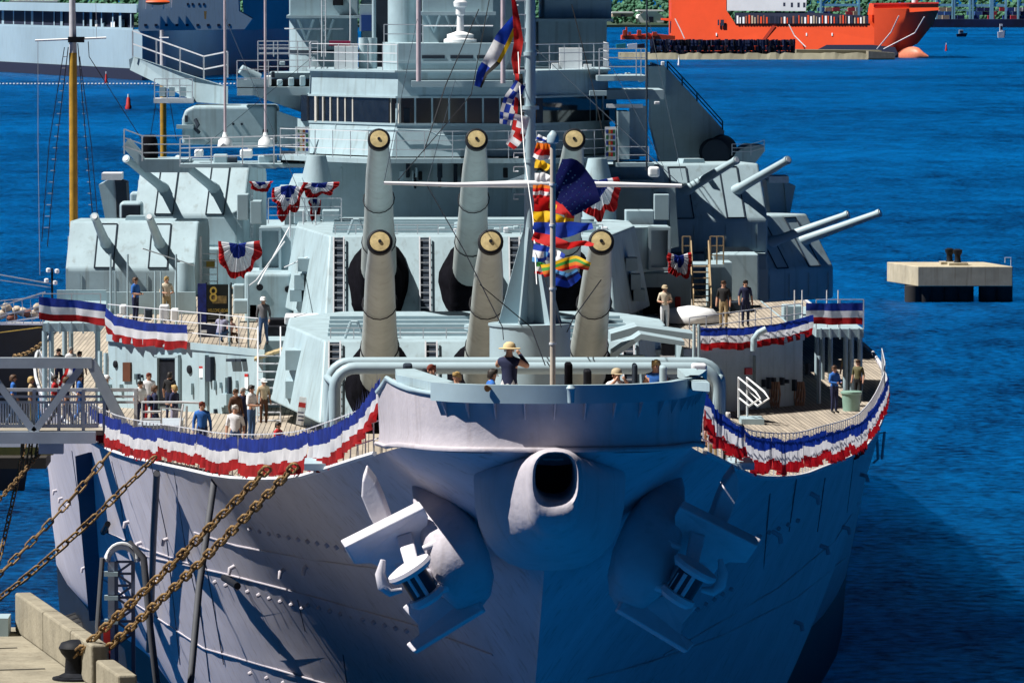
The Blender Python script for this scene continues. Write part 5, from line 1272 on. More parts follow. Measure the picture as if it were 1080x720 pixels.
flag('green, yellow and red striped flag', [(572, 286), (590, 281), (607, 276), (622, 281)], [6, 7, 6, 4], 7.6, 7.4, ['y', 'g', 'o', 'r'], 16)
flag('drooping dark blue flag near the lowest jackstaff band', [(583, 292), (598, 296), (611, 288)], [9, 8, 5], 6.6, 6.4, ['l', 'n', 'b', 'b'], 17)
flag('small green and white flag at the lower end of the line', [(565, 282), (574, 284), (582, 287)], [6, 5, 3], 7.9, 7.8, ['g', 'w', 'r'], 18)
flag('small red, white and blue flag held up behind the gangway', [(77, 382), (74, 396), (66, 410)], [4, 7, 6], 70, 69.8, ['b', 'w', 'r'], 23, group=None, cat='flag', name='hand_flag')
# union jack: dark blue with small white stars
jk = flag('dark blue jack flag with rows of white stars at the jackstaff', [(586, 186), (597, 190), (609, 202), (619, 220)], [20, 24, 21, 17], 1.4, 2.2, ['n'], 19, cat='flag', group=None, name='jack_flag', amp=.05)
JB = BVHTree.FromPolygons([jk.matrix_world @ Vector((0, 0, 0)) + jk.location + v.co for v in jk.data.vertices], [tuple(p.vertices) for p in jk.data.polygons])
for i in range(8):
    for j in range(7):
        x = 588 + i * 4.6 + (j % 2) * 2; y = 168 + j * 7 + i * 4.2
        hit = JB.ray_cast(CAM, ray(x, y).normalized())
        if hit[0] is None: continue
        c = hit[0] - ray(x, y).normalized() * .012; mb = MB()
        pts = [c + RGT * (math.sin(2 * math.pi * k / 10) * (.022 if k % 2 == 0 else .009)) + UPV * (math.cos(2 * math.pi * k / 10) * (.022 if k % 2 == 0 else .009)) for k in range(10)]
        mb.add(pts, [tuple(range(10))]); mb.build('star', CLW, jk, org=jk.location)
# dressing line itself
mb = MB(); mb.tube([W(543, -20, 23), W(548, 90, 20.5), W(553, 165, 17), W(562, 230, 11), W(566, 300, 6)], .01, 4); tag(mb.build('dressing_line', WHITE), 'thin line that carries the signal flags down past the mast', 'line')

# ---------------------------------------------------------------- boards and banners
def text_obj(parent, body, size, loc, mt, name='lettering', align='CENTER', scale_x=1.0):
    cu = bpy.data.curves.new(name, 'FONT'); cu.body = body; cu.size = size; cu.align_x = align; cu.extrude = .004; cu.space_character = 1.0
    o = bpy.data.objects.new(name, cu); scene.collection.objects.link(o)
    dg = bpy.context.evaluated_depsgraph_get(); me = bpy.data.meshes.new_from_object(o.evaluated_get(dg)); bpy.data.objects.remove(o)
    me.name = name; me.materials.clear(); me.materials.append(mt)
    M = Matrix.Translation(Vector(loc) - root_of(parent).location) @ Matrix.Rotation(R(90), 4, 'X') @ Matrix.Diagonal((scale_x, 1, 1, 1)); me.transform(M)
    ob = bpy.data.objects.new(name, me); scene.collection.objects.link(ob); ob.parent = parent; return ob
GOLD = mat('gold_print', (.62, .42, .08), .4)
BN = 90.5
bn_ = empty('banner_stand', W(226, 362, BN), 'black printed banner with gold lettering standing on the left deckhouse', 'banner')
mb = MB(); mb.pbox(218, 300, 244, 340, BN, .08); mb.build('banner_panel', mat('black_print', (.010, .014, .012), .4), bn_)
mb = MB(); mb.pbox(243.2, 298, 244.6, 366, BN + .02, .06); mb.build('banner_post', DARK, bn_); mb = MB(); mb.pbox(217, 298, 218.2, 366, BN + .02, .06); mb.build('banner_post', DARK, bn_)
c = W(231, 329, BN - .01); text_obj(bn_, 'WELCOME ABOARD', .155, (c.x, BN - .012, c.z), GOLD, scale_x=.52)
c = W(225, 318, BN - .01); text_obj(bn_, '8', .72, (c.x, BN - .012, c.z), GOLD, scale_x=.8)
mb = MB(); mb.pbox(224, 312, 239, 320, BN - .012, .01); mb.build('printed_picture', mat('gold_brown_print', (.30, .20, .07), .5, vscale=8, var=.4), bn_)
mb = MB(); mb.pbox(238, 331, 242, 338, BN - .012, .01); mb.build('printed_patch', WHITE, bn_)
for y in (333, 335.4): mb = MB(); mb.pbox(219.5, y, 236, y + 1, BN - .012, .01); mb.build('printed_line', mat('grey_print', (.16, .16, .15), .5), bn_)
bl = empty('blue_banner', W(214, 362, 89.6), 'blue banner with white patches in front of the black banner', 'banner')
mb = MB(); mb.pbox(208.5, 299, 217.5, 340, 90.2, .06); mb.build('banner_panel', mat('blue_print', (.015, .03, .22), .5, vscale=5, var=.35), bl)
mb = MB(); mb.pbox(209, 341, 240, 363, 89.6, .06); mb.build('banner_panel', mat('navy_print', (.006, .016, .06), .5, vscale=5, var=.35), bl)
for x0, y0, x1, y1 in ((212, 348, 218, 351), (210, 359, 213, 361.5), (216, 359, 220, 361.5)): mb = MB(); mb.pbox(x0, y0, x1, y1, 89.59, .01); mb.build('printed_patch', WHITE, bl)
# ribbon boards beside the bridge
RIB = [(.45, .02, .02), (.5, .28, .03), (.02, .05, .28), (.30, .10, .03), (.70, .66, .55), (.02, .14, .06)]
def ribbon_board(x0, y0, x1, y1, s, label, skew=0):
    t = empty('ribbon_board', W((x0 + x1) / 2, y1, s), label, 'sign board', 'ribbon boards on the bridge')
    mb = MB(); mb.pbox(x0, y0, x1, y1, s, .06); mb.build('board', WHITE, t)
    rows = 5
    for r_ in range(rows):
        for c_ in range(4):
            px = lerp(x0 + 1.4, x1 - 1.4, (c_ + .5) / 4); py = lerp(y0 + 2, y1 - 3, (r_ + .5) / rows); h = (y1 - y0) / rows * .30
            q = RIB[(r_ * 3 + c_ * 5 + int(x0)) % 6]; mb = MB(); mb.pbox(px - 1.35, py - h, px + 1.35, py + h, s - .012, .012); mb.build('ribbon', mat('ribbon_%d' % RIB.index(q), q, .6), t)
ribbon_board(311.5, 134, 326.5, 163, 115.6, 'white board with rows of coloured service ribbons left of the bridge')
ribbon_board(638, 134, 650, 169, 113, 'shaded board with rows of coloured service ribbons right of the bridge')
# small sign on turret one's side
sg = empty('notice_sign', W(316, 448, 71), 'small narrow notice sign on the left side of turret one', 'sign')
mb = MB(); mb.ext([W(316, 418, 71), W(323.5, 419, 71), W(320, 449, 71), W(312, 447, 71)], (0, .03, 0)); mb.build('sign_plate', WHITE, sg)
mb = MB(); mb.ext([W(315.3, 424, 70.98), W(322.8, 425, 70.98), W(322, 430, 70.98), W(314.6, 429, 70.98)], (0, .01, 0)); mb.build('sign_stripe', REDM, sg)
for y in (434, 438, 442): mb = MB(); mb.ext([W(314.5, y, 70.98), W(320.5, y + .8, 70.98), W(320.2, y + 2, 70.98), W(314.2, y + 1.2, 70.98)], (0, .01, 0)); mb.build('sign_line', NAVY, sg)
# ---------------------------------------------------------------- people
SKIN = [mat('skin_fair', (.50, .27, .18), .6), mat('skin_tan', (.34, .17, .10), .6)]
def cloth(n, c): return mat('cloth_' + n, c, .85, var=.12, vscale=9)
CL = dict(grey=(.12, .12, .13), navy=(.012, .018, .06), blue=(.02, .12, .42), jeans=(.04, .09, .20), white=(.72, .72, .74), red=(.42, .015, .02), brown=(.10, .045, .025), black=(.012, .012, .014), khaki=(.36, .27, .15), cream=(.60, .52, .40), teal=(.02, .22, .25), tan=(.45, .34, .22), pink=(.50, .28, .25), olive=(.12, .11, .05), lav=(.30, .30, .42))
HAIR = dict(dark=(.015, .010, .008), brown=(.08, .04, .02), grey=(.35, .34, .33), white=(.68, .66, .62), blond=(.40, .27, .10), red=(.16, .03, .015), none=None)
def person(loc, face, shirt, legs, hair, label, h=1.58, pose='stand', hat=None, skin=0, sleeves='short', bag=None, lean=0.0):
    """one continuous skinned body; face = heading in degrees (0 looks at the camera side)"""
    k = h / 1.75; loc = Vector(loc)
    J = dict(pel=(0, 0, .95), bel=(0, -.01, 1.08), che=(0, -.015, 1.28), sho=(0, .0, 1.43), nec=(0, .0, 1.50), hed=(0, -.02, 1.60), top=(0, -.01, 1.72),
             sl=(-.17, 0, 1.41), el=(-.24, .03, 1.14), wl=(-.25, -.06, .90), hl=(-.25, -.09, .80), sr=(.17, 0, 1.41), er=(.24, .03, 1.14), wr=(.25, -.06, .90), hr=(.25, -.09, .80),
             pl=(-.09, 0, .90), kl=(-.10, -.02, .50), al=(-.10, .02, .09), tl=(-.11, -.15, .04), pr=(.09, 0, .90), kr=(.10, -.02, .50), ar=(.10, .02, .09), tr=(.11, -.15, .04))
    if pose == 'walk': J.update(kl=(-.09, -.14, .50), al=(-.09, -.20, .10), tl=(-.10, -.36, .05), kr=(.09, .02, .50), ar=(.09, .26, .14), tr=(.10, .14, .05), hl=(-.24, .10, .82), wl=(-.25, .06, .92), hr=(.24, -.20, .84), wr=(.25, -.14, .93))
    if pose == 'photo': J.update(el=(-.30, -.20, 1.30), wl=(-.10, -.30, 1.52), hl=(-.05, -.28, 1.60), er=(.30, -.20, 1.30), wr=(.10, -.30, 1.52), hr=(.05, -.28, 1.60))
    if pose == 'hips': J.update(el=(-.36, .08, 1.18), wl=(-.20, -.06, 1.02), hl=(-.14, -.08, 1.0), er=(.36, .08, 1.18), wr=(.20, -.06, 1.02), hr=(.14, -.08, 1.0))
    if pose == 'hold': J.update(el=(-.26, -.02, 1.14), wl=(-.12, -.26, 1.12), hl=(-.05, -.30, 1.12), er=(.26, -.02, 1.14), wr=(.12, -.26, 1.12), hr=(.05, -.30, 1.12))
    if pose == 'point': J.update(er=(.42, -.10, 1.36), wr=(.62, -.20, 1.40), hr=(.70, -.23, 1.42))
    if pose in ('sit', 'crouch'):
        d = -.45 if pose == 'sit' else -.55
        for q in ('pel', 'bel', 'che', 'sho', 'nec', 'hed', 'top', 'sl', 'sr', 'el', 'er', 'pl', 'pr'): x, y, z = J[q]; J[q] = (x, y - (.12 if q not in ('pel', 'pl', 'pr', 'bel') else 0), z + d)
        J.update(kl=(-.16, -.45, .50), al=(-.16, -.38, .09), tl=(-.17, -.55, .04), kr=(.16, -.45, .50), ar=(.16, -.38, .09), tr=(.17, -.55, .04), wl=(-.18, -.42, .62), hl=(-.12, -.48, .60), wr=(.18, -.42, .62), hr=(.12, -.48, .60), el=(-.27, -.16, .74), er=(.27, -.16, .74))
    rad = dict(pel=(.155, .115), bel=(.15, .11), che=(.17, .115), sho=(.12, .08), nec=(.055, .058), hed=(.078, .092), top=(.058, .066), sl=(.075, .07), el=(.05, .05), wl=(.034, .036), hl=(.038, .028), pl=(.10, .10), kl=(.062, .066), al=(.045, .05), tl=(.045, .034))
    for a, b in (('sr', 'sl'), ('er', 'el'), ('wr', 'wl'), ('hr', 'hl'), ('pr', 'pl'), ('kr', 'kl'), ('ar', 'al'), ('tr', 'tl')): rad[a] = rad[b]
    E = [('pel', 'bel'), ('bel', 'che'), ('che', 'sho'), ('sho', 'nec'), ('nec', 'hed'), ('hed', 'top'), ('sho', 'sl'), ('sl', 'el'), ('el', 'wl'), ('wl', 'hl'), ('sho', 'sr'), ('sr', 'er'), ('er', 'wr'), ('wr', 'hr'), ('pel', 'pl'), ('pl', 'kl'), ('kl', 'al'), ('al', 'tl'), ('pel', 'pr'), ('pr', 'kr'), ('kr', 'ar'), ('ar', 'tr')]
    names = list(J); me = bpy.data.meshes.new('body'); me.from_pydata([Vector(J[n]) + Vector((0, -lean * max(0, J[n][2] - .9), 0)) for n in names], [(names.index(a), names.index(b)) for a, b in E], [])
    ob = bpy.data.objects.new('body', me); scene.collection.objects.link(ob)
    md = ob.modifiers.new('skin', 'SKIN'); md.use_smooth_shade = True
    for n, sv in zip(names, me.skin_vertices[0].data): sv.radius = rad[n]; sv.use_root = (n == 'pel')
    ob.modifiers.new('sub', 'SUBSURF').levels = 1
    dg = bpy.context.evaluated_depsgraph_get(); dg.update()
    m2 = bpy.data.meshes.new_from_object(ob.evaluated_get(dg)); bpy.data.objects.remove(ob); bpy.data.meshes.remove(me)
    for q in (SKIN[skin], cloth(shirt, CL[shirt]), cloth(legs, CL[legs]), cloth('shoe', (.02, .02, .022))): m2.materials.append(q)
    seg = [(names.index(a), names.index(b), a, b) for a, b in E]; jp = {n: Vector(J[n]) + Vector((0, -lean * max(0, J[n][2] - .9), 0)) for n in names}
    for p in m2.polygons:
        c = p.center; best = None
        for _, _, a, b in seg:
            A, B = jp[a], jp[b]; t_ = max(0, min(1, (c - A).dot(B - A) / (B - A).length_squared)); d = (c - lerp(A, B, t_)).length
            if best is None or d < best[0]: best = (d, a, b, t_)
        _, a, b, t_ = best; mi = 1
        if a in ('nec', 'hed') or (b == 'nec' and t_ > .4): mi = 0
        elif a in ('wl', 'wr'): mi = 0
        elif a in ('el', 'er'): mi = 0 if sleeves == 'short' else 1
        elif a in ('sl', 'sr') and sleeves == 'none': mi = 0
        elif a in ('pl', 'pr', 'kl', 'kr') or (a == 'pel' and b in ('pl', 'pr')) or (a == 'pel' and t_ < .3): mi = 2
        elif a in ('al', 'ar'): mi = 3
        p.material_index = mi; p.use_smooth = True
    M = Matrix.Diagonal((k, k, k, 1)); m2.transform(M)
    t = empty('person', loc, label, 'person', 'visitors on board'); t.rotation_euler = (0, 0, R(face))
    bo = bpy.data.objects.new('body', m2); scene.collection.objects.link(bo); bo.parent = t
    def add(mb, nm, mt): 
        o = mb.build(nm, mt, None, smooth=60); o.data.transform(M); o.parent = t; return o
    hd = jp['hed']
    if HAIR.get(hair):
        mb = MB(); rings = []
        for i in range(6):
            a = R(-20 + 22 * i); r = math.cos(a); rings.append([hd + Vector((math.cos(q) * .098 * r, .018 + math.sin(q) * .112 * r + (.012 if math.sin(q) > 0 else .0), .03 + .118 * math.sin(a) - (.05 if math.sin(q) > .2 and i < 2 else 0) + (.055 if math.sin(q) < -.3 and i < 3 else 0))) for q in [2 * math.pi * j / 14 for j in range(14)]])
        mb.loft(rings); add(mb, 'hair', mat('hair_' + hair, HAIR[hair], .6))
    mb = MB(); mb.add([hd + Vector(v) for v in ((-.014, -.088, .0), (.014, -.088, .0), (0, -.115, -.022), (0, -.088, .035), (0, -.086, -.034))], [(0, 2, 3), (1, 3, 2), (0, 4, 2), (1, 2, 4)]); add(mb, 'nose', SKIN[skin])
    for sd in (-1, 1):
        mb = MB(); mb.lathe([(.028, 0), (.022, .014)], hd + Vector((sd * .078, .01, 0)), (sd, 0, 0), 8); add(mb, 'ear', SKIN[skin])
        mb = MB(); mb.lathe([(.012, 0), (.006, .006)], hd + Vector((sd * .032, -.088, .02)), (0, -1, 0), 6); add(mb, 'eye', mat('eye_dark', (.02, .02, .02), .3))
    if hat:
        hm = mat('hat_' + hat, dict(white=(.7, .7, .7), straw=(.62, .48, .26), red=(.25, .02, .02), navy=(.012, .018, .07), khaki=(.42, .34, .22))[hat], .8)
        mb = MB(); mb.lathe([(.12, .035), (.118, .06), (.105, .12), (.06, .155), (.01, .165)], hd, (0, 0, 1), 14)
        if hat == 'straw': mb.lathe([(.20, .03), (.205, .045), (.11, .06)], hd, (0, 0, 1), 14)
        else: mb.add([hd + Vector(v) for v in ((-.09, -.07, .04), (.09, -.07, .04), (.07, -.20, .025), (-.07, -.20, .025), (-.09, -.07, .055), (.09, -.07, .055), (.07, -.20, .035), (-.07, -.20, .035))], [(0, 1, 2, 3), (4, 5, 6, 7), (2, 3, 7, 6), (0, 3, 7, 4), (1, 2, 6, 5)])
        add(mb, 'hat', hm)
    if bag:
        mb = MB(); mb.box(-.15, .10, 1.05, .15, .24, 1.42); o = add(mb, 'backpack', cloth(bag, CL[bag]))
        b = o.modifiers.new('bevel', 'BEVEL'); b.width = .05; b.segments = 3
    return t
def md(px, s, z=None): p = W(px, 400, s); return (p.x, s, zd(s) + .02 if z is None else z)
D1 = DZ1 + .03
person(md(278, 84.9, D1), -12, 'grey', 'jeans', 'none', 'man in grey shirt, jeans and white cap walking on the left upper deck', pose='walk', hat='white', sleeves='long')
person(md(232, 86.0, D1), 150, 'lav', 'jeans', 'dark', 'visitor in pale blue top and jeans crouching by the banners', pose='crouch', h=1.5)
person(md(243, 86.4, D1), 30, 'pink', 'brown', 'brown', 'small child in pink sitting beside the banners', pose='sit', h=1.1)
person(md(143, 97, D1), 60, 'blue', 'navy', 'brown', 'man in blue shirt standing behind the left upper bunting', pose='hold', h=1.62)
person(md(176, 98, D1), 20, 'cream', 'khaki', 'blond', 'visitor in cream clothes leaning behind the left upper bunting', pose='hold', h=1.6)
person(md(701, 92, D1), 5, 'cream', 'white', 'none', 'person in cream shirt and tan hat on the right upper deck', hat='khaki', pose='hold')
person(md(763, 93.5, D1), -15, 'black', 'khaki', 'brown', 'man in black shirt and khaki shorts below the tan ladder', pose='stand', h=1.66)
person(md(786, 95, D1), 10, 'navy', 'navy', 'dark', 'person in dark clothes in the shade right of the tan ladder', pose='stand', h=1.6)
person(md(537, 3.2, 18.34), 160, 'navy', 'white', 'none', 'person in navy shirt and straw hat photographing at the very bow', pose='photo', hat='straw', h=1.78, sleeves='none')
person(md(692, 9.2, zd(9.2) + .2), -10, 'blue', 'jeans', 'blond', 'man in blue tank top looking over the bow bulwark', sleeves='none', h=1.72, pose='hold')
person(md(650, 10.5, zd(10.5) + .2), 15, 'white', 'khaki', 'none', 'person in khaki cap half hidden behind the bow bulwark', hat='khaki', h=1.62, pose='photo')
person(md(455, 9.6, zd(9.6) + .2), 20, 'teal', 'jeans', 'red', 'red haired visitor behind the left end of the bow bulwark', h=1.66)
person(md(482, 10.2, zd(10.2) + .2), -30, 'khaki', 'tan', 'blond', 'blond visitor behind the bow bulwark beside the red haired one', h=1.55)
person(md(513, 9.8, zd(9.8) + .2), 100, 'blue', 'navy', 'dark', 'dark haired visitor in blue next to the photographer at the bow', h=1.58, lean=.2)
person(md(213, 47), 5, 'blue', 'navy', 'red', 'man in bright blue shirt on the left main deck behind the bunting', sleeves='long', h=1.58)
person(md(248, 42), -5, 'white', 'jeans', 'white', 'white haired woman in white printed T-shirt on the left main deck', h=1.55, pose='stand')
person(md(248.5, 67), 35, 'brown', 'brown', 'brown', 'person in brown jacket, leftmost of three by the deckhouse', sleeves='long', h=1.55)
person(md(256, 67.8), 30, 'navy', 'navy', 'grey', 'person in navy, middle of three by the deckhouse', h=1.56)
person(md(265, 66.4), 60, 'white', 'jeans', 'dark', 'man in white T-shirt and light jeans, rightmost of three by the deckhouse', h=1.68, pose='hold')
person(md(290, 50), 60, 'red', 'grey', 'dark', 'child in red shirt sitting at the foot of the deck ladder', pose='sit', h=1.35)
person(md(163, 69), 100, 'navy', 'navy', 'brown', 'woman in navy walking on board beside the boarding platform', pose='walk', sleeves='long', h=1.6, bag='navy')
person(md(184, 69.5), -120, 'navy', 'lav', 'blond', 'man in navy shirt leaning at the boarding platform rail', pose='hold', h=1.6)
person(md(148, 75), 30, 'white', 'navy', 'dark', 'dark haired visitor in white by the brown panel', h=1.55)
person(md(157, 80), 10, 'white', 'red', 'red', 'person in white and red by the deckhouse door', h=1.62, sleeves='long')
person(md(179, 82.4), 160, 'black', 'navy', 'dark', 'dark clothed visitor entering the deckhouse door', h=1.55)
person(md(278, 78.0), 20, 'tan', 'brown', 'none', 'person with white cap beside the inclined ladder', hat='white', h=1.5)
person(md(880, 86.0), 40, 'blue', 'navy', 'brown', 'person in blue jacket and dark trousers on the right main deck', sleeves='long', h=1.58, pose='hold')
person(md(782, 38), -120, 'white', 'grey', 'dark', 'dark haired child in white by the right bunting', h=1.1)
person(md(767, 30), 170, 'white', 'black', 'white', 'white haired person behind the right leg of the pipe arch', h=1.5)
person(md(752, 33), 150, 'pink', 'khaki', 'brown', 'person in salmon top behind the pipe arch', h=1.45)
gz = W(0, 455, 63).z
for x, s, sh, lg, hr, fc, ps, lb in ((70, 63.4, 'navy', 'navy', 'brown', 100, 'walk', 'person in dark clothes walking ahead on the gangway'), (58, 64.2, 'red', 'black', 'dark', 80, 'walk', 'person in red top on the gangway'), (112, 64, 'lav', 'navy', 'none', 90, 'stand', 'person with white cap at the gangway end post'), (33, 63.6, 'tan', 'olive', 'blond', 85, 'stand', 'person in tan on the gangway by the middle post'), (14, 64.4, 'blue', 'jeans', 'brown', 95, 'walk', 'person in blue farthest left on the gangway'), (84, 64.8, 'blue', 'blue', 'dark', 90, 'walk', 'person in blue in the middle of the gangway')):
    p = W(x, 455, s); person((p.x, s, gz), fc, sh, lg, hr, lb, h=1.55, pose=ps, hat='white' if hr == 'none' else None)
for x, s, sh, hr, lb in ((62, 100, 'black', 'dark', 'person in black under the left sponson'), (84, 98, 'teal', 'dark', 'dark haired person in teal under the left sponson'), (75, 101, 'white', 'grey', 'person in white between two others under the left sponson')):
    p = W(x, 380, s); person((p.x, s, zd(s) + .02), 20, sh, 'navy', hr, lb, h=1.55)
for x, s, sh, hr, lb in ((893, 98, 'khaki', 'dark', 'person in khaki below the right sponson'), (905, 92, 'olive', 'brown', 'person in olive at the far right rail')):
    p = W(x, 390, s); person((p.x, s, zd(s) + .02), -30, sh, 'black', hr, lb, h=1.5)
# bin and gear on the right deck
c = W(898, 400, 88); t = empty('deck_bin', (c.x, 88, zd(88)), 'pale green drum shaped bin on the right main deck', 'bin')
mb = MB(); mb.lathe([(.28, 0), (.32, .55), (.36, .58), (.36, .64), (.30, .66)], t.location, (0, 0, 1), 18); mb.build('bin_drum', mat('pale_green_plastic', (.22, .36, .30), .5), t, smooth=40)
# ---------------------------------------------------------------- schooner on the left: black hull, two yellow masts
SS = 205.0
sc = empty('schooner', W(-60, 420, SS) * 1.0, 'black hulled schooner with two yellow masts moored behind at the left', 'schooner')
sc.location.z = 0
MASTY = mat('varnished_yellow_mast', (.50, .29, .035), .45, var=.15, vscale=2); SHW = mat('white_mast_paint', (.55, .55, .58), .6)
zdk = W(0, 340, SS).z
bx = W(46, 360, SS).x
mb = MB()
rows = []
for u in range(9):
    x = lerp(bx, bx - 45, u / 8); hw = 3.6 * math.sin(min(1, u / 4) * math.pi / 2) + .1
    rows.append([Vector((x + .8 * (1 - u / 8), SS - hw, zdk)), Vector((x - .3, SS - hw * .96, zdk * .55)), Vector((x - 1.2, SS - hw * .7, -1)), Vector((x - 1.2, SS + hw * .7, -1)), Vector((x, SS + hw, zdk))])
mb.loft(rows, cap=True); mb.build('hull', BLACKP, sc, smooth=50)
mb = MB(); mb.tube([W(46, 341, SS - .2), W(0, 341, SS - 3.6), W(-60, 341, SS - 3.7)], .09, 5); mb.build('rail_cap', WHITE, sc)
mb = MB(); mb.tube([W(-10, 352, SS - 3.7), W(44, 345, SS - .4)], .03, 4); mb.build('gold_line', YELLOW, sc)
for x, yb, yt, r, s, xw in ((78, 420, 30, 4.3, SS + 2, 12), (173, 380, 52, 3.4, SS + 40, 40)):
    mb = MB(); a, b = W(x + .5, yb, s), W(x - 1, yt + 26, s); mb.tube([a, b], [r / ppm(s) * 1.1, r / ppm(s)], 12); mb.build('mast', MASTY, sc, smooth=60)
    c = W(x - 2, yt - 50 if x < 100 else yt - 20, s); mb = MB(); mb.tube([b, c], [r / ppm(s) * .95, r / ppm(s) * .7], 10); mb.build('topmast', SHW, sc, smooth=60)
s = SS + 2
mb = MB(); mb.tube([W(37, 43, s - .2), W(112, 40, s - .2)], .06, 6); mb.build('crosstree', WHITE, sc)
mb = MB(); mb.box(W(72, 45, s).x, s - .4, W(0, 45, s).z, W(89, 45, s).x, s + .1, W(0, 39, s).z); mb.build('masthead_fitting', DARK, sc)
ROPE = mat('dark_tarred_rope', (.03, .03, .045), .9); ROPEW = mat('pale_rope', (.6, .6, .62), .9)
for pts, m_, r in (([(72, 50), (60, 150), (50, 260)], ROPE, .035), ([(68, 50), (52, 150), (44, 255)], ROPE, .03), ([(82, 46), (90, 140), (98, 232)], ROPE, .035), ([(84, 60), (96, 150), (103, 230)], ROPE, .03), ([(40, 44), (40, 150), (42, 290)], ROPEW, .02), ([(93, 44), (94, 60), (150, 148)], ROPE, .03), ([(102, 40), (101, 2)], ROPEW, .015)):
    mb = MB(); mb.tube([W(x, y, s - .5) for x, y in pts], r, 4); mb.build('shroud', m_, sc)
for i in range(16):
    y = 60 + i * 12; f = (y - 50) / 210; mb = MB(); mb.tube([W(72 - 22 * f, y, s - .5), W(68 - 24 * f, y, s - .5)], .03, 4); mb.build('ratline', ROPEW, sc); mb = MB(); mb.tube([W(82 + 16 * f * .9, y, s - .5), W(84 + 19 * f * .9, y, s - .5)], .03, 4); mb.build('ratline', ROPEW, sc)
for pts in ([(166, 100), (158, 148)], [(178, 100), (186, 148)]): mb = MB(); mb.tube([W(x, y, SS + 39) for x, y in pts], .03, 4); mb.build('shroud', ROPE, sc)
mb = MB(); mb.tube([W(168, 40, SS + 39.6), W(178, 40, SS + 39.6)], .05, 5); mb.build('crosstree', WHITE, sc)
# bowsprit net, stowed sail and white lines
for a, b, r, m_ in (((-10, 288), (58, 300), .04, ROPEW), ((-10, 294), (54, 303), .03, ROPEW), ((-10, 326), (48, 308), .05, ROPEW), ((-10, 336), (46, 322), .045, ROPEW), ((-8, 342), (44, 334), .05, WHITE), ((-8, 318), (44, 313), .03, ROPEW), ((-8, 331), (45, 328), .03, ROPEW)):
    mb = MB(); mb.tube([W(*a, SS - 4), W(*b, SS - 4)], r, 4); mb.build('headrope', m_, sc)
SAIL = mat('stowed_sail_canvas', (.55, .46, .36), .9, var=.3, vscale=1.5)
for i in range(9):
    x = -6 + i * 5.6; mb = MB(); mb.lathe([(.05, -.2), (.20, -.1), (.26, .1), (.16, .3), (.03, .4)], W(x, 330 - (i % 3) * 3 + (i % 2) * 5, SS - 3.6), (1, .2, -.25 + .3 * (i % 2)), 8); mb.build('sail_bundle', SAIL if i % 3 else mat('rust_canvas', (.25, .10, .07), .9), sc, smooth=60)
for i in range(5): mb = MB(); x = 5 + i * 9; mb.tube([W(x, 316, SS - 3.9), W(x + 2, 341, SS - 3.9)], .025, 4); mb.build('net_cord', ROPEW, sc)
# radar and lights at the schooner's bow
mb = MB(); c = W(55, 306, SS - 4)
for x, y, r in ((51, 285, 3), (60, 286, 3), (49, 296, 2.6), (58, 298, 2.6)):
    mb = MB(); mb.lathe([(.06, -.12), (.12, -.08), (.12, .08), (.06, .12)], W(x, y, SS - 4), (0, 0, 1), 10); mb.build('lantern', WHITE, sc, smooth=50)
mb = MB(); mb.tube([W(55, 320, SS - 4), W(55, 283, SS - 4)], .06, 6); mb.build('lantern_post', DARK, sc)

# ---------------------------------------------------------------- mooring dolphin out in the water, right
dz = 1.6; d0 = WZ(968, 319, 0); DS = d0.y
do = empty('mooring_dolphin', Vector((W(1015, 310, DS).x, DS, 0)), 'flat concrete mooring dolphin on piles standing in the water', 'dolphin')
pa_, pb_ = W(968, 302, DS), W(1068, 302, DS); zt3 = W(968, 281, DS).z; pl_ = W(948, 295, DS + 14)
CONC2 = mat('pale_dolphin_concrete', (.46, .41, .30), .9, var=.15, vscale=.6, streak=.5)
mb = MB(); mb.ext([(pa_.x, DS, pa_.z), (pb_.x, DS, pb_.z), (pb_.x - 1.6, DS + 8, pb_.z), (pa_.x - 1.9, DS + 8, pa_.z)], (0, 0, zt3 - pa_.z)); o = mb.build('slab', CONC2, do)
bv = o.modifiers.new('bevel', 'BEVEL'); bv.width = .06; bv.segments = 2
for x in (964, 975, 988, 1003, 1017, 1042, 1058):
    for dy in (1.2, 4, 6.8): mb = MB(); c = W(x, 310, DS + dy); mb.cyl((c.x, DS + dy, -2), (c.x, DS + dy, pa_.z), .8, .8, 12); mb.build('pile', mat('wet_timber', (.02, .02, .022), .8), do, smooth=60)
for x, y in ((1003.5, 275), (1012, 278)):
    c = W(x - 2, y + 3, DS + 4 + (x > 1008) * -1.6); c.z = zt3
    mb = MB(); mb.box(c.x - .8, c.y - .9, zt3, c.x + .8, c.y + .9, zt3 + .22); mb.build('bollard_plinth', CONC2, do)
    mb = MB(); mb.lathe([(.34, .22), (.26, .35), (.24, .8), (.36, 1.0), (.40, 1.25), (.2, 1.35)], c, (0, 0, 1), 14); mb.build('bollard', DARK, do, smooth=50)
mb = MB(); c = W(1060, 283, DS + 6); mb.tube([(c.x, c.y, zt3), (c.x, c.y, zt3 + .45), (c.x + .5, c.y, zt3 + .45), (c.x + .5, c.y, zt3 - 1)], .04, 6); mb.build('ladder_rail', RAILM, do)

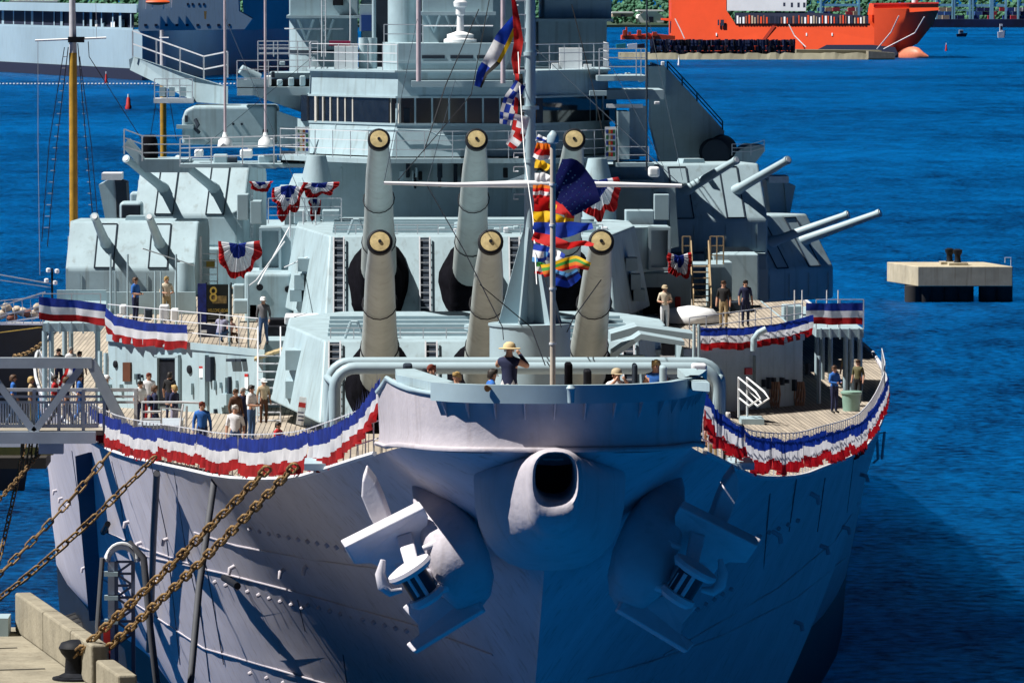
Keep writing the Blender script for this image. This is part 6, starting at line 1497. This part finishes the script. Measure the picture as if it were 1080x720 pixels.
# ---------------------------------------------------------------- grey transport ship at upper left
def far_poly(parent, name, mt, pts, vec): mb = MB(); mb.ext(pts, vec); return mb.build(name, mt, parent)
FGREY = mat('far_ship_grey', (.30, .42, .50), .6, var=.12, vscale=.02, streak=.4); FDARK = mat('far_ship_dark', (.006, .012, .04), .8)
GS = WZ(105, 85, 0).y
tr = empty('transport_ship', Vector((W(105, 85, GS).x, GS, 0)), 'long grey transport ship with open side bays across the harbour at upper left', 'ship')
def P3(px, py, s): return W(px, py, s)
hullL = [(-90, GS + 260), (150, GS)]
def side(x, y, back=0):                                   # the lit side recedes to the left
    u = (150 - x) / 240.0; s = GS + 260 * u + back
    return W(x, y * (GS - CAM.y) / (s - CAM.y) + (-20) * (1 - (GS - CAM.y) / (s - CAM.y)), s)
mb = MB()
ys = [(86.5, 0), (74, 0), (33, -6)]
far_poly(tr, 'hull', FGREY, [side(-90, 87), side(150, 87), side(150, 32), side(-90, 32)], (0, 30, 0))
# right part: hull turning away, in shade
rt = [(150, 87, GS), (306, 84, GS + 180), (306, 24, GS + 180), (258, 27, GS + 120), (150, 32, GS)]
far_poly(tr, 'hull_end', FGREY, [P3(*p) for p in rt], (0, 40, 0))
far_poly(tr, 'boot_topping', FDARK, [side(-90, 87.5) + Vector((0, -.8, 0)), side(150, 87.5) + Vector((0, -.8, 0)), side(150, 73) + Vector((0, -.8, 0)), side(-90, 73) + Vector((0, -.8, 0))], (0, .5, 0))
mb = MB(); mb.ext([side(-90, 32), side(140, 32), side(140, 30), side(-90, 30)], (0, 4, 0)); mb.build('sheer_strake', FGREY, tr)
far_poly(tr, 'upper_deck', FGREY, [side(-90, 14), side(144, 14), side(144, 5), side(-90, 5)], (0, 25, 0))
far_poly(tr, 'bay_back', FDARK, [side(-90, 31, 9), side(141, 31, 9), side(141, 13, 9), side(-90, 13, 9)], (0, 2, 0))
for i in range(20):
    x = -60 + i * 10.3 + (i % 3) * 1.6
    if x < 142: far_poly(tr, 'bay_stanchion', FGREY, [side(x, 31), side(x + (2.4 if i % 3 == 0 else 1.1), 31), side(x + (2.4 if i % 3 == 0 else 1.1), 13.5), side(x, 13.5)], (0, 1, 0))
for i in range(14):
    x = 4 + i * 9.4; r_ = random.random(); far_poly(tr, 'bay_cargo', random.choice((FGREY, WHITE, FDARK, FGREY)), [side(x, 30.5, 4), side(x + 3 + 3 * r_, 30.5, 4), side(x + 3 + 3 * r_, 30.5 - 4 - 8 * r_, 4), side(x, 30.5 - 4 - 8 * r_, 4)], (0, 2, 0))
for i in range(26): far_poly(tr, 'rail_post', WHITE, [side(10 + i * 5.2, 13), side(10.6 + i * 5.2, 13), side(10.6 + i * 5.2, 10), side(10 + i * 5.2, 10)], (0, .4, 0))
far_poly(tr, 'superstructure', FGREY, [P3(146, 33, GS - 2), P3(258, 31, GS - 2), P3(266, 20, GS - 2), P3(252, 12, GS - 2), P3(250, -25, GS - 2), P3(146, -25, GS - 2)], (0, 20, 0))
far_poly(tr, 'cargo_tower', FGREY, [P3(258, 32, GS + 30), P3(306, 30, GS + 60), P3(306, -25, GS + 60), P3(254, -25, GS + 30)], (0, 20, 0))
for i in range(9): far_poly(tr, 'porthole', FDARK, [P3(x_, y_, GS - 2.06) for x_, y_ in ((152 + i * 11, 28), (155 + i * 11, 28), (155 + i * 11, 25.5), (152 + i * 11, 25.5))], (0, .4, 0))
for i in range(4): far_poly(tr, 'porthole', FDARK, [P3(x_, y_, GS - 2.06) for x_, y_ in ((197 + i * 5 + (i > 1) * 2, 6), (199 + i * 5 + (i > 1) * 2, 6), (199 + i * 5 + (i > 1) * 2, 3.5), (197 + i * 5 + (i > 1) * 2, 3.5))], (0, .4, 0))
ORANGE = mat('ship_orange', (.72, .075, .018), .5, var=.08, vscale=.05); ORS = mat('lifeboat_orange', (.7, .10, .02), .5)
mb = MB(); rings = []
for i in range(7):
    u = i / 6; x = lerp(154, 179, u); h = math.sin(math.pi * lerp(.12, .88, u)); rings.append([W(x, 2.5 + 3.2 * h * math.sin(2 * math.pi * q / 8), GS - 4 + 1.5 * math.cos(2 * math.pi * q / 8) * h) for q in range(8)])
mb.loft(rings); mb.build('lifeboat', ORS, tr, smooth=60)
for x in (153, 160, 172, 180): far_poly(tr, 'boat_davit', WHITE, [P3(x, 10, GS - 3), P3(x + 1, 10, GS - 3), P3(x + 2, -4, GS - 3), P3(x + 1, -4, GS - 3)], (0, .5, 0))
for x, y in ((38, 38), (53, 37), (215, 12), (99, 40)): far_poly(tr, 'rust_streak', mat('ship_rust', (.30, .20, .07), .9), [P3(x, y, side(x, y).y - .6), P3(x + 3, y, side(x, y).y - .6), P3(x + 2.4, y + 9, side(x, y).y - .6), P3(x + .5, y + 8, side(x, y).y - .6)], (0, .3, 0))
# floating boom
fb = empty('floating_boom', WZ(0, 89, 0), 'dotted floating boom in front of the grey transport ship', 'boom')
FLT = None
for i in range(78):
    x = -4 + i * 3.75; p = WZ(x, 88.6, .2)
    if x > 262: break
    if FLT is None:
        mb = MB(); mb.lathe([(.1, -.24), (.2, -.18), (.2, .18), (.1, .24)], fb.location, (1, 0, 0), 8); o = mb.build('boom_float', WHITE, fb); FLT = o; o.location = p - fb.location
    else: o = FLT.copy(); scene.collection.objects.link(o); o.parent = fb; o.location = p - fb.location
def buoy(px, py, label, r=.7, m_=None):
    p = WZ(px, py, 0); t = empty('channel_buoy', p, label, 'buoy', 'buoys in the harbour'); mb = MB(); mb.lathe([(r, -.3), (r, .5), (r * .75, .8), (r * .55, 2.2), (r * .1, 2.6)], p, (0, 0, 1), 12); mb.build('buoy_body', m_ or REDM, t, smooth=40)
    mb = MB(); mb.lathe([(r * .3, 2.5), (r * .3, 3.1)], p, (0, 0, 1), 8); mb.build('buoy_lamp', WHITE, t)
buoy(135.5, 115, 'red buoy in the open water right of the near yellow mast'); buoy(112, 88, 'tiny red buoy at the floating boom', .45); buoy(998, 54, 'small dark red buoy right of the orange bulbous bow', .5); buoy(716, 69, 'tiny white marker buoy in front of the breakwater', .4, WHITE)

# ---------------------------------------------------------------- breakwater and orange ship at upper right
ROCK = mat('breakwater_stone', (.24, .23, .17), .9, var=.25, vscale=.05, bump=.5, bscale=.4)
BS = WZ(760, 63, 0).y
bk = empty('breakwater', Vector((W(760, 63, BS).x, BS, 0)), 'low stone breakwater in front of the orange ship', 'breakwater')
mb = MB(); a, b = W(655, 63, BS), W(944, 63, BS)
mb.loft([[Vector((x, BS, -1)), Vector((x, BS + 3, 1.6 + random.random() * .8)), Vector((x, BS + 24, 2.2)), Vector((x, BS + 24, -1))] for x in [lerp(a.x, b.x, k / 60) for k in range(61)]]); mb.build('stone_bank', ROCK, bk)
far_poly(bk, 'concrete_block', CONC, [W(916, 62, BS - 2), W(944, 62, BS - 2), W(944, 56, BS - 2), W(916, 54, BS - 2)], (0, 10, 0)); far_poly(bk, 'low_deck', ROCK, [W(840, 58, BS + 10), W(930, 58, BS + 10), W(930, 53.5, BS + 10), W(840, 52.5, BS + 10)], (0, 14, 0))
POT = [mat('pot_%d' % i, c, .8) for i, c in enumerate(((.006, .012, .04), (.008, .02, .07), (.015, .03, .09), (.004, .006, .015)))]
pt = empty('fishing_pot_stack', W(760, 58, BS + 6), 'long dark stack of wire pots piled on the breakwater', 'pot stack')
POTM = None
for i in range(96):
    for j in range(3):
        x = 687 + i * 1.6
        if x > 838: continue
        p = W(x + random.uniform(-.5, .5), 58.6, BS + 6); sz = random.uniform(.26, .34)
        if POTM is None:
            mb = MB(); mb.box(-.5, -.5, 0, .5, .5, 1); mb.box(-.6, -.6, .45, .6, .6, .55); POTM = []
            for m_ in POT: o = mb.build('wire_pot', m_, None); POTM.append(o.data); bpy.data.objects.remove(o)
        o = bpy.data.objects.new('wire_pot', random.choice(POTM)); scene.collection.objects.link(o); o.parent = pt
        o.location = Vector((p.x, BS + 6 + random.uniform(-.5, 2), p.z + j * 1.62)) - pt.location; o.scale = (.60 + sz * .3, 1, 1.55 + random.uniform(-.1, .3) + (.5 if j == 2 else 0)); o.rotation_euler = (0, 0, random.uniform(-.3, .3))
# orange ship
OS = BS + 40; 
osh = empty('orange_ship', Vector((W(850, 60, OS).x, OS, 0)), 'bright orange ship with raised bow and bulb lying behind the breakwater', 'ship')
def OP(x, y, off=0):                                       # the side comes nearer towards the bow
    s = OS + 90 * (990 - x) / 280.0 + off; f = (BS - CAM.y) / (s - CAM.y); return W(x, -20 + (y + 20) * f * 1.0 if False else y, s)
far_poly(osh, 'hull', ORANGE, [OP(708, 62), OP(940, 62), OP(944, 52), OP(935, 45), OP(918, 25), OP(832, 25), OP(775, 24.5), OP(766, 11), OP(766, -25), OP(708, -25)], (0, 18, 0))
# flared bow
mb = MB(); rows = []
for y, xb, w in ((60, 950, 1.0), (52, 956, 2.0), (46, 968, 3.5), (36, 976, 5.5), (26, 984, 7.5), (16, 988, 9), (9, 991, 10)):
    row = []
    for k in range(7):
        u = k / 6; x = lerp(922, xb, u); row.append(OP(x, y if (y > 26 or x > 910) else y, -(1 - (2 * u - .4) ** 2) * .4 * w + (w * 3.5 * max(0, u - .45) ** 1.5)))
    rows.append(row)
mb.sheet(rows); mb.sheet([[p + Vector((0, 24, 0)) for p in r] for r in rows]); mb.sheet([[r[-1] for r in rows], [r[-1] + Vector((0, 24, 0)) for r in rows]]); mb.sheet([rows[-1], [p + Vector((0, 24, 0)) for p in rows[-1]]]); mb.build('bow', ORANGE, osh, smooth=40)
far_poly(osh, 'forecastle', ORANGE, [OP(920, 16, -1), OP(990, 11, -1), OP(990, 3, -1), OP(922, 4, -1)], (0, 20, 0))
far_poly(osh, 'bow_rail', REDM, [OP(920, 5, -2), OP(990, 4, -2), OP(990, 2.6, -2), OP(920, 3.6, -2)], (0, 1, 0))
far_poly(osh, 'boot_topping', FDARK, [OP(842, 63, -1.5), OP(950, 63, -1.5), OP(944, 50, -1.5), OP(920, 47.5, -1.5), OP(872, 47.5, -1.5)], (0, 1, 0))
mb = MB(); rings = []
for i in range(7):
    u = i / 6; r = [2, 3.6, 4.3, 4.4, 3.6, 2.2, .6][i]; c = OP(lerp(948, 979, u), 61 - 2.5 * u * (u < .8) - 1.0, -3); rings.append([c + Vector((0, math.cos(2 * math.pi * q / 10) * r, math.sin(2 * math.pi * q / 10) * r * .75)) for q in range(10)])
mb.loft(rings); mb.build('bulbous_bow', mat('salmon_bottom_paint', (.62, .19, .11), .5), osh, smooth=60)
far_poly(osh, 'accommodation', mat('ship_offwhite', (.55, .58, .62), .6, var=.1, vscale=.05), [OP(767, 11.5, -1.2), OP(850, 12, -1.2), OP(852, -25, -1.2), OP(767, -25, -1.2)], (0, 18, 0))
for x, y, w, h, m_ in ((809, 6, 3, 3, FDARK), (817, 3.5, 4, 4, REDM), (826, 3, 2.4, 4, FDARK), (834, 3, 2.4, 5, FDARK), (841, 3, 2.4, 5, FDARK), (847, 3, 2.4, 5, FDARK), (757, 21, 1.6, 6, FDARK), (760, 21, 3.6, 6.4, FDARK), (795, 2, 2, 1.5, FDARK)):
    far_poly(osh, 'window', m_, [OP(x, y + h, -1.27), OP(x + w, y + h, -1.27), OP(x + w, y, -1.27), OP(x, y, -1.27)], (0, .4, 0))
far_poly(osh, 'deck_recess', FDARK, [OP(775, 25, -.6), OP(916, 25, -.6), OP(916, 17, -.6), OP(850, 13, -.6), OP(775, 13.5, -.6)], (0, .5, 0))
for i in range(44):
    x = 777 + i * 3.1; y = 19 - random.random() * 3; w = random.uniform(.8, 2.0)
    if x < 914: far_poly(osh, 'deck_cargo', random.choice((mat('cargo_rust', (.30, .10, .06), .8), mat('cargo_tan', (.45, .36, .26), .8), ORANGE, FDARK, WHITE)), [OP(x, 25, -1.0), OP(x + w, 25, -1.0), OP(x + w, y, -1.0), OP(x, y, -1.0)], (0, .4, 0))
far_poly(osh, 'side_stripe', mat('dull_red', (.35, .03, .01), .6), [OP(803, 43, -.5), OP(806, 44, -.5), OP(818, 28, -.5), OP(815, 27, -.5)], (0, .3, 0))
for pts in ([(832, 26), (838, 38), (850, 50)], [(948, 17), (940, 34), (925, 52)], [(975, 18), (965, 35), (932, 52)], [(712, 20), (718, 32), (722, 41)]): mb = MB(); mb.tube([OP(x, y, -6) for x, y in pts], .22, 5); mb.build('mooring_line', ROPEW, osh)
for x in (755, 850, 877): far_poly(osh, 'draught_mark', WHITE, [OP(x, 38, -.5), OP(x + 1.2, 38, -.5), OP(x + 1.2, 35, -.5), OP(x, 35, -.5)], (0, .3, 0))
far_poly(osh, 'stern_platform', ORANGE, [OP(698, 21.5), OP(712, 23), OP(712, 20), OP(698, 19.5)], (0, 8, 0)); mb = MB(); mb.cyl(OP(965, 4), OP(965, -12), 1.2, 1.0, 10); mb.build('foremast', WHITE, osh, smooth=60)
# low orange barge behind
ob_ = empty('orange_workboat', W(670, 42, OS + 60), 'low orange work barge with deck gear left of the orange ship', 'barge')
far_poly(ob_, 'hull', ORANGE, [W(656, 42, OS + 60), W(712, 42, OS + 60), W(712, 38, OS + 60), W(690, 36, OS + 60), W(656, 37.5, OS + 60)], (0, 12, 0))
for x, w, h in ((657, 4, 6), (663, 3, 4), (672, 5, 6), (682, 4, 3), (688, 6, 4), (660, 2, 9)): far_poly(ob_, 'deck_gear', ORANGE, [W(x, 38, OS + 58), W(x + w, 38, OS + 58), W(x + w * .8, 38 - h, OS + 58), W(x + w * .1, 38 - h, OS + 58)], (0, 3, 0))
for x, w, m_ in ((650, 10, mat('teal_cover', (.02, .25, .28), .6)), (662, 10, WHITE), (672, 8, POT[0])): o = far_poly(pt, 'covered_crate', m_, [W(x, 52, BS + 4), W(x + w, 52, BS + 4), W(x + w, 46, BS + 4), W(x, 47, BS + 4)], (0, 3, 0))

# ---------------------------------------------------------------- far shore: wood, sheds, container terminal
TS = WZ(1000, 29, 0).y
sh = MB(); a, b = W(-250, 27, TS + 30), W(1330, 27, TS + 30); sh.box(a.x, TS, -1, b.x, TS + 900, 1.5); struct(sh.build('far_shore', mat('far_shore_ground', (.05, .09, .06), .9, var=.2, vscale=.02)))
LEAF = mat('far_wood_foliage', (.07, .20, .11), .9, var=.45, vscale=.05, col2=(.012, .05, .04))
mb = MB(); rnd = random.Random(3)
ICO = bmesh.new(); bmesh.ops.create_icosphere(ICO, subdivisions=1, radius=1); iv = [v.co.copy() for v in ICO.verts]; icf = [tuple(v.index for v in f.verts) for f in ICO.faces]; ICO.free()
for i in range(4200):
    px = rnd.uniform(-60, 1140); dpt = rnd.uniform(60, 420); base = W(px, 20, TS + dpt); hgt = rnd.uniform(3, 9) * (1 + dpt / 160)
    for q in range(2):
        c = Vector((base.x + rnd.uniform(-3, 3), TS + dpt, hgt * (.45 + .4 * q))); r = rnd.uniform(.8, 2.3)
        mb.add([c + Vector((v.x * r * rnd.uniform(.7, 1.3), v.y * r, v.z * r * rnd.uniform(.7, 1.2))) for v in iv], icf)
stuff(tag(mb.build('far_wood', LEAF, None), 'green wood along the far shore at the top of the picture', 'wood'))
def shed(x0, y0, x1, y1, label, m_, s=TS + 30, dome=False):
    t = empty('shore_shed', W((x0 + x1) / 2, y1, s), label, 'shed', 'sheds on the far shore'); 
    mb = MB()
    if dome: mb.ext([W(x0, y1, s), W(x1, y1, s), W(x1, lerp(y0, y1, .45), s), W(lerp(x0, x1, .7), y0, s), W(lerp(x0, x1, .3), y0, s), W(x0, lerp(y0, y1, .4), s)], (0, 30, 0))
    else: mb.pbox(x0, y0, x1, y1, s, 30)
    mb.build('shed_wall', m_, t); mb = MB(); mb.pbox(x0 - .4, y0 - 1, x1 + .4, y0 + .2, s - .5, 31); mb.build('shed_roof', WHITE if not dome else m_, t); mb = MB(); mb.pbox(lerp(x0, x1, .4), lerp(y0, y1, .5), lerp(x0, x1, .6), y1, s - .4, .3); mb.build('shed_door', FDARK, t)
shed(673, 12, 700, 24, 'white domed shed on the far shore left of the orange ship', WHITE, dome=True); shed(646, 14, 668, 18, 'tan low shed on the far shore left of the domed one', mat('tan_shed', (.45, .36, .28), .8)); shed(10, 2, 60, 9, 'pale shed above the grey transport ship at far left', WHITE); shed(1000, 22, 1006, 27, 'tiny pale hut on the terminal quay', WHITE, TS - 6)
tq = MB(); tq.pbox(845, 20.5, 1140, 29, TS - 8, 20); tag(tq.build('terminal_quay', mat('dark_quay', (.012, .03, .10), .9, var=.4, vscale=.05), org=W(990, 29, TS - 8)), 'dark quay wall of the container terminal at upper right', 'quay')
CRB = mat('crane_sky_blue', (.35, .72, .88), .5)
def crane(x0, x1, y, label):
    t = empty('portal_crane', W((x0 + x1) / 2, 21, TS), label, 'crane', 'portal cranes at the container terminal')
    for x in (x0, x1):
        for dy in (0, 18): mb = MB(); mb.pbox(x - 1.1, y - 22, x + 1.1, 21, TS + dy, 2); mb.build('leg', CRB, t)
    mb = MB(); mb.pbox(x0 + 1.1, y - 1.2, x1 - 1.1, y + 1.4, TS + .2, 1.6); mb.build('portal_beam', CRB, t)
    mb = MB(); mb.pbox(x0 + 1.1, y + 4.5, x1 - 1.1, y + 5.5, TS + 18.2, 1.6); mb.build('portal_beam', CRB, t)
    mb = MB(); mb.tube([W(x0, y, TS + 1), W((x0 + x1) / 2, y - 18, TS + 1)], .6, 5); mb.build('brace', CRB, t)
for i, (x0, x1, y) in enumerate(((866, 906, 5.5), (988, 1005, 5.5), (1006.5, 1023, 6), (1026, 1045, 6), (1047, 1061, 6), (1074, 1095, 5))): crane(x0, x1, y, ORD[i] + ' sky blue portal crane from the left at the container terminal')
CC = [mat('container_%d' % i, c, .7) for i, c in enumerate(((.40, .03, .06), (.02, .06, .30), (.40, .30, .22), (.03, .10, .35), (.45, .10, .05), (.30, .32, .36), (.01, .02, .12)))]
NTH = ['first', 'second', 'third', 'fourth', 'fifth', 'sixth', 'seventh', 'eighth', 'ninth', 'tenth', 'eleventh', 'twelfth', 'thirteenth', 'fourteenth', 'fifteenth', 'sixteenth', 'seventeenth', 'eighteenth', 'nineteenth', 'twentieth']
def ORDN(i): return NTH[i] if i < 20 else 'twenty-' + NTH[i - 20]
for row, y in enumerate((20.3, 16.2, 12.1)):
    for i in range(30):
        x = 850 + i * 8 + (row * 2.3)
        if x > 1085 or (905 < x < 985) or random.random() < .22 + .12 * row: continue
        t = MB(); t.pbox(x, y - 3.9, x + 7.2, y, TS + 8 + (i % 3) * 3, 4); ci = random.randrange(7); o = t.build('shipping_container', CC[ci], None, org=W(x + 3.6, y, TS + 8)); tag(o, '%s container, %s tier, %s slot from the left on the far terminal' % (('crimson', 'navy', 'tan', 'blue', 'orange', 'grey', 'dark blue')[ci], ('bottom', 'middle', 'top')[row], ORDN(i)), 'container', 'containers on the far terminal')
def boat(px, py, label, wd_, hull_m, cab_m, h):
    t = empty('small_boat', WZ(px, py, 0), label, 'boat', 'small boats under way'); s = t.location.y; k = 1 / ppm(s)
    mb = MB(); c = t.location; L_ = wd_ * k / 2
    mb.loft([[c + Vector((L_ * x, y * L_ * .35, z)) for x, y, z in ((-1, -1, 0), (.6, -1, 0), (.8, 0, 0), (.6, 1, 0), (-1, 1, 0))], [c + Vector((L_ * x, y * L_ * .4, z)) for x, y, z in ((-1.05, -1, h * .4), (.7, -1, h * .5), (1.1, 0, h * .55), (.7, 1, h * .5), (-1.05, 1, h * .4))]]); mb.build('hull', hull_m, t)
    mb = MB(); mb.ext([c + Vector((L_ * x, -L_ * .3, z)) for x, z in ((-.6, h * .42), (.35, h * .42), (.15, h), (-.55, h))], (0, L_ * .6, 0)); mb.build('cabin', cab_m, t); mb = MB(); mb.ext([c + Vector((L_ * x, -L_ * .32, z)) for x, z in ((-.4, h * .6), (.2, h * .6), (.1, h * .85), (-.4, h * .85))], (0, .1, 0)); mb.build('window', FDARK, t)
boat(1014.5, 39, 'grey workboat on the far water', 11, FDARK, GREYB, 3.4); boat(1056.5, 40, 'white cabin boat on the far water at the right', 8, WHITE, WHITE, 6.5); boat(1077, 26, 'pale pink boat at the terminal quay', 16, mat('pink_hull', (.5, .2, .25), .6), WHITE, 4.5)
